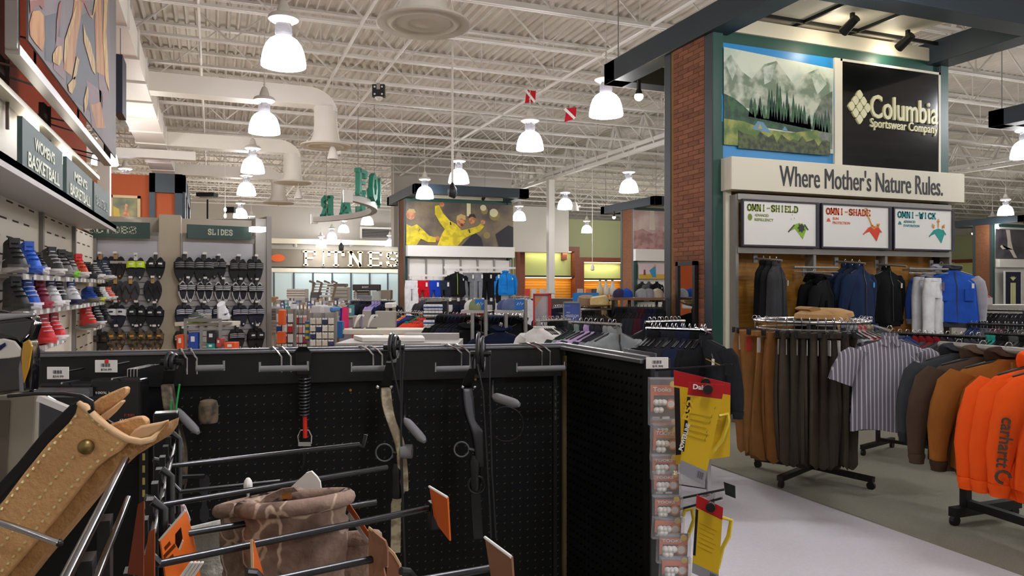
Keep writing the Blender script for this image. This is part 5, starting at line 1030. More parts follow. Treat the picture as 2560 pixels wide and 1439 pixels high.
# dark peg display with small white goods beside it
t = thing('peg_display', 'black peg display of small white and red accessories', 'stand', at_t(1140, 860, 10.2), -YAW); A, B = at_t(1116, 850, 10.2), at_t(1238, 750, 10.2); wdt = (B - A).xy.length; t.location = (A.x, A.y, 0); b = MB(); b.box(0, 0, 0, wdt, .08, B.z); build('back', b, M_black, t)
for j in range(6): b = MB(); b.box(wdt * (j + .5) / 6 - .012, -.10, B.z - .015, wdt * (j + .5) / 6 + .02, -.09, B.z + .03); build('price_ticket', b, M_card, t)
gc = ['#d8d8d8', '#1c1c20', '#b8b8ba', '#7a1c1c', '#22243a', '#e2e2e2']
for i in range(4):
    for j in range(7):
        c = rnd.choice(gc); nmx = {'#d8d8d8': 'white', '#1c1c20': 'black', '#b8b8ba': 'grey', '#7a1c1c': 'dark red', '#22243a': 'navy', '#e2e2e2': 'bright white'}[c]; p = at_t(1124 + j * 16.5, 762 + i * 21, 10.05); o = thing('glove_pack', '%s accessory pack, %s along %s row, black peg display' % (nmx, (od5 + ['sixth', 'seventh'])[j], od5[i]), 'pack', p, -YAW, 'accessory packs on the black peg display'); b = MB(); b.loft([ring(-.09, .03, .02, 12), ring(-.05, .045, .025, 12), ring(0, .04, .02, 12)]); build('glove', b, fab(c), o, smooth=True); b = MB(); b.box(-.03, -.004, 0, .03, .0, .03); build('card', b, prn('#26262a'), o)
# grey low counter with a white slab on it, behind the black panel
tt = 5.2; A, B = at_t(838, 858, tt), at_t(1146, 858, tt); u, f = V((CA, -SA, 0)), V((SA, CA, 0)); B.z = A.z
t = thing('low_counter', 'grey steel counter just behind the black peg panel', 'counter', ((A + B) / 2).xy.to_3d()); b = MB(); b.loft([[(q.x, q.y, z) for q in (A, B, B + f * .5, A + f * .5)] for z in (0, A.z)]); build('body', b, M_grey, t, world=True)
for k in range(3): b = MB(); b.loft([[(q.x, q.y, z) for q in (A - f * .012, B - f * .012, B, A)] for z in (A.z - .03 - k * .03, A.z - .012 - k * .03)]); build('front_rail', b, M_steel, t, world=True)
A2, B2 = at_t(1010, 858, tt + .35), at_t(1146, 834, tt + .35); b = MB(); b.loft([[(q.x, q.y, z) for q in (A2, V((B2.x, B2.y, 0)), V((B2.x, B2.y, 0)) + f * .1, A2 + f * .1)] for z in (A.z - .01, B2.z)]); build('end_panel', b, M_grey, t, world=True)
A2 = at_t(905, 852, tt + .1); B2 = at_t(1062, 852, tt + .1); b = MB(); b.loft([[(q.x, q.y, z) for q in (A2, B2, B2 + f * .28 - u * .05, A2 + f * .28 - u * .12)] for z in (A.z + .002, A.z + .034)]); o = build('white_slab', b, m_whl, bev=.006); tag(o, 'thick white slab lying on the grey counter', 'slab')
# white table with grey blocks and two white sculpted shoe stands
tt = 9.6; A, B = at_t(862, 812, tt), at_t(1050, 832, tt - .9); zt = at_t(900, 818, tt).z
t = thing('white_table', 'white rounded display table with wooden legs in the mid floor', 'table', ((A + B) / 2).xy.to_3d()); b = MB(); c0 = (A + B) / 2 + f * .1; hw = (B - A).length / 2
ell = [(c0.x + (u.x * math.cos(q * math.pi / 14) * hw) + f.x * .3 * math.sin(q * math.pi / 14), c0.y + (u.y * math.cos(q * math.pi / 14) * hw) + f.y * .3 * math.sin(q * math.pi / 14)) for q in range(28)]
b.loft([[(x, y, z) for x, y in ell] for z in (zt - .05, zt)]); build('table_top', b, m_cream, t, world=True)
for s in (-.8, -.3, .3, .8): q = c0 + u * hw * s; b = MB(); b.bar((q.x, q.y, 0), (q.x, q.y, zt - .05), .06); build('leg', b, mat('light wood leg', '#a8794a', .5), t, world=True)
for px0, py0, px1, py1, lb in ((882, 790, 898, 812, 'small grey block under the left white shoe stand'), (906, 776, 924, 814, 'tall narrow grey block on the white table'), (938, 778, 988, 816, 'wide grey block on the white table'), (924, 796, 940, 818, 'small grey block under the right white shoe stand')):
    A2, B2 = at_t(px0, py1, tt - .05), at_t(px1, py0, tt - .05); o = thing('display_block', lb, 'block', (A2.x, A2.y, zt + .001), -YAW); b = MB(); b.box(0, 0, 0, (B2 - A2).xy.length, .12, B2.z - zt); build('block', b, M_grey, o, bev=.005)
for px, py, lb in ((896, 776, 'left white sculpted shoe stand on the white table'), (930, 786, 'right white sculpted shoe stand on the white table')):
    p = at_t(px, py + 34, tt - .3); o = thing('shoe_stand', lb, 'stand', (p.x, p.y, zt + .001), -YAW); h = .17
    b = MB(); b.loft([[(x - wx, -.03 * wd, z), (x + wx, -.03 * wd, z), (x + wx, .03 * wd, z), (x - wx, .03 * wd, z)] for x, z, wx, wd in ((-.05, 0, .008, .5), (-.04, .06, .012, .7), (-.015, .11, .02, 1), (.01, .15, .03, 1.1), (.035, .175, .035, 1), (.055, .165, .02, .9), (.065, .14, .008, .8))]); build('stand', b, m_whl, o, smooth=True, sub=1); b = MB(); b.box(-.07, -.03, 0, .06, .03, .008); build('foot', b, M_black, o)
for px, c, lb in ((880, '#d8501c', 'orange carton under the white table'), (905, '#c8482a', 'red orange carton under the white table'), (975, '#c0d030', 'lime carton under the white table')): PB('carton', lb, 'box', px, 832, px + 22, 862, 10.0, .2, pl(c))
# insole spinner and orange peg stand
def stand(lb, px0, px1, py0, py1, t, cols, rows, mk, nm, what, gcols, group, cat='pack', post=True):
    A, B = at_t(px0, py1, t), at_t(px1, py0, t); wdt = (B - A).xy.length; o = thing('peg_stand', lb, 'stand', (A.x, A.y, 0), -YAW)
    for x in ([0, wdt / 2, wdt] if post else [0, wdt]): b = MB(); b.box(x - .015, -.02, 0, x + .015, .04, B.z); build('post', b, M_steel, o)
    b = MB(); b.box(0, .02, .1, wdt, .035, B.z); build('back_panel', b, M_grey, o); b = MB(); b.box(-.05, -.15, 0, wdt + .05, .2, .05); build('base', b, M_black, o)
    for i in range(rows):
        for j in range(cols):
            c = gcols[(i * 7 + j * 3) % len(gcols)]; x = wdt * (j + .5) / cols; zz = B.z - .05 - (B.z - A.z) * (i + .5) / rows; hh = (B.z - A.z) / rows * .42; ww = wdt / cols * .42
            p = V((A.x, A.y, 0)) + u * x - f * .05; g = thing(nm, '%s %s, %s across in %s row of the %s' % (c[0], what, (od5 + ['sixth'])[j], (od5 + ['sixth'])[i], lb.split(',')[0].split(' of ')[0]), cat, (p.x, p.y, zz), -YAW, group)
            b = MB(); b.box(-ww, -.012, -hh, ww, .012, hh); build('pack', b, pl(c[1]), g); b = MB(); b.box(-ww, -.014, hh * .45, ww, -.012, hh); build('header_card', b, M_card, g); b = MB(); b.tube([(0, .05, hh * .9), (0, -.03, hh * .9)], .004, 5); build('hook', b, M_steel, g)
stand('grey insole stand, mid floor', 778, 838, 782, 872, 8.8, 4, 5, None, 'insole_pack', 'insole pack', [('cream', '#cfc4b0'), ('pale beige', '#d6cfc2'), ('navy', '#2a2e58'), ('cream', '#cfc4b0')], 'insole packs on the grey insole stand')
stand('grey orange-sided stand, mid floor', 694, 736, 772, 872, 9.4, 3, 4, None, 'lace_pack', 'accessory pack', [('white', '#d8d8da'), ('red', '#b02a2a'), ('white', '#dcdcdc'), ('blue', '#2a4a9a')], 'accessory packs on the orange sided stand')
stand('narrow grey stand of red and white packs, mid floor', 740, 770, 776, 872, 9.8, 3, 4, None, 'lace_pack', 'accessory pack', [('red', '#b8302e'), ('white', '#dadada'), ('pink', '#d88a80'), ('grey', '#8a8a8c')], 'accessory packs on the narrow grey stand')
for r, c, lb in (((695, 775, 710, 813), '#e0591a', 'upper orange side card of the accessory stand'), ((692, 829, 709, 859), '#e0591a', 'lower orange side card of the accessory stand'), ((762, 803, 780, 852), '#255a96', 'blue carton with yellow labels left of the insole stand'), ((839, 803, 856, 846), '#24619c', 'blue carton right of the insole stand')):
    o, w_, h_ = PB('side_card' if 'card' in lb else 'carton', lb, 'card' if 'card' in lb else 'box', *r, 9.0, .1, pl(c))
    if 'yellow' in lb:
        for k in range(3): b = MB(); b.box(w_ * .1, -.004, h_ * (.1 + .3 * k), w_ * .6, -.001, h_ * (.25 + .3 * k)); build('label', b, prn('#d0b820'), o)
for px, py, c, lb, tt in ((858, 770, '#2a2f9a', 'purple blue towel hanging beside the pink one', 9.6), (863, 768, '#d83a6a', 'pink towel hanging left of the white table', 9.4)):
    p = at_t(px, py, tt); o = thing('towel', lb, 'towel', p, -YAW + .6); b = MB(); b.loft([ring(-.3, .05, .02, 14, .2), ring(-.15, .045, .02, 14, .15), ring(0, .04, .015, 14)]); build('cloth', b, fab(c), o, smooth=True); b = MB(); b.tube([(0, 0, 0), (0, .2, .03)], .006, 5); build('hook', b, M_steel, o)
# far goods along the fitness wall: stacked gear, cartons and signs
FAR = [((717, 722, 762, 746), 26, '#cfc8bc', 'white bench press pad stack far back', 'gym_bench'), ((735, 744, 762, 760), 25, '#a8a69e', 'grey machine frame under the white pad stack', 'gym_machine'), ((668, 742, 684, 756), 24, '#a87c4a', 'tan carton at the far left of the fitness goods', 'carton'), ((690, 748, 702, 762), 22, '#d2cdb8', 'cream carton beside the tan one', 'carton'), ((703, 750, 714, 764), 22, '#3a58a0', 'blue carton among the fitness goods', 'carton'),
       ((822, 709, 863, 717), 27, '#8f7c58', 'brown boxed goods on top of the grey stack', 'carton'), ((826, 718, 868, 752), 27, '#a8a398', 'tall grey stack of cartons under the brown boxes', 'carton_stack'), ((812, 752, 842, 764), 24, '#b07a50', 'light brown carton in front of the grey stack', 'carton'), ((776, 730, 795, 748), 24, '#4a4846', 'dark round-topped machine far back', 'gym_machine'), ((776, 748, 794, 764), 23, '#38373a', 'dark grey crate under the round-topped machine', 'crate'), ((798, 738, 815, 744), 23, '#b8b6b4', 'flat grey platform on a post far back', 'platform'),
       ((881, 711, 946, 726), 24, '#2e2428', 'dark brown banner sign with pale word far back', 'banner'), ((884, 727, 920, 748), 24.3, '#b0aaa2', 'pale boxed goods under the dark banner', 'carton'), ((894, 739, 922, 758), 22, '#6a6a70', 'slate grey crate in front of the pale boxed goods', 'crate'), ((930, 728, 946, 752), 24, '#a5aaa5', 'grey panel right of the slate crate', 'panel'), ((946, 725, 976, 748), 25, '#8a7c6c', 'brown grey tarpaulin bundle far back', 'bundle'), ((962, 757, 982, 770), 15, '#e2e2e4', 'white blank price sign over the dark tops', 'sign'), ((777, 764, 803, 786), 12, '#c2c4c6', 'grey picture stand behind the insole stand', 'stand'), ((805, 766, 815, 784), 12.2, '#b4b6b8', 'grey upright board beside the picture stand', 'panel'), ((824, 768, 832, 780), 11, '#3a78b8', 'blue bottle shaped pack above the insole stand', 'pack'), ((668, 770, 690, 800), 15, '#5b554f', 'dark stacked shelf goods beside the end post', 'carton'), ((672, 800, 690, 832), 15, '#8a8076', 'brown grey shelf goods beside the end post', 'carton')]
for i, (r, tt, c, lb, nm) in enumerate(FAR):
    A, B = at_t(r[0], r[3], tt), at_t(r[2], r[1], tt); wdt = (B - A).xy.length; h = B.z - A.z
    o = thing(nm, lb, nm.split('_')[-1], (A.x, A.y, 0 if nm not in ('banner',) else 0), -YAW); z0 = A.z; b = MB(); b.box(0, 0, z0, wdt, .5, B.z); build('body', b, pl(c, .6), o, bev=.02)
    for q in (.08, .92): b = MB(); b.box(wdt * q - .03, .2, 0, wdt * q + .03, .26, z0); build('leg', b, M_grey, o)
    if nm in ('carton', 'carton_stack', 'gym_bench'):
        for k in range(1, 4): b = MB(); b.box(-.01, -.012, z0 + h * k / 4, wdt + .01, 0, z0 + h * k / 4 + .02); build('edge_band', b, pl('#6d675f'), o)
    if nm == 'banner': text('lettering', 'BODY', wdt * .25, h * .3, M_card, o, (wdt * .5, -.002, z0 + h * .55))
# two folded treadmills with light slatted decks
for px, tt, lb in ((782, 25, 'folded treadmill with pale slats, left of two'), (800, 24.6, 'folded treadmill with pale slats, right of two')):
    A = at_t(px, 742, tt); o = thing('treadmill', lb, 'treadmill', (A.x, A.y, 0), -YAW); z1 = at_t(px, 707, tt).z
    for k in range(5): b = MB(); zz = A.z + (z1 - A.z) * k / 5; b.box(0, .0, zz + .02, .42, .06, zz + (z1 - A.z) / 5 - .02); build('slat', b, pl('#c2c4c0'), o)
    for s in (-.05, .43): b = MB(); b.tube([(s, -.02, .0), (s, -.02, A.z), (s + .12, -.05, z1), (s, -.2, z1 + .05)], .04, 6); build('side_rail', b, pl('#7a6a58'), o)
    b = MB(); b.box(.05, -.3, A.z - .3, .4, .0, A.z - .15); build('console', b, pl('#3a3638'), o)
ODN = 'first second third fourth fifth sixth seventh eighth ninth tenth eleventh twelfth thirteenth fourteenth fifteenth sixteenth seventeenth eighteenth nineteenth twentieth twenty-first twenty-second'.split()
# low far goods shelf rows filled with small cartons, between the stands and the fitness wall
cols = [('grey', '#9a9aa0'), ('white', '#c8ccd0'), ('blue', '#5a6a9a'), ('brown', '#8a7a68'), ('dark', '#4a4a52'), ('teal', '#4a8a8a'), ('tan', '#b09a80')]
for ri, (x0, x1, py, tt, n) in enumerate(((672, 880, 778, 19, 22), (690, 900, 768, 21, 22), (700, 880, 790, 16, 16))):
    A, B = at_t(x0, py, tt), at_t(x1, py, tt); B.z = A.z; wdt = (B - A).xy.length; o = thing('low_shelf', ['lower far long shelf row', 'upper far long shelf row', 'nearest low shelf row'][ri], 'shelving', (A.x, A.y, 0), -YAW); b = MB(); b.box(0, 0, 0, wdt, .4, A.z - .02); build('body', b, pl('#77737a', .6), o); b = MB(); b.box(-.02, -.03, A.z - .03, wdt + .02, .43, A.z); build('top', b, M_grey, o)
    for j in range(n):
        c = cols[(j * 3 + ri) % 7]; hh = rnd.uniform(.08, .26); ww = wdt / n * .8; p = V((A.x, A.y, 0)) + u * (wdt * (j + .1) / n) + f * .05; g = thing('small_carton', '%s small carton, %s from left on the %s' % (c[0], ODN[j], o['label']), 'box', (p.x, p.y, A.z + .001), -YAW, 'small cartons on far shelf rows'); b = MB(); b.box(0, 0, 0, ww, .25, hh); build('box', b, pl(c[1], .6), g); b = MB(); b.box(ww * .2, -.004, hh * .3, ww * .8, -.001, hh * .7); build('label', b, M_card, g)
# red framed poster stand
tt = 9.6; A, B = at_t(1333, 882, tt), at_t(1378, 734, tt); wdt = (B - A).xy.length; o = thing('poster_stand', 'red framed upright poster of grey mountains by the white column', 'sign', (A.x, A.y, 0), -YAW); z0, z1 = A.z, B.z
b = MB(); b.box(.02, .0, z0, wdt - .04, .03, z1 - .02); build('board', b, mat('poster mountain grey', '#7d7f8c', .5, col2='#b9b2b0', sc=2.5, nz=.1), o); flat([(mat('poster hill', '#5b5b6a', .5, col2='#4a4650', sc=5, nz=.1), [[(.02, z0), (wdt - .04, z0), (wdt - .04, z0 + .30), (wdt * .6, z0 + .38), (wdt * .3, z0 + .34), (.02, z0 + .42)]]), (prn('#c98f6a'), [[(.02, z1 - .04), (wdt * .5, z1 - .04), (.02, z1 - .18)]]), (prn('#d0b040'), [[(.03, z0 + .12), (.06, z0 + .12), (.05, z0 + .18)]])], None, o, 0, dy=.003)
text('lettering', 'NOT', .07, .03, M_card, o, (.07, -.014, z0 + .42)); text('lettering', 'FOR', .07, .03, M_card, o, (.08, -.014, z0 + .38)); text('lettering', 'HEROES', .13, .03, M_card, o, (.13, -.014, z0 + .34))
for a, c, d, e in ((0, 0, .02, z1), (wdt - .04, 0, wdt, z1), (0, z1 - .02, wdt, z1)): b = MB(); b.box(a, -.02, c, d, .06, e); build('frame', b, pl('#c2262a', .35), o)
# blue sign stand
tt = 9.0; A, B = at_t(1408, 832, tt), at_t(1452, 754, tt); wdt = (B - A).xy.length; o = thing('poster_stand', 'blue sign in a grey frame with white lettering beside straw hats', 'sign', (A.x, A.y, 0), -YAW); z0, z1 = A.z, B.z; b = MB(); b.box(.012, 0, z0, wdt - .012, .02, z1 - .02); build('board', b, mat('poster blue', '#46569c', .4, nz=.12, sc=3), o)
text('lettering', 'STAY', .06, .022, prn('#5ab0dc'), o, (.05, -.001, z1 - .05)); text('lettering', 'FREEDOM', .14, .03, M_card, o, (.11, -.001, z0 + .20)); text('lettering', 'FIND', .04, .015, M_card, o, (.06, -.001, z0 + .24))
for a, c, d, e in ((0, 0, .012, z1), (wdt - .012, 0, wdt, z1), (0, z1 - .02, wdt, z1)): b = MB(); b.box(a, -.01, c, d, .03, e); build('frame', b, M_steel, o)
b = MB(); b.box(-.05, -.15, 0, wdt + .05, .15, .03); build('base', b, M_black, o)
tt = 14; A, B = at_t(1432, 758, tt), at_t(1497, 732, tt); wdt = (B - A).xy.length; o = thing('brand_board', 'bright blue board with pale mark behind the straw hats', 'sign', (A.x, A.y, 0), -YAW); b = MB(); b.box(0, 0, A.z, wdt, .03, B.z); build('board', b, prn('#1f72b8'), o); b = MB(); b.plate([(wdt * .55, A.z + .10), (wdt * .7, A.z + .08), (wdt * .62, A.z + .15)], -.003); build('mark', b, prn('#8fc4e8'), o)
for q in (.1, .9): b = MB(); b.box(wdt * q - .02, .03, 0, wdt * q + .02, .06, A.z); build('post', b, M_steel, o)
# hats, on stands
K_hat = Kit(); b = MB(); b.loft([[(r * 1.12 * math.cos(q * math.pi / 12), r * math.sin(q * math.pi / 12), z + (.03 * abs(math.cos(q * math.pi / 12)) if r > .15 else 0)) for q in range(24)] for r, z in ((.10, .0), (.14, -.004), (.18, .0), (.182, .004), (.14, .002), (.102, .006), (.098, .06), (.088, .1), (.06, .112), (.02, .10))]); K_hat.part('brim_and_crown', b, 'main', smooth=True); b = MB(); b.lathe([(.104, .006), (.104, .03), (.1, .03)], 24); K_hat.part('hat_band', b, 'band', smooth=True)
b = MB(); b.tube([(0, 0, 0), (0, 0, -1.55)], .012, 6); K_hat.part('hat_pole', b, 'pole')
m_straw = mat('straw weave', '#c9b37a', .8, nz=.12, sc=60, bump=.4, bsc=160); m_felt = mat('brown felt', '#8a7258', .9, nz=.12, sc=20)
for px, py, tt, m, lb, sc in ((1466, 764, 9.8, m_felt, 'tan brown brimmed hat beside the straw hat', 1.15), (1500, 765, 9.6, m_straw, 'pale straw hat with a wide brim on the rack', 1.15)): p = at_t(px, py, tt); K_hat.place('sun_hat', lb, 'hat', p, .4, {'main': m, 'band': m if m is m_straw else fab('#4a3a2c'), 'pole': M_steel}, 'brimmed hats', scale=sc, rot=(.18 * (1 if m is m_felt else -.4), -.10, .3), skip=('hat_pole',)); o = thing('hat_peg', 'steel peg under the ' + lb.split(' beside')[0].split(' with')[0], 'peg', (p.x, p.y, 0)); b = MB(); b.tube([(0, 0, 0), (0, 0, p.z + .06)], .012, 6); build('pole', b, M_steel, o); b = MB(); b.lathe([(.15, 0), (.15, .02), (.02, .03)], 16); build('foot', b, M_black, o)
# dark steel table rack with brown top, caps and folded goods
tt = 9.4; A, B = at_t(1533, 748, tt), at_t(1660, 748, tt - .2); B.z = A.z; t = thing('table_rack', 'black steel rack with brown board top left of the brick pillar', 'rack', ((A + B) / 2).xy.to_3d()); b = MB(); b.loft([[(q.x, q.y, z) for q in (A, B, B + f * .5, A + f * .5)] for z in (A.z - .01, A.z + .02)]); build('top', b, mat('brown board', '#6e4a30', .5), t, world=True)
for q in (A, B, A + u * .2, A + f * .48, B + f * .48): b = MB(); b.bar((q.x, q.y, 0), (q.x, q.y, A.z - .01), .03); build('post', b, M_black, t, world=True)
b = MB(); b.bar((A.x, A.y, A.z - .1), (B.x, B.y, A.z - .1), .02); build('hang_bar', b, M_black, t, world=True)
row(A + u * .05 + V((0, 0, -.09)), B + V((0, 0, -.09)), garms(13, [('black', '#121214'), ('dark grey', '#232327'), ('maroon', '#3a1620'), ('navy', '#171a30'), ('black', '#131316')], K_jack, 'dark_jacket', 'jacket'), 'the brown topped black rack', 'jackets under the brown board top')
for px, c, c2, lb in ((1566, '#25489c', '#1c2c60', 'royal blue cap on the brown board top'), (1548, '#3a3250', '#c04030', 'dark purple cap with red peak on the brown board top'), (1622, '#7d7f84', '#5f6064', 'grey cap on the brown board top'), (1643, '#b0a48c', '#9a8e78', 'beige cap on the brown board top'), (1604, '#8a8c90', '#6d6e72', 'pale grey cap on the brown board top')): p = at_t(px, 746, tt + .15); K_cap.place('cap', lb, 'cap', (p.x, p.y, A.z + .021), rnd.uniform(-1, 1), {'main': fab(c), 'trim': fab(c2)}, 'caps on the brown board top', .95)
# boxed goods, bottles and shelf items in front of the lit wooden bays
for j, (px, c, lb) in enumerate(((1312, '#c8302c', 'red carton before the tall wall bay'), (1328, '#d0d0cc', 'white carton before the tall wall bay'), (1350, '#c8c4c0', 'pale carton before the tall wall bay'), (1445, '#b8b0a4', 'grey carton before the lower wall bay'), (1466, '#c86a30', 'orange carton before the lower wall bay'), (1480, '#40404a', 'dark carton before the lower wall bay'))): PB('carton', lb, 'box', px, 722, px + 13, 745, 20, .2, pl(c))
PB('display_counter', 'long dark counter in front of the wooden wall bays', 'counter', 1300, 746, 1545, 862, 20.6, .6, pl('#4a4038'))
kb = Kit(); b = MB(); b.lathe([(.05, 0), (.08, .04), (.07, .16), (.03, .26), (.025, .32)], 12); kb.part('body', b, 'main', smooth=True); b = MB(); b.lathe([(.03, .32), (.03, .35)], 10); kb.part('cap', b, 'cap'); b = MB(); b.lathe([(.06, -1.9), (.06, 0)], 8); kb.part('riser', b, 'cap')
for px, c, lb in ((1500, '#c9b890', 'cream trophy shaped bottle, left of three'), (1515, '#d0c8b8', 'pale trophy shaped bottle, middle of three'), (1531, '#c8c4bc', 'silver trophy shaped bottle, right of three')): p = at_t(px, 738, 19); kb.place('trophy', lb, 'trophy', p, 0, {'main': pl(c, .3), 'cap': pl('#8a6a40')}, 'trophies before the lower wall bay', 1.1)
# racks between the black panel and the brick pillar
rack('rack behind the black panel corner', 1345, 802, 7.0, 1420, 800, 7.2, [(K_tee, cl('#d4d2cc'), 'pale_tee', 'off white tee', 'shirt')] * 5 + garms(6, [('black', '#161618'), ('charcoal', '#28282c')], K_fleece, 'dark_fleece', 'fleece'), 'tops behind the black panel corner')
rack('jacket rack behind the right black panel', 1430, 806, 6.2, 1545, 812, 5.8, [(K_jack, cl('#27302e'), 'dark_jacket', 'dark green jacket', 'jacket'), (K_jack, cl('#6f7f78'), 'grey_jacket', 'grey green jacket', 'jacket'), (K_jack, cl('#a892b4', slv='#a892b4', trim='#2a2a34'), 'lilac_jacket', 'lilac jacket', 'jacket'), (K_jack, cl('#a68fb2', slv='#2a2a34'), 'lilac_jacket', 'lilac jacket with dark sleeves', 'jacket'), (K_jack, cl('#a993b6', trim='#2a2a34'), 'lilac_jacket', 'second all lilac jacket', 'jacket'), (K_jack, cl('#2c2c34'), 'dark_jacket', 'dark jacket', 'jacket'), (K_jack, cl('#7c8080'), 'grey_jacket', 'mid grey jacket', 'jacket'), (K_jack, cl('#85898a'), 'grey_jacket', 'pale grey jacket', 'jacket')], 'jackets behind the right black panel')
rack('chrome rack before the near brick pillar', 1625, 826, 5.6, 1770, 820, 5.35, garms(12, [('black', '#151517'), ('charcoal', '#222226'), ('navy', '#1a2036'), ('black', '#141416')], K_jack, 'black_jacket', 'jacket'), 'black jackets in front of the brick pillar', m=M_chrome, ft=.09)
rack('rear chrome rack beside the brick pillar', 1620, 808, 6.4, 1705, 800, 6.6, garms(8, [('black', '#121214'), ('dark navy', '#161a28')], K_jack, 'dark_coat', 'coat'), 'dark coats beside the brick pillar', m=M_chrome)
p = at_t(1764, 826, 5.25); K_jack.place('charcoal_jacket', 'large charcoal jacket facing out at the end of the black jackets', 'jacket', p, -YAW - 1.0, cl('#232427'), scale=.76); b = MB(); b.tube([p, p + V((SA, CA, 0)) * .3], .01, 6); tag(build('hanging_rail', b, M_chrome), 'chrome arm holding the large charcoal jacket', 'rail')
rack('small rack right of red poster stand', 1385, 770, 10.5, 1412, 768, 10.8, garms(6, [('navy', '#1c2234'), ('black', '#161618')], K_fleece, 'dark_pullover', 'pullover'), 'dark tops by the red poster stand')
rack('rack under the brimmed hats', 1455, 775, 9.4, 1530, 772, 9.6, garms(9, [('black', '#141416'), ('dark brown', '#2c241e'), ('tan', '#8a7458'), ('black', '#151517')], K_fleece, 'dark_pullover', 'pullover'), 'dark tops under the brimmed hats')
# ================================================================ APPAREL ON THE RIGHT
RV, FV = V((CA, -SA, 0)), V((SA, CA, 0))
# --- round rack in front of the near pavilion
c0 = at_t(2028, 803, 6.2); ZR = 1.285; RR = .44; c0.z = 0
t = thing('round_rack', 'round chrome rack of trousers and shirts in front of near pavilion', 'rack', c0)
b = MB(); b.tube([(RR * math.cos(q * math.pi / 24), RR * math.sin(q * math.pi / 24), ZR) for q in range(48)], .014, 8, True); build('ring_bar', b, M_chrome, t, smooth=True)
b = MB(); b.tube([(RR * .96 * math.cos(q * math.pi / 24), RR * .96 * math.sin(q * math.pi / 24), ZR - .06) for q in range(48)], .007, 6, True); build('lower_ring', b, M_steel, t, smooth=True)
b = MB(); b.bar((0, 0, .08), (0, 0, ZR), .05); build('post', b, M_black, t)
for k in range(4):
    a = k * math.pi / 2 + .35; q = V((math.cos(a), math.sin(a), 0)); b = MB(); b.bar(V((0, 0, ZR - .02)), q * RR + V((0, 0, ZR - .02)), .02); build('spoke', b, M_steel, t); b = MB(); b.bar(V((0, 0, .10)), q * .5 + V((0, 0, .08)), .05, .04); lg = build('leg', b, M_black, t)
    b = MB(); cc = q * .48 + V((0, 0, .032)); b.tube([cc - V((-q.y, q.x, 0)) * .012, cc + V((-q.y, q.x, 0)) * .012], .032, 12); build('caster', b, M_black, lg)
m_flor = mat('white flower print cloth', '#1c1c20', .9, col2='#9a9ca0', sc=16, nz=.1); m_plr = mat('red plaid cloth', '#8f2430', .9, col2='#b9b0a8', sc=22, nz=.1); m_plb = mat('blue plaid cloth', '#22345f', .9, col2='#1a1c26', sc=20, nz=.1); m_plg = mat('beige plaid cloth', '#a39a86', .9, col2='#6d6656', sc=24, nz=.1)
def cm(m, tag_=None): return {'main': m, 'sleeve': m, 'trim': m, 'zip': pl('#2a2a2e'), 'hang': m_hang, 'tag': prn(tag_) if tag_ else m_tag}
G = 'clothes on the round rack'; TAN, OLV = '#8a5f33', '#3d362e'
seq = [(a, K_fold[i % 3], cl(TAN if i < 3 else '#7a5029', tagc='#c2453a' if i == 2 else None), 'work_trousers', 'tan work trousers, %s from the left on the round rack' % od5[i], 'trousers') for i, a in enumerate((-12, 4, 20, 34))]
seq += [(45 + 7.4 * i, K_fold[i % 3], cl(OLV if i % 3 else '#453c33', tagc='#d8cbb8' if i in (1, 3) else None), 'work_trousers', 'dark olive work trousers, %s right of the tan ones, round rack' % ['first', 'second', 'third', 'fourth', 'fifth', 'sixth', 'seventh', 'eighth'][i], 'trousers') for i in range(8)]
seq += [(103, K_shirt, cm(m_flor), 'print_shirt', 'black and white print shirt right of the olive trousers', 'shirt'), (108, K_shirt, cm(m_flor), 'print_shirt', 'second black and white print shirt on the round rack', 'shirt'), (113, K_shirt, cm(m_plr), 'plaid_shirt', 'red plaid shirt on the round rack', 'shirt'), (119, K_shirt, cm(m_plr), 'plaid_shirt', 'second red plaid shirt on the round rack', 'shirt'), (125, K_shirt, cm(m_plg), 'plaid_shirt', 'beige plaid shirt on the round rack', 'shirt'), (131, K_shirt, cm(m_plg), 'plaid_shirt', 'second beige plaid shirt on the round rack', 'shirt'), (140, K_shirt, cm(m_plb), 'plaid_shirt', 'blue plaid shirt behind the striped one', 'shirt'), (163, K_shirt, cl('#1c2a58'), 'blue_shirt', 'plain deep blue shirt on the round rack', 'shirt'), (170, K_shirt, cm(m_plb), 'plaid_shirt', 'second blue plaid shirt on the round rack', 'shirt'), (178, K_shirt, cl('#1a2444'), 'blue_shirt', 'navy shirt at the right edge of the round rack', 'shirt'), (188, K_shirt, cl('#22305a'), 'blue_shirt', 'blue shirt at the back right of the round rack', 'shirt')]
for a, k, m, nm, lb, ct in seq:
    a = math.radians(a); d = -math.cos(a) * RV - math.sin(a) * FV; k.place(nm, lb, ct, (c0.x + d.x * RR, c0.y + d.y * RR, ZR + .014), math.atan2(d.y, d.x) + rnd.uniform(-.05, .05), m, G, 1.06 if k in K_fold else .92)
# long dark trousers low on the rack's right side
for i, (a, c) in enumerate(((138, '#1a1c28'), (150, '#1b2340'), (162, '#16181f'))):
    a = math.radians(a); d = -math.cos(a) * RV - math.sin(a) * FV; K_fold[i].place('dark_trousers', ['black', 'navy', 'charcoal'][i] + ' trousers hanging inside the round rack below the shirts', 'trousers', (c0.x + d.x * .2, c0.y + d.y * .2, 1.22), math.atan2(d.y, d.x), cl(c), G)
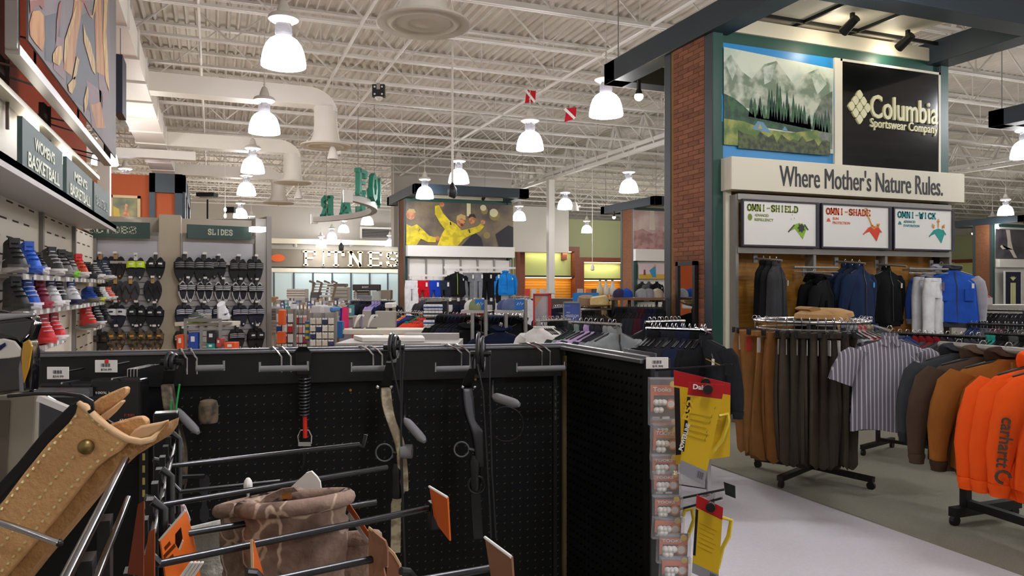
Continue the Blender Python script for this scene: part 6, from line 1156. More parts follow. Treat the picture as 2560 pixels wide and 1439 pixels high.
# striped short-sleeved shirt facing out on an arm
def stripe_cloth(a, bcol, n):
    m = bpy.data.materials.new('striped cloth'); m.use_nodes = True; nt = m.node_tree; bs = nt.nodes['Principled BSDF']; bs.inputs['Roughness'].default_value = .95; bs.inputs['Specular IOR Level'].default_value = .15
    tc = nt.nodes.new('ShaderNodeTexCoord'); wv = nt.nodes.new('ShaderNodeTexWave'); wv.inputs['Scale'].default_value = n; wv.inputs['Distortion'].default_value = .15; wv.wave_profile = 'SIN'
    rp = nt.nodes.new('ShaderNodeValToRGB'); e = rp.color_ramp.elements; e[0].color = lin(a); e[0].position = .72; e[1].color = lin(bcol); e[1].position = .9
    nt.links.new(tc.outputs['Object'], wv.inputs['Vector']); nt.links.new(wv.outputs['Fac'], rp.inputs[0]); nt.links.new(rp.outputs[0], bs.inputs['Base Color']); return m
p = at_t(2224, 822, 5.38); K_shirt.place('striped_shirt', 'grey shirt with white vertical stripes facing out on the round rack', 'shirt', p, -YAW - .18, cm(stripe_cloth('#6f6b74', '#b9b5ba', 11)), G, .92)
b = MB(); q = c0 + RV * RR * .85 - FV * RR * .5; b.tube([p + V((0, 0, -.01)), (q.x, q.y, p.z + .0)], .009, 6); tag(build('hanging_rail', b, M_chrome, smooth=True), 'chrome arm holding the striped shirt', 'rail')
# camel sweater folded over the top of the rack
t = thing('folded_sweater', 'camel sweater folded over the top of the round rack', 'sweater', (c0.x + RV.x * .10, c0.y + RV.y * .10, ZR + .014), -YAW + .1); b = MB()
b.loft([[(x + dx, y, z + .012 * math.sin(9 * x + 4 * y)) for x, y, z in [(hw * math.cos(q * math.pi / 10), hd * math.sin(q * math.pi / 10), zz) for q in range(20)]] for hw, hd, zz, dx in ((.20, .2, -.0, 0), (.23, .24, .015, 0), (.22, .23, .05, 0), (.15, .17, .075, -.02), (.05, .06, .085, -.03))]); build('body', b, fab('#a8855a'), t, smooth=True)
b = MB(); b.loft([[(x, -.2 - yy, z) for x, z in [(xc + .06 * math.cos(q * math.pi / 6), zz + .02 * math.sin(q * math.pi / 6)) for q in range(12)]] for yy, zz, xc in ((-.06, .06, .0), (0, .05, .02), (.05, .0, .03), (.06, -.07, .04))]); build('sleeve', b, fab('#a8855a'), t, smooth=True)
b = MB(); b.loft([[(-.12 + .05 * math.cos(q * math.pi / 6), .03 + .12 * k, .08 + .02 * math.sin(q * math.pi / 6)) for q in range(12)] for k in (-1, 0, 1)]); build('fold', b, fab('#9c7a50'), t, smooth=True)
# --- rack of work jackets at the right edge
X0 = 4.62; A, B = V((X0, 3.75, 1.165)), V((X0 - .13, 2.2, 1.165))
t = thing('work_jacket_rack', 'thick grey pipe rack of work jackets at the right edge', 'rack', (X0 - .06, 3.0, 0))
b = MB(); b.tube([A, B], .024, 12); build('hang_bar', b, M_steel, t, world=True, smooth=True)
for q in (V((X0 - .015, 3.55, 0)), V((X0 - .12, 2.3, 0))):
    b = MB(); b.bar((q.x, q.y, .1), (q.x, q.y, 1.155), .05); build('post', b, M_black, t, world=True); b = MB(); b.bar((q.x - .12, q.y, .09), (q.x + .5, q.y, .09), .06); ft = build('foot', b, M_black, t, world=True)
    for s in (-.1, .46): b = MB(); cc = V((q.x + s, q.y, .035)); b.tube([cc - V((0, .015, 0)), cc + V((0, .015, 0))], .035, 12); build('caster', b, M_black, ft, world=True)
b = MB(); b.bar((X0 - .01, 3.55, .14), (X0 - .12, 2.3, .14), .05); build('stretcher', b, M_black, t, world=True)
m_duck = mat('tan duck cloth', '#8a5420', .9, nz=.1, sc=5, bump=.3, bsc=12, spec=.15); m_dbr = mat('dark brown duck cloth', '#4a3a2e', .9, nz=.1, sc=5, bump=.3, bsc=12, spec=.15); m_hi = mat('blaze orange fleece', '#e8561a', .9, nz=.06, sc=6, bump=.3, bsc=14, spec=.1)
G = 'work jackets on the right edge rack'
def jm(m, tr): return {'main': m, 'sleeve': m, 'trim': tr, 'zip': pl('#8a6a3a'), 'hang': m_hang, 'tag': m_tag}
m_rib = fab('#3a2a20'); JR = math.radians
def jk(y, k, m, nm, lb, sc=1.0, r=0): 
    x = X0 - .13 * (3.75 - y) / 1.55; return k.place(nm, lb, 'sweatshirt' if 'orange' in lb else 'jacket', (x, y, 1.189), JR(-38) + r, m, G, sc)
jk(3.60, K_hood, jm(fab('#3a3d40'), fab('#2c2e31')), 'work_jacket', 'charcoal collared jacket behind the dark brown one', .92); jk(3.42, K_jackh, jm(m_dbr, m_dbr), 'work_jacket', 'dark brown hooded work jacket on the right edge rack', 1.02); jk(3.24, K_jackh, jm(m_duck, m_rib), 'work_jacket', 'tan duck work jacket behind the orange sweatshirts', 1.03)
ho = []
for i, y in enumerate((3.0, 2.9, 2.78)): ho.append(jk(y, K_hood, jm(m_hi, m_hi), 'orange_sweatshirt', 'blaze orange hooded sweatshirt, %s of three' % ['rear', 'middle', 'front'][i], 1.16, -.05 * i))
for y, lb, r in ((2.56, 'tan duck work jacket in front of the orange sweatshirts', 0), (2.42, 'brown duck work jacket nearest to us at the right edge', .05)): jk(y, K_jackh, jm(m_duck, m_rib), 'work_jacket', lb, 1.0, r)
o = ho[2]; m_pr = prn('#4a3c34'); le = text('lettering', 'carhartt', .25, .06, m_pr, o, (-.335, -.062, -.45), (0, JR(96), 0), bold=.02, depth=.002)
b = MB(); b.tube([(.030 * math.cos(q) - .345, -.062, -.62 + .030 * math.sin(q)) for q in [i * .52 for i in range(10)]], .008, 5); build('emblem', b, m_pr, o)
# --- rack of blue shirts and red shouldered jackets behind
row_items = garms(6, [('navy', '#1c2a50'), ('steel blue', '#263c66')], K_shirt, 'work_shirt', 'shirt')
M2 = cl('#33363e', slv='#33363e', trim='#7a1a22')
def redj(lb):
    return (K_jack, {'main': fab('#7a1c22') if 'all' in lb else fab('#3a3d44'), 'sleeve': fab('#3a3d44'), 'trim': fab('#7a1c22'), 'zip': pl('#2a2a2e'), 'hang': m_hang, 'tag': m_tag}, 'two_tone_jacket', lb.replace(' all over jacket with grey sleeves', ' jacket with grey sleeves'), 'jacket')
row_items += [redj('red all over jacket with grey sleeves'), redj('grey jacket with red collar'), redj('second red all over jacket'), redj('second grey jacket with red collar')] + garms(5, [('charcoal', '#2d2f33'), ('dark grey', '#3c3e42')], K_shirt, 'polo_shirt', 'shirt')
rack('blue shirt rack behind the striped shirt', 2195, 838, 7.2, 2455, 836, 6.5, row_items, 'clothes behind the striped shirt', m=M_black, turn=math.pi / 2 - .5)
# --- farther racks along the right edge
rack('far dark rack right of the silver ski jacket', 2425, 812, 9.5, 2570, 812, 9.0, garms(14, [('navy', '#22305a'), ('grey', '#55565e'), ('plum', '#5a2a3a'), ('black', '#18181b'), ('olive', '#5a5a4a')], K_tee, 'casual_shirt', 'shirt'), 'shirts right of the silver ski jacket', m=M_black)
rack('farthest black rack before the far pavilion', 2440, 776, 13.5, 2560, 776, 13, garms(12, [('black', '#131316'), ('charcoal', '#242428')], K_tee, 'black_shirt', 'shirt'), 'shirts before the far pavilion', m=M_black)
rack('near dark rack behind the work jackets', 2470, 838, 7.6, 2600, 836, 7.2, garms(9, [('teal', '#2a8a7a'), ('black', '#151518'), ('grey', '#4a4c4a'), ('black', '#151518'), ('moss', '#4c5240')], K_fleece, 'casual_fleece', 'fleece'), 'fleeces behind the work jackets', m=M_black)
PB('service_counter', 'grey counter at the far right behind the dark racks', 'counter', 2436, 762, 2600, 900, 15, .6, M_grey)
o, w_, h_ = PB('price_stand', 'white boxed stand sign on the far right counter', 'stand', 2424, 718, 2464, 742, 14.8, .15, m_whl); b = MB(); b.box(w_ * .4, .02, -.2, w_ * .6, .1, 0); build('post', b, m_whl, o)
o, w_, h_ = PB('red_cap_box', 'small red topped box on the far right counter', 'box', 2464, 744, 2482, 762, 14.8, .15, pl('#c4c0c4')); b = MB(); b.ball((w_ / 2, .07, h_), .08, 10, 6, (1, .8, .5)); build('lid', b, pl('#c02430'), o, smooth=True)
# ================================================================ SMALL THINGS UNDER THE ROOF
# hanging letters on a curved rail: FOOTWEAR
Cc = V((3.06 + 1.2 - 5.0, 21.85)); Rr = 5.0; ha = math.radians(40.5); zf = 3.83
t = thing('letter_sign', 'curved hanging sign with green FOOTWEAR letters on a grey rail', 'sign', (3.1, 21.85, zf)); m_gl = mat('green sign letters', '#1f7a62', .5)
b = MB(); rr = []
for i in range(25):
    a = -ha + 2 * ha * i / 24; n_ = V((math.cos(a), math.sin(a))); q = Cc + n_ * Rr
    rr.append([(q.x - n_.x * .08, q.y - n_.y * .08, zf - .16), (q.x + n_.x * .08, q.y + n_.y * .08, zf - .16), (q.x + n_.x * .08, q.y + n_.y * .08, zf), (q.x - n_.x * .08, q.y - n_.y * .08, zf)])
b.loft(rr); build('rail', b, M_grey, t, world=True, smooth=30)
for a in (-ha, ha): q = Cc + V((math.cos(a), math.sin(a))) * Rr; b = MB(); b.bc((q.x, q.y, zf - .06), .22, .14, .3); build('end_block', b, m_whl, t, world=True)
for i, ch in enumerate('FOOTWEAR'):
    a = -ha + 2 * ha * (i + .5) / 8; q = Cc + V((math.cos(a), math.sin(a))) * (Rr + .06)
    slab('letter', ch, .52, .62, m_gl, t, (q.x - 3.1, q.y - 21.85, .33), (0, 0, a + math.pi / 2), depth=.12, hw=.12)
for a in (-.6, -.2, .25, .6): q = Cc + V((math.cos(a), math.sin(a))) * Rr; b = MB(); b.tube([(q.x, q.y, zf), (q.x, q.y, 6.65)], .008, 5); build('hanging_wire', b, M_steel, t, world=True)
# red and white diver flags
for px, py, rz, lb in ((1325, 243, .5, 'upper red flag with white diagonal band under the roof'), (1425, 287, -.4, 'lower red flag with white diagonal band under the roof')):
    p = at_t(px, py, 17); t = thing('dive_flag', lb, 'flag', p, -YAW + rz); b = MB(); b.loft([[(-.13, y, z0), (.13, y, z0 + .05), (.15, y, z0 + .3), (-.08, y, z0 + .3)] for y, z0 in ((-.006, -.15), (.006, -.15))]); build('cloth', b, fab('#b8222e'), t); b = MB(); b.bar((-.12, -.012, .14), (.12, -.012, -.10), .004, .06, up=(1, 0, 1)); build('band', b, m_whl, t); b = MB(); b.tube([(0, 0, .14), (0, 0, 6.0 - p.z)], .005, 5); build('string', b, M_white, t)
# hanging box with vents
p = at_t(947, 228, 13.5); t = thing('hanging_unit', 'small dark hanging unit with four pale squares under the roof', 'device', p, -YAW); b = MB(); b.box(-.11, -.05, -.11, .11, .05, .11); build('case', b, M_black, t)
for a in (-.08, .05):
    for c in (-.08, .05): b = MB(); b.box(a, -.056, c, a + .03, -.05, c + .03); build('window', b, m_whl, t)
b = MB(); b.lathe([(.03, -.17), (.07, -.13), (.07, -.11)], 12); build('base', b, M_white, t); b = MB(); b.tube([(0, 0, .11), (0, 0, 5.95 - p.z)], .006, 5); build('hanger', b, M_white, t); b = MB(); b.box(-.03, -.06, .02, .03, -.05, .13); build('bracket', b, M_grey, t)
# pendant speakers under the diffusers
for px, py, tt, lb in ((832, 384, 15.6, 'white cone pendant hanging under the largest elbow duct diffuser'), (746, 486, 21, 'white cone pendant hanging under the second diffuser'), (1438, 518, 22, 'white pendant beside the lamp right of the white column')):
    p = at_t(px, py, tt); t = thing('pendant_speaker', lb, 'speaker', p); b = MB(); b.lathe([(.10, -.12), (.11, -.10), (.09, .0), (.06, .10), (.02, .16)], 14); build('body', b, M_white, t, smooth=True); b = MB(); b.tube([(0, 0, .14), (0, 0, 5.95 - p.z)], .006, 5); build('wire', b, M_white, t); b = MB(); b.bar((.02, 0, -.02), (.16, 0, .04), .06); build('bracket', b, M_white, t)
# camera on a long white rod
p = at_t(1131, 478, 14); t = thing('security_camera', 'black dome camera on a long white rod from the roof', 'camera', p); b = MB(); b.lathe([(.02, -.12), (.07, -.10), (.085, -.04), (.085, .04), (.05, .10), (.02, .16)], 14); build('housing', b, M_black, t, smooth=True); b = MB(); b.tube([(0, 0, .14), (0, 0, 6.6 - p.z)], .022, 8); build('rod', b, M_white, t)
p = at_t(853, 618, 24); t = thing('security_camera', 'small dark camera hanging low before the FITNESS letters', 'camera', p); b = MB(); b.lathe([(.02, -.12), (.07, -.10), (.085, .04), (.02, .14)], 12); build('housing', b, M_black, t, smooth=True); b = MB(); b.tube([(0, 0, .12), (0, 0, 6.0 - p.z)], .012, 6); build('rod', b, M_white, t)
p = at_t(1481, 670, 28); t = thing('security_camera', 'pale camera on a rod before the lower wall bay', 'camera', p); b = MB(); b.lathe([(.02, -.1), (.07, -.08), (.07, .04), (.02, .14)], 12); build('housing', b, M_white, t, smooth=True); b = MB(); b.tube([(0, 0, .12), (0, 0, 6.0 - p.z)], .012, 6); build('rod', b, M_white, t)
# projectors and rail left of the second lamp row
p = at_t(518, 496, 26); t = thing('ceiling_rail', 'white rail with dark projectors left of the lamp row', 'rail', p, -YAW); b = MB(); b.bar((-.5, 0, 0), (1.6, 0, -.05), .05); build('rail', b, M_white, t); b = MB(); b.box(-.3, -.2, .05, .3, .2, .18); build('projector', b, M_black, t); b = MB(); b.box(-.02, 0, -.7, .03, .04, 0); build('stem', b, M_black, t); b = MB(); b.box(.65, -.1, -.5, .95, .1, -.3); build('monitor', b, M_black, t); b = MB(); b.bar((-.6, 0, -.75), (1.9, 0, -.72), .05); build('lower_rail', b, M_steel, t); b = MB(); b.tube([(0, 0, .18), (0, 0, 5.9 - p.z)], .01, 5); build('wire', b, M_white, t)
p = at_t(563, 524, 24); t = thing('spot_lamp', 'small bright twin spotlight below the far lamps', 'lamp', p); 
for z in (0, -.2): b = MB(); b.ball((0, 0, z), .06, 10, 6, (.7, .7, 1.2)); build('bulb', b, mat('lit cool bulb', '#ffffff', .3, es=8), t, smooth=True)
b = MB(); b.tube([(0, .05, -.2), (0, .05, 6.0 - p.z)], .012, 5); build('rod', b, M_white, t)
# ================================================================ BLACK PEGBOARD BAY WITH BOWS
PT = 1.37
TL, TR = at_t(-70, 882, 2.10), at_t(1398, 858, 2.48); TL.z = TR.z = 0; pu = (TR - TL).normalized(); pn = V((pu.y, -pu.x, 0))   # pn points to us
PANG = math.atan2(pu.y, pu.x); PL = (TR - TL).length + .02
m_peg = mat('black hardboard', '#060608', .6, nz=.15, sc=30, spec=.25); m_hole = mat('bare hardboard edge', '#7d7250', .8); m_rail = mat('brushed dark rail', '#6e6e72', .35, metal=.6)
def on_p(px, py=None, off=0):
    """where column px (row py) meets the far peg panel, off metres in front of it: (along, z)"""
    d = ray(px, py or 900); o = TL + pn * off; k = (o.x * pn.x + o.y * pn.y) / (d.x * pn.x + d.y * pn.y); q = V((d.x * k, d.y * k, 0)); return (q - TL).dot(pu), EYE + d.z * k
t = thing('peg_wall', 'long black pegboard panel with grey top rail, bows hung on it', 'panel', TL, PANG)
b = MB(); b.box(0, 0, 0, PL, .025, PT - .012); build('board', b, m_peg, t)
b = MB(); b.box(0, -.012, PT - .105, PL, 0.0, PT - .015); build('header_band', b, M_black, t)
for y0, z0, z1 in ((-.02, PT - .014, PT - .006), (0, PT - .008, PT), (.022, PT - .012, PT - .002)): b = MB(); b.box(0, y0, z0, PL, y0 + .016, z1); build('top_rail', b, m_rail, t, bev=.002)
hb = MB()
def holes(x0, x1, z0, z1):
    x = x0
    while x < x1:
        z = z0
        while z < z1:
            hb.add([(x - .002, -.0006, z), (x - .002, -.0006, z - .0014), (x, -.0006, z - .004), (x + .0026, -.0006, z + .0004), (x + .0034, -.0006, z + .0026), (x, -.0006, z - .0022)], [(0, 1, 2, 5), (5, 2, 3, 4)]); z += .0254
        x += .0254
xp = on_p(362)[0]
holes(xp + .05, PL - .02, .62, PT - .12); tag(build('peg_holes', hb, m_hole, t), kind='stuff')
b = MB(); b.box(xp - .012, -.014, .2, xp + .012, 0, PT - .1); sp = build('slotted_standard', b, M_black, t)
for i in range(14): b = MB(); z = PT - .19 - i * .035; b.box(xp - .003, -.016, z - .02, xp + .004, -.0135, z); build('slot', b, mat('slot light', '#b7a45c', .6), sp)
b = MB(); b.box(PL - .012, -.02, .1, PL + .012, .0, PT - .04); build('corner_strip', b, mat('raw hardboard strip', '#5a4a2c', .8, nz=.2, sc=20), t)
xs_ = on_p(1386)[0]; b = MB(); b.box(xs_ - .006, -.01, .2, xs_ + .006, 0, PT - .1); build('slotted_standard', b, M_black, t)
for i in range(5): b = MB(); z = PT - .16 - i * .022; b.box(xs_ - .002, -.012, z, xs_ + .003, -.0095, z + .013); build('slot', b, M_chrome, t)
for px, py in ((1020, 945), (1036, 945), (1188, 948), (876, 975)): u_, z_ = on_p(px, py); b = MB(); b.lathe([(.005, 0), (.004, .003)], 8); b.M = MX(); o = build('screw', b, mat('brass screw', '#b88a3a', .35, metal=.8), t); o.location = (u_, -.002, z_); o.rotation_euler = (math.pi / 2, 0, 0)
# right panel, running towards us
X1 = 1.07; YA, YB = TR.y + .02, at_x(1618, 890, X1).y
t = thing('peg_wall', 'black pegboard side panel running towards us with a shiny top rail', 'panel', (X1, YB, 0), math.pi / 2)   # local x -> +Y, local -y -> +X ; face we see is local +y
L2 = YA - YB; b = MB(); b.box(0, -.02, 0, L2, 0, PT - .01); build('board', b, m_peg, t); hb = MB(); x = .03
while x < L2 - .02:
    z = .55
    while z < PT - .05: hb.add([(x - .005, .0007, z + .0008), (x + .005, .0007, z - .006), (x + .006, .0007, z - .001), (x - .003, .0007, z + .0045)], [(0, 1, 2, 3), (3, 2, 1, 0)]); z += .0254
    x += .0254
tag(build('peg_holes', hb, mat('lightened hardboard edge', '#cfc3a0', .8), t), kind='stuff')  # edge colour lightened to make up for weak light on this panel
for y0, z0, z1 in ((.006, PT - .02, PT - .008), (-.012, PT - .012, PT), (-.03, PT - .02, PT - .006)): b = MB(); b.box(0, y0, z0, L2 + .02, y0 + .014, z1); build('top_rail', b, mat('bright rail', '#8f8f92', .3, metal=.7), t, bev=.002)
b = MB(); b.box(-.035, -.05, 0, 0, .012, PT - .005); build('end_post', b, M_black, t, bev=.003)
t = thing('clear_strip', 'clear plastic ledge strip on top of the side panel rail', 'strip', at_t(1560, 888, 2.15)); b = MB(); A, B = at_t(1560, 886, 2.15), at_t(1640, 892, 1.98); b.bar(A, (B.x, B.y, A.z), .004, .035); build('strip', b, mat('clear acrylic', '#d8d8e2', .1, trans=.9), t, world=True)
# padded bow hooks over the top rail
m_pad = mat('grey rubber pad', '#77777a', .6)
for px, cp, lb in ((480, (490, 560), 'first padded wire hook from the left over the top rail'), (716, (650, 770), 'padded wire hook above the coiled tool'), (945, (880, 972), 'padded wire hook beside the camouflage bow'), (1165, (1090, 1196), 'padded wire hook beside the black bow'), (1366, (1293, 1412), 'padded wire hook at the panel corner')):
    u0, z0 = on_p(px, 900, .1); t = thing('bow_hook', lb, 'hook', TL + pu * u0 + V((0, 0, PT)), PANG, 'padded hooks on the top rail')
    for s in (-.013, .013): b = MB(); b.tube([(s - .045, .02, 0), (s - .03, -.02, .004), (s - .012, -.085, -.006), (s, -.10, -.018), (s, -.10, -.062)], .0028, 6); build('wire', b, M_chrome, t, smooth=True)
    a, c = on_p(cp[0], 920, .1)[0] - u0, on_p(cp[1], 920, .1)[0] - u0; zr = on_p(px, 921, .1)[1] - PT
    b = MB(); b.tube([(a, -.1, zr), (c, -.1, zr)], .009, 10); build('roller', b, m_pad, t, smooth=True)
    for s in (a, c): b = MB(); b.tube([(s, -.1, zr - .008), (s, -.1, zr + .02)], .0035, 6); build('stop', b, M_chrome, t)
# grey padded arms sticking out of the panel
def pad(pa, pb, tt, r, lb):
    A, B = at_t(*pa, tt), at_t(*pb, tt - .06); t = thing('padded_arm', lb, 'hook', A); d = (B - A); n = 9; pts = [A + d * i / (n - 1) for i in range(n)]; rs = [r * (1 - abs(2 * i / (n - 1) - 1) ** 6 * .55) for i in range(n)]
    b = MB(); b.tube(pts, rs, 12); build('pad', b, m_pad, t, world=True, smooth=True); b = MB(); u_, z_ = on_p(pa[0], pa[1]); q = TL + pu * u_; b.tube([A, (q.x, q.y, A.z + .01)], .004, 6); build('rod', b, M_black, t, world=True)
pad((437, 1022), (496, 1082), 2.1, .012, 'grey padded arm under the green strung bow'); pad((1012, 1048), (1062, 1104), 2.15, .0125, 'grey padded arm just right of the camouflage bow'); pad((1232, 990), (1298, 1012), 2.15, .0135, 'grey padded arm just right of the black bow')
t = thing('camo_cup', 'camouflage cup shaped quiver end on the panel', 'quiver', at_t(520, 1056, 2.1)); b = MB(); p = at_t(521, 1056, 2.12); b.lathe([(.024, 0), (.026, .01), (.026, .045), (.022, .06), (.012, .064)], 18, p); build('cup', b, m_camo, t, world=True, smooth=True); b = MB(); u_, z_ = on_p(521, 1040); q = TL + pu * u_; b.tube([p + V((0, 0, .03)), (q.x, q.y, p.z + .03)], .005, 6); build('peg', b, M_black, t, world=True)
# compound bows
m_bcamo = mat('bow camouflage', '#7c6d52', .5, col2='#b3a98c', sc=30, nz=.1); m_bdark = mat('bow camouflage dark', '#3a3128', .5, col2='#6d604a', sc=30, nz=.1); m_gstr = pl('#1fa04a'); m_bstr = pl('#2a2a2c')
def bow(lb, tt, wheel, riser, limb_t, limb_b, strings, sight, mr, ms, ring2=None):
    p0 = at_t(*wheel[:2], tt); t = thing('compound_bow', lb, 'bow', p0, 0, 'bows on the black pegboard'); Wd = pn
    c = p0; r = wheel[2] * tt / FPX; ax = (pu * .97 + pn * .25).normalized(); e1 = V((0, 0, 1)); e2 = ax.cross(e1).normalized()
    for k, rr in ((-.006, r), (.006, r * .82)):
        b = MB(); b.tube([c + ax * k + (e1 * math.cos(q * math.pi / 16) + e2 * math.sin(q * math.pi / 16)) * rr for q in range(32)], .0055, 6, True); wh = build('cam_wheel', b, mat('anodised grey', '#3a3a3d', .3, metal=.6), t, world=True, smooth=True)
        for q in range(5): b = MB(); a = q * 1.257 + k * 60; b.tube([c + ax * k, c + ax * k + (e1 * math.cos(a) + e2 * math.sin(a)) * rr], .004, 5); build('spoke', b, mat('anodised grey', '#3a3a3d', .3, metal=.6), wh, world=True)
    b = MB(); b.tube([c - ax * .03, c + ax * .03], .009, 8); build('axle', b, M_black, t, world=True)
    if riser: 
        pts = [at_t(x, y, tt - dy) for x, y, dy in riser]; b = MB(); n = len(pts); rr = []
        for i, p in enumerate(pts): wv = (.012, .016)[i % 2] if 0 < i < n - 1 else .014; rr.append([p + pu * wv + pn * .02, p - pu * wv + pn * .02, p - pu * wv - pn * .02, p + pu * wv - pn * .02])
        b.loft(rr); build('riser', b, mr, t, world=True, smooth=True, bev=.003, sub=1)
        b = MB(); g = pts[len(pts) // 2]; b.lathe([(.012, -.05), (.017, -.03), (.015, .0), (.018, .03), (.012, .05)], 12, g + V((0, 0, -.12)) - pu * .005); build('grip', b, M_black, t, world=True, smooth=True)
    for nm, lp in (('upper_limb', limb_t), ('lower_limb', limb_b)):
        pts = [at_t(x, y, tt - dy) for x, y, dy in lp]; b = MB(); rr = [[p + pu * .014 + V((0, 0, .004)), p - pu * .014 + V((0, 0, .004)), p - pu * .014 - pn * .01, p + pu * .014 - pn * .01] for p in pts]; b.loft(rr); build(nm, b, mr if nm == 'lower_limb' else M_black, t, world=True, smooth=30)
    for s in strings: b = MB(); b.tube([at_t(x, y, tt - dy) for x, y, dy in s], .0026, 6); build('string', b, ms, t, world=True)
    if sight:
        x, y, rad = sight; cc = at_t(x, y, tt - .05); b = MB(); b.tube([cc + (RV * math.cos(q * math.pi / 10) + V((0, 0, math.sin(q * math.pi / 10)))) * rad * tt / FPX for q in range(20 if True else 0)], .0025, 6, True); build('sight_ring', b, mat('grey ring', '#6f7376', .3, metal=.5), t, world=True, smooth=True); b = MB(); b.tube([cc + RV * rad * tt / FPX, cc + RV * rad * 2.3 * tt / FPX - V((0, 0, .005))], .006, 6); build('sight_arm', b, M_black, t, world=True)
    return t
t = bow('camouflage compound bow hanging in the middle of the pegboard', 2.2, (985, 868, 34), [(964, 968, .0), (966, 1010, .02), (978, 1055, .03), (997, 1095, .04), (1004, 1130, .04), (1006, 1180, .03), (1008, 1225, .03)], [(985, 868, 0), (978, 910, .03), (968, 950, .02), (964, 972, .0)], [(1002, 1225, .03), (990, 1262, .02), (990, 1320, .01), (989, 1385, 0)],
    [[(975, 880, .06), (988, 945, .06), (1003, 1010, .06), (1003, 1180, .06), (1008, 1300, .05), (1012, 1439, .04)], [(1000, 850, .06), (1002, 1000, .06), (1006, 1200, .06), (1014, 1439, .05)], [(1010, 880, .06), (1006, 940, .06), (1004, 1060, .06)]], (961, 1131, 21), m_bcamo, m_bstr)
for x in (-1, 1): p = at_t(961 + 17 * x, 968, 2.16); b = MB(); b.ball(p, .006, 8, 5); build('limb_bolt', b, M_chrome, t, world=True, smooth=True)
p = at_t(1020, 1128, 2.15); b = MB(); b.tube([p - RV * .02, p + RV * .012], .02, 14); build('stabiliser', b, m_pad, t, world=True, smooth=True)
t = bow('black compound bow hanging right of the camouflage one', 2.2, (1202, 884, 50), [(1166, 968, 0), (1170, 1010, .02), (1176, 1050, .03), (1192, 1075, .04), (1196, 1120, .04), (1198, 1165, .03)], [(1200, 880, 0), (1185, 925, .03), (1172, 950, .02), (1166, 972, 0)], [(1196, 1165, .03), (1188, 1210, .02), (1190, 1260, .01), (1196, 1350, 0)],
    [[(1193, 910, .06), (1208, 980, .06), (1214, 1080, .06), (1222, 1220, .06), (1228, 1345, .05)], [(1224, 890, .06), (1225, 1000, .06), (1230, 1180, .06), (1240, 1345, .05)]], (1154, 1123, 18), mat('bow black', '#1a1a1d', .4), m_bstr)
for x in (-1, 1): p = at_t(1172 + 15 * x, 968, 2.16); b = MB(); b.ball(p, .005, 8, 5); build('limb_bolt', b, M_chrome, t, world=True, smooth=True)
p = at_t(1265, 1060, 2.2); b = MB(); b.tube([p + (RV * math.cos(q * math.pi / 14) + V((0, 0, math.sin(q * math.pi / 14)))) * .05 for q in range(28)], .002, 5, True); build('wire_loop', b, M_black, t, world=True)
p = at_t(1192, 1212, 2.15); b = MB(); b.tube([p + (RV * math.cos(q * math.pi / 10) + V((0, 0, math.sin(q * math.pi / 10)))) * .024 for q in range(20)], .004, 6, True); build('lower_wheel', b, M_black, t, world=True)
t = bow('bow with bright green strings at the left end of the pegboard', 2.1, (430, 905, 22), [(418, 960, 0), (424, 1010, .02), (436, 1060, .03), (450, 1110, .04), (456, 1160, .04), (452, 1210, .03)], [(430, 900, 0), (424, 930, .02), (418, 962, 0)], [(452, 1210, .03), (442, 1250, .02), (436, 1330, .01)],
    [[(449, 960, .06), (441, 1015, .06), (436, 1080, .06)], [(428, 1000, .05), (425, 1100, .05), (424, 1165, .05)], [(434, 1140, .05), (438, 1180, .05), (441, 1225, .05)]], None, m_bdark, m_gstr)
# coiled tool hung from the middle hook
t = thing('coiled_tool', 'black coiled tool with a bright red tube hung on the pegboard', 'tool', at_t(757, 880, 2.25)); TT = 2.25
def tp(x, y, dt=0): return at_t(x, y, TT - dt)
b = MB(); rr = []
for y, w0, dd in ((866, 10, .03), (880, 22, .02), (905, 20, .02), (938, 16, .02)): rr.append([tp(757 - w0, y, -.0), tp(757 + w0, y, 0), tp(757 + w0, y, dd), tp(757 - w0, y, dd)])
b.loft(rr); build('strap_head', b, M_black, t, world=True, smooth=30, bev=.003)
for i in range(12): c = tp(761, 945 + i * 8.2, .0); b = MB(); rd = .0165 - .0004 * i; b.tube([c + (RV * math.cos(q * math.pi / 7) + FV * math.sin(q * math.pi / 7)) * rd + V((0, 0, .002 * math.sin(q * math.pi / 7))) for q in range(14)], .003, 5, True); build('coil', b, mat('coil black', '#26262a', .4), t, world=True, smooth=True)
b = MB(); b.tube([tp(761, 940), tp(762, 1040)], .008, 8); build('core', b, M_black, t, world=True); b = MB(); b.tube([tp(762, 1036), tp(763, 1094)], .0068, 10); build('red_tube', b, pl('#c8281c', .35), t, world=True, smooth=True)
b = MB(); b.bar(tp(747, 1109), tp(779, 1109), .012, .012); build('clip', b, M_chrome, t, world=True); b = MB(); b.tube([tp(748, 1109), tp(745, 1090), tp(752, 1075), tp(772, 1075), tp(779, 1090), tp(778, 1109)], .0025, 6); build('clip_wire', b, M_chrome, t, world=True); b = MB(); b.tube([tp(762, 1115), tp(760, 1160), tp(756, 1175), tp(752, 1165)], .004, 6); build('lower_hook', b, M_black, t, world=True)
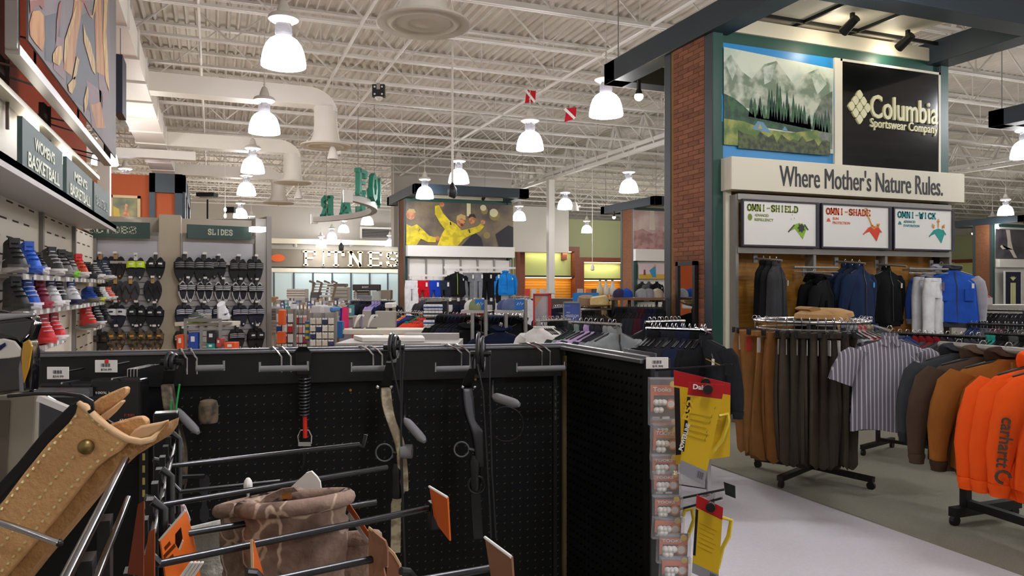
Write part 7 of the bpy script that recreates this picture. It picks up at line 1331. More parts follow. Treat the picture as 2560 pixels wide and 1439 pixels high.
# price tags and black packages on the left part of the panel
def ptag(px0, py0, px1, py1, tt, price, lb, red=False):
    A, B = at_t(px0, py1, tt), at_t(px1, py0, tt); wd = (B - A).xy.length; h = B.z - A.z; o = thing('price_tag', lb, 'tag', A, -YAW); b = MB(); b.box(0, 0, 0, wd, .002, h); build('card', b, M_card, o, bev=.001)
    b = MB()
    for k in range(9): b.box(wd * (.28 + .045 * k), -.0008, h * .45, wd * (.28 + .045 * k) + wd * (.012 + .014 * (k % 3)), 0, h * .72)
    build('barcode', b, prn('#55555c'), o); text('lettering', price, wd * .48, h * .2, prn('#3a3a42'), o, (wd * .52, -.0005, h * .22), depth=.0005)
    if red: b = MB(); b.box(wd * .45, -.0015, h * .75, wd * .62, -.0005, h * 1.06); build('sticker', b, prn('#d03a36'), o)
    b = MB(); b.tube([(wd / 2, .002, h * .5), (wd / 2, .12, h * .5)], .003, 5); build('holder', b, M_black, o); return o
ptag(117, 917, 172, 948, 2.0, '$34.99', 'white price tag lettered $34.99, left of two on the panel'); ptag(237, 900, 293, 931, 2.0, '$34.99', 'white price tag with red sticker, right of two on the panel', True)
for r, lb in (((96, 958, 232, 1160), 'glossy black blister pack at the left end of the pegboard'), ((225, 948, 352, 1120), 'matt black hanging pack with small white lettering')):
    o, w_, h_ = PB('blister_pack', lb, 'pack', *r, 2.02, .05, mat('black pack', '#141417', .25 if 'glossy' in lb else .5))
    if 'matt' in lb: text('lettering', '100% high', w_ * .42, .008, m_tag, o, (w_ * .33, -.001, h_ * .8), depth=.0005); text('lettering', 'IF 5003', w_ * .2, .007, prn('#b0453a'), o, (w_ * .78, -.001, h_ * .48), depth=.0005); text('lettering', 'AT FT 5003', w_ * .32, .009, m_tag, o, (w_ * .74, -.001, h_ * .40), depth=.0005); 
    else: b = MB(); b.box(.0, -.02, h_ * .84, w_, 0, h_ * .95); build('clear_bubble', b, mat('clear blister', '#c8c8d0', .08, trans=.8), o); b = MB(); b.box(w_ * .4, -.001, h_ * .9, w_ * .75, 0, h_ * .93); build('print', b, prn('#8a3030'), o)
    b = MB(); b.tube([(w_ * .55, .05, h_), (w_ * .55, -.03, h_ + .004)], .003, 5); build('peg', b, M_chrome, o)
for k, x in enumerate((319, 327, 335, 343)): A = at_t(x, 942, 1.98); b = MB(); b.tube([A + V((0, 0, -.0)), A + V((0, 0, .02)), A + V((0, 0, .02)) + FV * .12], .0015, 5); tag(build('wire_peg', b, M_chrome), 'thin chrome wire peg, %s of four beside the matt black pack' % od5[k], 'hook', 'thin wire pegs')
# ================================================================ END OF THE SIDE PANEL: battery cards and slingshots
EX = at_t(1655, 905, 1.85); ptag(1615, 893, 1671, 922, 1.84, '$9.99', 'white price tag on the end post above the orange packs')
m_clear = mat('clear poly bag', '#d9d9e0', .12, alpha=.28)
strip = [(1658, 1002, 76, 118, 0), (1662, 1072, 74, 52, .02), (1663, 1105, 76, 92, .05), (1662, 1165, 74, 62, .0), (1665, 1208, 72, 62, -.02), (1668, 1270, 74, 66, .0), (1668, 1318, 80, 52, .06), (1682, 1368, 84, 72, .03), (1686, 1420, 78, 60, .03)]
for i, (cx, cy, w0, h0, rz) in enumerate(strip):
    tt = 1.79 - .012 * i; A = at_t(cx, cy, tt); wd, h = w0 * tt / FPX, h0 * tt / FPX; o = thing('putty_pack', 'orange and clear bagged pack of white balls, %s down the strip on the end post' % ['first', 'second', 'third', 'fourth', 'fifth', 'sixth', 'seventh', 'eighth', 'ninth'][i], 'pack', A, -YAW + rz * 2, 'bagged packs on the end post strip'); o.rotation_euler[1] = rz
    b = MB(); b.loft([[(-wd / 2 * c, y, -h / 2 * c), (wd / 2 * c, y, -h / 2 * c), (wd / 2 * c, y, h / 2 * c), (-wd / 2 * c, y, h / 2 * c)] for y, c in ((-.016, .94), (-.012, 1), (.002, 1))]); build('bag', b, m_clear, o)
    b = MB(); b.box(-wd * .44, -.002, -h * .46, wd * .44, .0, h * .48); build('card', b, prn('#3a3638'), o)
    b = MB(); b.box(-wd * .42, -.004, h * .12, wd * .42, -.002, h * .34); b.box(-wd * .42, -.004, -h * .22, -wd * .32, -.002, h * .14); build('orange_band', b, prn('#d0642a'), o)
    b = MB(); b.plate([(wd * .24 + wd * .17 * math.cos(q * math.pi / 8), -h * .06 + wd * .17 * math.sin(q * math.pi / 8)) for q in range(16)], -.0045); build('round_mark', b, prn('#d8743a'), o); b = MB(); b.plate([(wd * .24 + wd * .12 * math.cos(q * math.pi / 8), -h * .06 + wd * .12 * math.sin(q * math.pi / 8)) for q in range(16)], -.0050); build('white_disc', b, M_card, o)
    for q in range(5): b = MB(); b.ball((wd * (-.26 + .13 * (q % 3)) + wd * .02 * (q // 3), -.010, h * (-.02 - .16 * (q // 3))), wd * .105, 8, 6); build('ball', b, M_card, o, smooth=True)
    b = MB(); b.box(-wd * .36, -.0035, -h * .40, -wd * .12, -.002, -h * .33); b.box(-wd * .04, -.0035, -h * .40, wd * .2, -.002, -h * .33); build('caption', b, M_card, o)
    if h0 > 60: text('lettering', 'Tooks' if i == 0 else 'TOOKS', wd * .6, h * .10, M_card, o, (-wd * .05, -.0045, h * .25), bold=.02, depth=.0008)
    b = MB(); b.plate([(wd * .3 + wd * .1 * math.cos(q * math.pi / 6), h * .36 + wd * .1 * math.sin(q * math.pi / 6)) for q in range(12)], -.0045); build('yellow_mark', b, prn('#d8b830'), o)
A, B = at_t(1640, 930, 1.82), at_t(1690, 1439, 1.75); b = MB(); b.bar((A.x, A.y, A.z), (B.x, B.y, .7), .012, .002); tag(build('hanging_strip', b, pl('#2a2a2e')), 'dark plastic strip that carries the orange bagged packs', 'strip')
# slingshot packs on long hooks that stick out to the right
m_yel = mat('yellow card', '#d0ab14', .45, nz=.06, sc=12)
def hook_r(pa, pb, ta, tb, lb, plate=None):
    A, B = at_t(*pa, ta), at_t(*pb, tb); o = thing('long_hook', lb, 'hook', A); b = MB(); b.tube([A, B], .0028, 6); build('rod', b, mat('dark plated wire', '#2c2c36', .3, metal=.5), o, world=True)
    if plate: P0, P1, P2, P3 = [at_t(x, y, tb) for x, y in plate]; b = MB(); b.loft([[P0, P1, P2, P3], [q + FV * .003 for q in (P0, P1, P2, P3)]]); build('label_plate', b, mat('dark label plate', '#14161a', .15), o, world=True)
    return o
hook_r((1640, 925), (1830, 912), 1.85, 1.7, 'upper long hook behind the slingshot packs', [(1812, 908), (1835, 912), (1835, 944), (1812, 938)]); hook_r((1680, 1250), (1812, 1223), 1.78, 1.62, 'lower long hook with dark label plate', [(1810, 1205), (1838, 1215), (1839, 1246), (1814, 1236)]); hook_r((1680, 1278), (1805, 1245), 1.78, 1.64, 'long hook that carries the lower slingshot pack'); hook_r((1680, 978), (1765, 968), 1.8, 1.66, 'long hook that carries the upper slingshot packs')
def sling(lb, tt, q, frame=None, red=.17, grey=.15, dark=False):
    """q: picture corners of the card, top left, top right, bottom right, bottom left"""
    P = [at_t(x, y, tt - d) for (x, y), d in zip(q, (0, .02, .02, 0))]; o = thing('slingshot_pack', lb, 'pack', P[3]); nn = -(P[1] - P[0]).cross(P[0] - P[3]).normalized()
    if nn.dot(FV) > 0: nn = -nn
    def uv(u, v, off=0): return P[3] + (P[2] - P[3]) * u + ((P[0] - P[3]) + ((P[1] - P[0]) - (P[2] - P[3])) * u) * v + nn * off
    def sheet(nm, u0, u1, v0, v1, m, off, th=.0015): b = MB(); b.loft([[uv(u0, v0, off + k), uv(u1, v0, off + k), uv(u1, v1, off + k), uv(u0, v1, off + k)] for k in (0, th)]); return build(nm, b, m, o, world=True)
    sheet('card', 0, 1, grey, 1 - red, m_yel, 0, .003); sheet('header', 0, 1, 1 - red, 1, prn('#a81a1e'), .0002, .003); sheet('foot_label', 0, 1, 0, grey, prn('#8f8f96'), .0001, .003)
    sheet('side_print', 0, .10, grey + .1, 1 - red - .02, prn('#1c1a20'), .0032, .0004)
    if grey > .1:
        for k in range(7): sheet('barcode', .68 + .035 * k, .69 + .035 * k + .008 * (k % 2), .04, .11, prn('#22222a'), .0033, .0003)
    b = MB(); q0 = uv(.56, .945, .004); b.tube([q0 + nn * .0, q0 + nn * .012], .010, 12); build('peg_button', b, M_black, o, world=True)
    for k in range(6): sheet('small_print', .16, .82 - .05 * (k % 3), .66 - .06 * k, .665 - .06 * k + .004, prn('#b08f10'), .0032, .0003)
    if frame:
        b = MB(); b.tube([at_t(x, y, tt + .03) for x, y in frame], [.004, .005, .0055, .005, .0045][:len(frame)] if len(frame) <= 5 else .005, 8); build('sling_frame', b, pl('#c9b02a', .3), o, world=True, smooth=True)
    return o, uv
o, uv = sling('upper slingshot pack, yellow card with red header facing us', 1.66, [(1722, 955), (1812, 962), (1760, 1212), (1698, 1180)], [(1798, 1040), (1818, 1035), (1820, 1055), (1805, 1100), (1780, 1130)], .14, .14)
text('lettering', '21-shot', .03, .008, M_card, o, (0, 0, 0)); lt = o.children[-1]; q_ = uv(.2, .93, .004) - V(o.location); lt.location = q_; lt.rotation_euler = (0, JR(6), -YAW)
text('lettering', 'Daisy', .035, .014, M_card, o, uv(.36, .95, .0045) - V(o.location), (0, JR(5), -YAW), bold=.02); text('lettering', 'B52', .045, .014, m_yel, o, uv(.06, .70, .004) - V(o.location), (0, JR(-72), -YAW), bold=.03); text('lettering', 'POWERLINE', .06, .009, M_card, o, uv(.045, .40, .004) - V(o.location), (0, JR(-74), -YAW), bold=.02)
b = MB(); 
for k, (u_, v_) in enumerate(((.85, .75), (.8, .66), (.78, .6), (.74, .5), (.76, .46), (.72, .42))): c = uv(u_, v_, .0035); b.tube([c, c + V((.004, 0, .008)), c + V((.008, 0, -.002))], .0006, 4)
build('pen_mark', b, prn('#3a3424'), o, world=True)
sling('rear slingshot pack with black header behind the upper one', 1.72, [(1684, 925), (1826, 958), (1824, 1140), (1690, 1160)], None, .16, .0)[0]
sling('lower slingshot pack, yellow card with dark red header', 1.64, [(1742, 1236), (1808, 1268), (1795, 1460), (1730, 1430)], [(1802, 1292), (1828, 1300), (1822, 1340), (1806, 1370), (1795, 1420)], .16, .13)
b = MB(); b.tube([at_t(x, y, 1.75) for x, y in ((1706, 1290), (1712, 1275), (1730, 1272), (1735, 1300), (1724, 1330), (1716, 1350))], .005, 8); tag(build('sling_handle', b, pl('#c9b02a', .3), smooth=True), 'yellow slingshot loop hanging behind the lower orange packs', 'slingshot')
# ================================================================ NEAR RACK ON THE LEFT: hooks, gloves, knife sheath
GX0 = -.042
t = thing('wire_grid_rack', 'black wire grid rack at our left that carries the long hooks', 'rack', (GX0, .65, 0))
for z, r, ye in ((1.452, .0022, .485), (1.426, .0018, .5), (1.345, .003, 1.1), (1.25, .003, 1.1), (1.15, .003, 1.1), (1.05, .003, 1.1)): b = MB(); b.tube([(GX0 - .004, .16, z), (GX0 - .004, ye, z)], r, 8); build('rail', b, M_blackg, t, world=True, smooth=True)
y = .2
while y < 1.12: b = MB(); b.box(GX0 - .013, y - .007, .0, GX0 - .007, y + .007, 1.43 if y < .45 else 1.36); build('upright_bar', b, M_black, t, world=True); y += .062
b = MB(); b.box(GX0 - .03, 1.1, 0, GX0 + .0, 1.125, 1.385); build('end_post', b, M_blackg, t, world=True, bev=.002)
for yy in (1.02, .82, .7): b = MB(); b.tube([(GX0 + .004, yy, 1.2), (GX0 + .004, yy, 1.365), (GX0 - .004, yy, 1.372)], .004, 8); build('bracket', b, M_black, t, world=True, smooth=True)
m_wire = mat('black hook wire', '#17181c', .28, spec=.6)
def lhook(pa, pb, lb, z=1.34, tip=None, r=.003, za=None):
    A, B = at_z(*pa, z), at_z(*pb, z); o = thing('long_hook', lb, 'hook', A, 0, 'long hooks on the near wire rack'); b = MB(); pts = [A, B] + ([B + V((.006, .002, -.004)), B + V((.010, .003, .012))] if tip == 'up' else [])
    b.tube(pts, r, 8); build('rod', b, m_wire, o, world=True, smooth=True); b = MB(); b.tube([A + V((-.012, -.003, .01)), A + V((-.006, -.001, .008)), A], r, 8); build('mount', b, m_wire, o, world=True); return o, A, B
lhook((412, 1166), (897, 1111), 'farthest long hook in the row on the near rack', tip='up'); _, A, B = lhook((398, 1263), (968, 1168), 'long hook passing just above the camouflage glove'); lhook((450, 1229), (700, 1203), 'thin hook with white stopper behind the glove hook', r=.0022)
_, A3, B3 = lhook((398, 1409), (1078, 1269), 'thick long hook crossing in front of the camouflage glove', r=.0032); lhook((440, 1338), (940, 1255), 'hook passing through the orange card and the glove'); _, A5, B5 = lhook((660, 1455), (956, 1392), 'nearest hook, passing through the brown backed card'); _, A6, B6 = lhook((1040, 1452), (1242, 1417), 'low hook with brown label card at the bottom edge', z=1.335)
for (x, y, t0, lb) in ((620, 1214, .81, 'white hook stopper on the thin hook'),): p = at_t(x, y, t0); o = thing('hook_stopper', lb, 'stopper', p); b = MB(); b.ball(p, .008, 10, 7, (.6, 1, 1.1)); build('ball', b, m_whl, o, world=True, smooth=True); b = MB(); b.tube([p, p + V((0, 0, -.018))], .0015, 5); build('tail', b, m_whl, o, world=True)
def cardp(nm, lb, pts, tt, m, th=.0016, edge=None, cat='card', slope=0):
    """a flat card: corner list in picture pixels with ray distance, given real thickness"""
    P = [at_t(x, y, tt + (d[0] if d else 0)) for x, y, *d in pts]; o = thing(nm, lb, cat, P[0]); n = (P[1] - P[0]).cross(P[2] - P[0]).normalized(); n = n if n.dot(FV) > 0 else -n
    b = MB(); b.loft([[p + n * k for p in P] for k in (0, th)]); c = build('card', b, m, o, world=True)
    return o, P, n
m_oc = mat('orange header card', '#d8661a', .5, nz=.05, sc=20); m_bc = mat('brown card back', '#9a6c52', .7)
# scan plates at hook tips
for (pts, tt, m, lb, tip) in (([(1073, 1216), (1118, 1243, -.03), (1124, 1352, -.03), (1096, 1316, -.015), (1084, 1290)], .72, m_oc, 'orange label card on the tip of the thick long hook', B3), ([(1212, 1343), (1278, 1392, -.04), (1282, 1452, -.04), (1230, 1460, -.01)], .57, m_bc, 'brown label card on the tip of the low hook', B6)):
    o, P, n = cardp('label_card', lb, pts, tt, m); b = MB(); b.tube([P[0], P[1]], .0012, 6); build('top_edge', b, M_card, o, world=True); b = MB(); c = tip + V((.002, 0, 0)); b.box(c.x - .004, c.y - .006, c.z - .02, c.x + .010, c.y + .006, c.z + .006); build('clip', b, M_black, o, world=True, bev=.001)
o, P, n = cardp('tag_card', 'white plastic tag with rounded corner behind the camouflage glove', [(722, 1222), (765, 1182), (778, 1178), (792, 1192), (800, 1205), (802, 1222), (760, 1236)], .80, m_whl, .004, cat='tag')
# glove packs: card, loop slot and gloves
def tracep(nm, pts, tt, th, m, par, bev=.0): P = [at_t(x, y, tt) for x, y in pts]; b = MB(); b.loft([[p + FV * k for p in P] for k in (0, th)]); return build(nm, b, m, par, world=True, bev=bev)
o, P, n = cardp('glove_card', 'orange header card with a slot at the left of the camouflage gloves', [(398, 1350), (462, 1276, .05), (478, 1330, .06), (492, 1400, .06), (500, 1460, .05), (415, 1470)], .60, m_oc, .0012)
tracep('edge', [(395, 1350), (461, 1274), (464, 1278), (399, 1353)], .598, .001, M_card, o)
tracep('slot', [(438, 1335), (452, 1318), (456, 1345), (446, 1372), (438, 1358)], .60, .0006, prn('#2c1408'), o); tracep('slot_edge', [(446, 1372), (456, 1350), (458, 1352), (449, 1376)], .599, .0005, M_card, o)
for k, (a, c) in enumerate((((410, 1368), (424, 1352)), ((408, 1388), (436, 1358)), ((412, 1402), (432, 1384)))): tracep('lettering', [a, c, (c[0] + 3, c[1] + 9), (a[0] + 3, a[1] + 9)], .598, .0005, prn('#8a3f10'), o)
o, P, n = cardp('glove_card', 'orange card edge standing in front of the camouflage gloves', [(627, 1352), (634, 1352, .0), (662, 1450, .04), (630, 1450, .0)], .60, m_oc, .001); tracep('edge', [(625, 1350), (631, 1348), (635, 1460), (629, 1460)], .598, .001, mat('cream card edge', '#d8b890', .6), o)
o, P, n = cardp('glove_card', 'brown backed card with cut loop at the right of the gloves', [(921, 1318), (962, 1352, -.02), (968, 1370, -.02), (968, 1416, -.02), (958, 1420, -.01), (964, 1450, -.01), (922, 1460)], .59, m_bc, .0014); tracep('edge', [(922, 1316), (966, 1352), (970, 1372), (970, 1418), (966, 1418), (965, 1374), (961, 1356), (920, 1321)], .586, .001, mat('cream card edge', '#d8b890', .6), o); tracep('orange_face', [(968, 1368), (985, 1385), (1000, 1412), (1002, 1460), (966, 1460)], .60, .001, m_bc, o); tracep('edge', [(970, 1366), (987, 1383), (1003, 1412), (1005, 1460), (1000, 1460), (998, 1414), (984, 1390), (968, 1372)], .597, .001, mat('cream card edge', '#d8b890', .6), o)
o, P, n = cardp('glove_card', 'orange card strip behind the right cuff of the camouflage glove', [(868, 1250), (880, 1268, .0), (925, 1335, 0), (920, 1352, .01), (868, 1275, .01)], .70, m_oc, .001); tracep('edge', [(872, 1280), (922, 1350), (920, 1358), (866, 1290)], .699, .001, mat('grey card edge', '#8f8780', .6), o)
# camouflage gloves: knitted cuffs with rolled rims and hanging hands
def camo_mat():
    m = bpy.data.materials.new('branch camouflage fleece'); m.use_nodes = True; nt = m.node_tree; bs = nt.nodes['Principled BSDF']; bs.inputs['Roughness'].default_value = .95; bs.inputs['Specular IOR Level'].default_value = .1
    tc = nt.nodes.new('ShaderNodeTexCoord'); n1 = nt.nodes.new('ShaderNodeTexNoise'); n1.inputs['Scale'].default_value = 28; n1.inputs['Detail'].default_value = 3; r1 = nt.nodes.new('ShaderNodeValToRGB'); e = r1.color_ramp.elements; e[0].color = lin('#6a5549'); e[0].position = .36; e[1].color = lin('#9a8273'); e[1].position = .6
    vo = nt.nodes.new('ShaderNodeTexVoronoi'); vo.feature = 'DISTANCE_TO_EDGE'; vo.inputs['Scale'].default_value = 15; mp = nt.nodes.new('ShaderNodeMapping'); mp.inputs['Scale'].default_value = (1, 1, .45); mp.inputs['Rotation'].default_value = (.3, .5, .2)
    n3 = nt.nodes.new('ShaderNodeTexNoise'); n3.inputs['Scale'].default_value = 30; ad = nt.nodes.new('ShaderNodeMixRGB'); ad.blend_type = 'ADD'; ad.inputs[0].default_value = .05
    L = nt.links.new; L(tc.outputs['Object'], mp.inputs[0]); L(mp.outputs[0], ad.inputs[1]); L(tc.outputs['Object'], n3.inputs['Vector']); L(n3.outputs['Color'], ad.inputs[2]); L(ad.outputs[0], vo.inputs['Vector']); L(tc.outputs['Object'], n1.inputs['Vector']); L(n1.outputs['Fac'], r1.inputs[0])
    r2 = nt.nodes.new('ShaderNodeValToRGB'); f = r2.color_ramp.elements; f[0].position = .015; f[0].color = (1, 1, 1, 1); f[1].position = .035; f[1].color = (0, 0, 0, 1); L(vo.outputs['Distance'], r2.inputs[0])
    mx = nt.nodes.new('ShaderNodeMixRGB'); L(r2.outputs[0], mx.inputs[0]); L(r1.outputs[0], mx.inputs[1]); n4 = nt.nodes.new('ShaderNodeTexNoise'); n4.inputs['Scale'].default_value = 9; r3 = nt.nodes.new('ShaderNodeValToRGB'); g = r3.color_ramp.elements; g[0].color = lin('#2a211d'); g[0].position = .46; g[1].color = lin('#c3ac98'); g[1].position = .54; L(tc.outputs['Object'], n4.inputs['Vector']); L(n4.outputs['Fac'], r3.inputs[0]); L(r3.outputs[0], mx.inputs[2]); L(mx.outputs[0], bs.inputs['Base Color'])
    bp = nt.nodes.new('ShaderNodeBump'); bp.inputs['Strength'].default_value = .5; bp.inputs['Distance'].default_value = .004; n5 = nt.nodes.new('ShaderNodeTexNoise'); n5.inputs['Scale'].default_value = 130; L(tc.outputs['Object'], n5.inputs['Vector']); L(n5.outputs['Fac'], bp.inputs['Height']); L(bp.outputs[0], bs.inputs['Normal']); return m
m_glv = camo_mat(); m_glin = mat('glove lining', '#33281f', .95)
def glove(lb, cx, cy, tt, wpx, hpx, tilt, m, ml, seed=0, dep=.5):
    """cuff mouth centred on a picture point; the glove hangs below it"""
    c = at_t(cx, cy, tt); W = wpx * tt / FPX / 2; D = W * dep; H = hpx * tt / FPX; o = thing('glove', lb, 'glove', c, -YAW + tilt, 'gloves on the near hooks'); r3 = random.Random(seed)
    ph = [r3.uniform(0, 6) for _ in range(6)]
    def rg(z, kx, ky, dx=0, w=0, n=36, k=9): return [((W * kx * (1 + w * math.sin(k * a + ph[0] + z * 40) + w * .6 * math.sin((k + 4) * a + ph[1]))) * math.cos(a) + dx, D * ky * (1 + w * math.sin(k * a + ph[2] + z * 60)) * math.sin(a), z + .006 * math.cos(a + .6) * (1 if z > -.05 else .3) + w * .03 * math.sin(7 * a + ph[3])) for a in [2 * math.pi * i / n for i in range(n)]]
    prof = [(-.022, .86, .74, 0, 0), (-.004, .88, .78, 0, 0), (0, .93, .9, 0, 0), (0, 1.0, 1.02, 0, 0), (-.008, .98, 1.0, 0, 0), (-.016, .95, .96, 0, 0), (-.019, 1.0, 1.0, 0, .01), (-.03, 1.0, 1.02, 0, .02), (-.05, .99, 1.05, 0, .035), (-.056, .93, .98, 0, .05)]
    zs = -.056; nr = 7
    for i in range(nr): zs -= .0055; prof.append((zs, .90 + (.05 if i % 2 else -.0), .95 + (.10 if i % 2 else 0), 0, .06))
    prof += [(zs - .015, 1.0, 1.12, 0, .06), (zs - .05, 1.08, 1.15, 0, .05), (zs - .09, 1.05, 1.0, 0, .04), (zs - .11, .9, .8, 0, .03)]
    b = MB(); b.loft([rg(*q) for q in prof], caps=False); build('body', b, m, o, smooth=80)
    b = MB(); b.loft([rg(-.075, .75, .6, 0, 0), rg(-.03, .83, .7, 0, 0), rg(-.008, .87, .76, 0, 0)][::-1]); build('lining', b, ml, o, smooth=80)
    b = MB(); b.tube([(x, y, z + .004) for x, y, z in rg(-.004, 1.0, 1.04, 0, 0)], .0068, 10, True); build('rim', b, m, o, smooth=True)
    for q in range(4):
        x = W * (-.72 + .48 * q); L_ = (.075, .088, .085, .068)[q]; b = MB(); b.tube([(x, 0, zs - .09), (x * 1.04, -.004, zs - .09 - L_ * .55), (x * 1.05, .004, zs - .09 - L_)], [W * .25, W * .23, W * .17], 10); build('finger', b, m, o, smooth=True)
    b = MB(); b.tube([(W * .85, 0, zs - .03), (W * 1.35, -.01, zs - .065), (W * 1.45, -.01, zs - .10)], [W * .26, W * .25, W * .17], 10); build('thumb', b, m, o, smooth=True)
    return o
o = glove('brown branch camouflage glove, front one of the hanging pair', 738, 1256, .69, 262, 200, .0, m_glv, m_glin, 2, .66)
glove('brown branch camouflage glove half behind the front one', 650, 1256, .755, 190, 200, .35, m_glv, m_glin, 5, .5)
o2 = glove('tan camouflage glove at the right behind the brown backed card', 880, 1345, .74, 130, 160, -.4, mat('tan camouflage fleece', '#a98e7c', .95, col2='#8a6f60', sc=26, nz=.1, bump=.3, bsc=100), m_glin, 7)
tracep('inner_label', [(706, 1232), (728, 1232), (728, 1246), (704, 1248)], .70, .001, mat('amber inner label', '#b06a20', .6), o)
b = MB(); b.loft([[at_t(x, y + dy, .70 + .012 * k) for x, y in ((642, 1262), (668, 1238), (705, 1222), (735, 1218), (745, 1228), (720, 1234), (690, 1246), (660, 1268))] for k, dy in ((0, 0), (1, -2))]); build('cuff_flap', b, m_glv, o, world=True)
m_pink = mat('pale pink camouflage fleece', '#e0cfd4', .95, col2='#c7a9b2', sc=18, nz=.1, bump=.3, bsc=90); m_palec = mat('white camouflage fleece', '#d6d6cc', .95, col2='#a9a79c', sc=16, nz=.1, bump=.3, bsc=90)
glove('pale pink and white camouflage glove behind the orange card', 535, 1318, .86, 120, 160, .2, m_palec, m_pink, 9)
o = thing('glove_tab', 'pink fleece tab with black loop above the orange card', 'tab', at_t(440, 1290, .82)); b = MB(); b.loft([[at_t(x, y, .82 + k) for x, y in ((420, 1262), (462, 1258), (478, 1300), (470, 1318), (440, 1312), (424, 1290))] for k in (0, .008)]); build('cloth', b, m_pink, o, world=True, bev=.003); b = MB(); b.tube([at_t(x, y, .815) for x, y in ((445, 1262), (446, 1280), (440, 1292), (438, 1284))], .003, 6); build('loop', b, M_black, o, world=True)
o = thing('plastic_hook', 'dark grey plastic paddle hook hanging behind the hooks', 'hook', at_t(511, 1200, 1.0)); rr = []
for y, w0 in ((1186, 6), (1192, 12), (1205, 13), (1225, 11), (1240, 6), (1262, 6), (1275, 11), (1295, 12), (1305, 6)): rr.append([at_t(511 + s * w0 * (1 if k else 1), y, 1.0 + k * .008) for s, k in ((-1, 0), (1, 0), (1, 1), (-1, 1))])
b = MB(); b.loft(rr); build('paddle', b, pl('#2a2b2f', .5), o, world=True, smooth=30); b = MB(); b.tube([at_t(511, 1190, 1.0), at_t(511, 1190, 1.0) + V((-.5, .1, 0)) * .1], .003, 5); build('peg', b, M_black, o, world=True)
o = thing('white_clip', 'white ridged plastic clip at the bottom beside the orange card', 'clip', at_t(470, 1430, .56))
for k in range(4): b = MB(); b.loft([[at_t(x + 9 * k, y + dy, .56 + d) for x, y in ((440, 1455), (476, 1405), (484, 1405), (450, 1455))] for d, dy in ((0, 0), (.02, -3))]); build('ridge', b, m_whl, o, world=True, bev=.001)
for k, (x0, y0, x1, y1, c, lb) in enumerate(((318, 1345, 345, 1260, '#6e3018', 'orange brown card standing behind the wire grid uprights'), (345, 1400, 372, 1330, '#8a4420', 'orange card low behind the wire grid end'))):
    tracep_o = thing('back_card', lb, 'card', at_t(x0, y0, .5)); tracep('card', [(x0, y0 + 90), (x1, y1), (x1 + 14, y1 - 8), (x0 + 40, y0 + 95)], .50 + .02 * k, .0015, prn(c), tracep_o)
# ---- leather knife sheath
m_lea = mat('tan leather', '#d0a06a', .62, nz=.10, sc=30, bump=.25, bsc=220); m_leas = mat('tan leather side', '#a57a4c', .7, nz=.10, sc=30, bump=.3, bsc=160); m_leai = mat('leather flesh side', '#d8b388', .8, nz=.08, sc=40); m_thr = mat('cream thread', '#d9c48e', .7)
ts = .46
t = thing('knife_sheath', 'tan leather knife sheath with cream stitching and a brass snap', 'sheath', at_t(150, 1200, ts))
F = [(-40, 1312), (0, 1262), (60, 1182), (120, 1108), (172, 1056), (190, 1030), (196, 1008), (208, 1012), (226, 1030), (262, 1062), (300, 1086), (322, 1098), (296, 1128), (262, 1150), (235, 1172), (190, 1228), (140, 1292), (80, 1362), (20, 1432), (-40, 1500)]
def domed(nm, pts, tt, th, m, bulge, par):
    """a leather piece: rim on its own plane, face swelling towards us"""
    c = V((sum(p[0] for p in pts) / len(pts), sum(p[1] for p in pts) / len(pts))); P = [at_t(x, y, tt) for x, y in pts]; Q = [at_t(x + (c.x - x) * .05, y + (c.y - y) * .05, tt - bulge) for x, y in pts]; b = MB(); b.loft([[p + FV * th for p in P], P, Q]); return build(nm, b, m, par, world=True, smooth=50, bev=.0012)
fr = domed('front', F, ts, .006, m_lea, .0018, t)
G_ = [(322, 1098), (350, 1108), (378, 1102), (402, 1080), (424, 1052), (420, 1072), (404, 1096), (360, 1122), (318, 1148), (280, 1182), (236, 1236), (170, 1316), (90, 1412), (20, 1500), (-40, 1500), (20, 1432), (80, 1362), (140, 1292), (190, 1228), (235, 1172), (262, 1150), (296, 1128)]
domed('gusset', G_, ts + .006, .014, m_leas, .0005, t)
# throat lip: a rolled strip along the opening
b = MB(); b.tube([at_t(x, y, ts - .001 + d) for x, y, d in ((196, 1006, 0), (214, 1020, 0), (244, 1050, 0), (284, 1080, 0), (320, 1098, 0), (352, 1104, .003), (380, 1098, .006), (404, 1078, .010), (422, 1054, .014))], [.0016, .0022, .0022, .0022, .0022, .0022, .002, .0018, .0012], 8); build('throat_lip', b, m_leai, t, world=True, smooth=True)
for nm, pts, dt, m in (('inner_flap', [(226, 1012), (250, 994), (288, 976), (312, 966), (320, 970), (318, 984), (298, 1004), (270, 1024), (244, 1040)], .018, m_lea), ('inner_flap', [(244, 1044), (276, 1022), (304, 1000), (308, 1004), (286, 1030), (262, 1052)], .014, m_leai), ('rolled_leather', [(262, 1064), (300, 1052), (336, 1042), (356, 1040), (368, 1048), (370, 1060), (352, 1080), (326, 1094), (300, 1088)], .012, m_lea), ('rolled_leather', [(318, 1096), (336, 1074), (352, 1064), (398, 1056), (420, 1050), (400, 1076), (372, 1094), (344, 1100)], .009, m_leai)): domed(nm, pts, ts + dt, .004, m, .002, t)
tracep('throat_shadow', [(210, 1012), (244, 1034), (300, 1070), (330, 1090), (262, 1060)], ts + .016, .002, prn('#241a10'), t)  # dark sheet put in for the shade inside the sheath mouth
P0 = at_t(215, 1117, ts - .0035); b = MB(); b.ball(P0, .0046, 16, 10, (1, 1, 1)); build('brass_snap', b, mat('aged brass', '#7d6a3c', .4, metal=.7, nz=.2, sc=200), t, world=True, smooth=True)
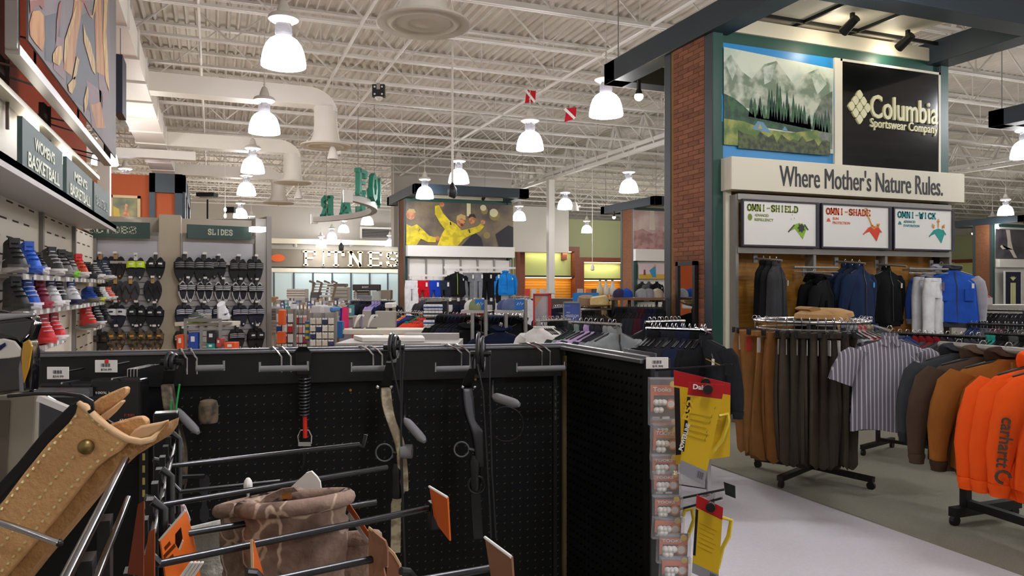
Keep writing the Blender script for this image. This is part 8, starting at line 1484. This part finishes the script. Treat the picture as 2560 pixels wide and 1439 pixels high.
def stitches(path, n):
    tot = [0]; 
    for a, c in zip(path, path[1:]): tot.append(tot[-1] + math.hypot(c[0] - a[0], c[1] - a[1]))
    for i in range(n):
        s = tot[-1] * (i + .3) / n
        for k in range(len(path) - 1):
            if tot[k] <= s <= tot[k + 1]:
                f = (s - tot[k]) / (tot[k + 1] - tot[k]); a, c = path[k], path[k + 1]; x, y = a[0] + (c[0] - a[0]) * f, a[1] + (c[1] - a[1]) * f; l = math.hypot(c[0] - a[0], c[1] - a[1]); dx, dy = (c[0] - a[0]) / l * 5, (c[1] - a[1]) / l * 5
                b = MB(); b.tube([at_t(x - dx, y - dy, ts - .0018), at_t(x, y, ts - .0028), at_t(x + dx, y + dy, ts - .0018)], [.0006, .0009, .0006], 6); build('stitch', b, m_thr, fr, world=True, smooth=True); break
stitches([(0, 1278), (60, 1200), (120, 1126), (164, 1076), (184, 1048), (198, 1030)], 15); stitches([(0, 1368), (70, 1280), (140, 1192), (192, 1132)], 14); stitches([(0, 1432), (80, 1334), (150, 1250), (212, 1178), (250, 1148), (286, 1118), (304, 1096)], 20); stitches([(214, 1034), (240, 1056), (276, 1082)], 4)
# black blade cover strap behind the sheath, and chrome hook in front
tracep('black_strap', [(-40, 1290), (-40, 1246), (40, 1160), (110, 1074), (176, 1010), (192, 1004), (190, 1034), (172, 1058), (120, 1110), (60, 1184)], ts + .004, .008, mat('black webbing', '#141416', .8), t, bev=.001)
o = thing('chrome_hook', 'bright steel hook crossing the leather sheath near the bottom', 'hook', at_t(0, 1306, .40)); b = MB(); b.tube([at_t(-30, 1296, .41), at_t(60, 1326, .42), at_t(146, 1356, .43)], .0019, 8); build('rod', b, M_chrome, o, world=True, smooth=True); b = MB(); b.ball(at_t(148, 1357, .43), .0022, 8, 6); build('tip', b, M_black, o, world=True)
# black cord loop round the sheath throat
o = thing('cord_loop', 'thin black cord looped round the sheath throat', 'cord', at_t(200, 990, .45)); b = MB(); b.tube([at_t(x, y, .455) for x, y in ((20, 990), (90, 984), (160, 984), (205, 990), (230, 1004), (232, 1024), (222, 1030))], .0012, 6); build('cord', b, M_black, o, world=True, smooth=True)
# glossy wrapped package at the top left, and grey-brown boxed goods under it
tw = .62; t = thing('wrapped_package', 'glossy black wrapped package with silver highlight, white and gold graphics, left edge', 'package', at_t(30, 900, tw))
m_gl = mat('black shrink wrap', '#101014', .10, coat=.8); 
def slab3(nm, pts, tt, th, m, bev=.002): return tracep(nm, pts, tt, th, m, t, bev)
P = [(-40, 790), (60, 786), (82, 792), (88, 812), (76, 850), (84, 880), (82, 940), (78, 978), (-40, 992)]; domed('body', P, tw, .010, m_gl, .006, t)
slab3('highlight_band', [(-40, 784), (84, 782), (82, 792), (-40, 806)], tw - .010, .006, mat('silver highlight', '#a9a9b2', .18, metal=.7)); slab3('grey_panel', [(-40, 812), (86, 800), (72, 836), (50, 858), (40, 846), (0, 836), (-40, 834)], tw - .009, .002, mat('dark film', '#2b2c33', .12, coat=.8))  # silver strip laid on as the highlight along the top of the wrap
slab3('white_graphic', [(-40, 852), (8, 846), (36, 852), (52, 872), (50, 892), (20, 896), (-40, 900)], tw - .010, .002, mat('white film', '#e2dfd6', .3, coat=.3)); slab3('navy_mark', [(-10, 868), (12, 856), (14, 864), (-6, 880)], tw - .0115, .001, prn('#1a1f5a')); slab3('gold_graphic', [(56, 856), (72, 848), (80, 866), (72, 920), (58, 960), (52, 930), (52, 890)], tw - .010, .002, mat('gold film', '#b98c1e', .2, coat=.6)); slab3('grey_streak', [(50, 900), (56, 940), (58, 980), (48, 980), (46, 920)], tw - .0105, .001, mat('grey film', '#6f7078', .12, coat=.8))
b = MB(); b.tube([at_t(20, 900, tw + .04), at_t(20, 900, tw + .04) + V((0, 0, .04)), at_t(20, 900, tw + .04) + V((-.05, .02, .05))], .003, 5); build('hang_loop', b, M_black, t, world=True)
o = thing('boxed_blade', 'grey beige boxed blade pack under the wrapped package', 'box', at_t(40, 1120, .72)); tracep('box', [(-60, 985), (92, 985), (84, 1130), (78, 1300), (-60, 1400)], .70, .010, mat('grey beige board', '#8f8878', .6, nz=.06, sc=10), o, bev=.002); tracep('dark_edge', [(0, 1000), (22, 1000), (12, 1250), (-10, 1260)], .698, .001, prn('#5f574c'), o)
o = thing('glossy_sleeve', 'dark blue glossy sleeve catching a bright lamp reflection', 'pack', at_t(150, 1060, .66)); tracep('sleeve', [(96, 992), (110, 988), (186, 1032), (190, 1060), (120, 1180), (90, 1200)], .64, .006, mat('deep blue film', '#141a30', .08, coat=1.0), o, bev=.002)
b = MB(); b.bar(at_t(98, 994, .632), at_t(186, 1030, .632), .005, .0058, up=FV); build('reflection_bar', b, mat('reflection highlight', '#f0f0f4', .05, metal=1), o, world=True)  # shiny bar added in place of the lamp reflection on the sleeve
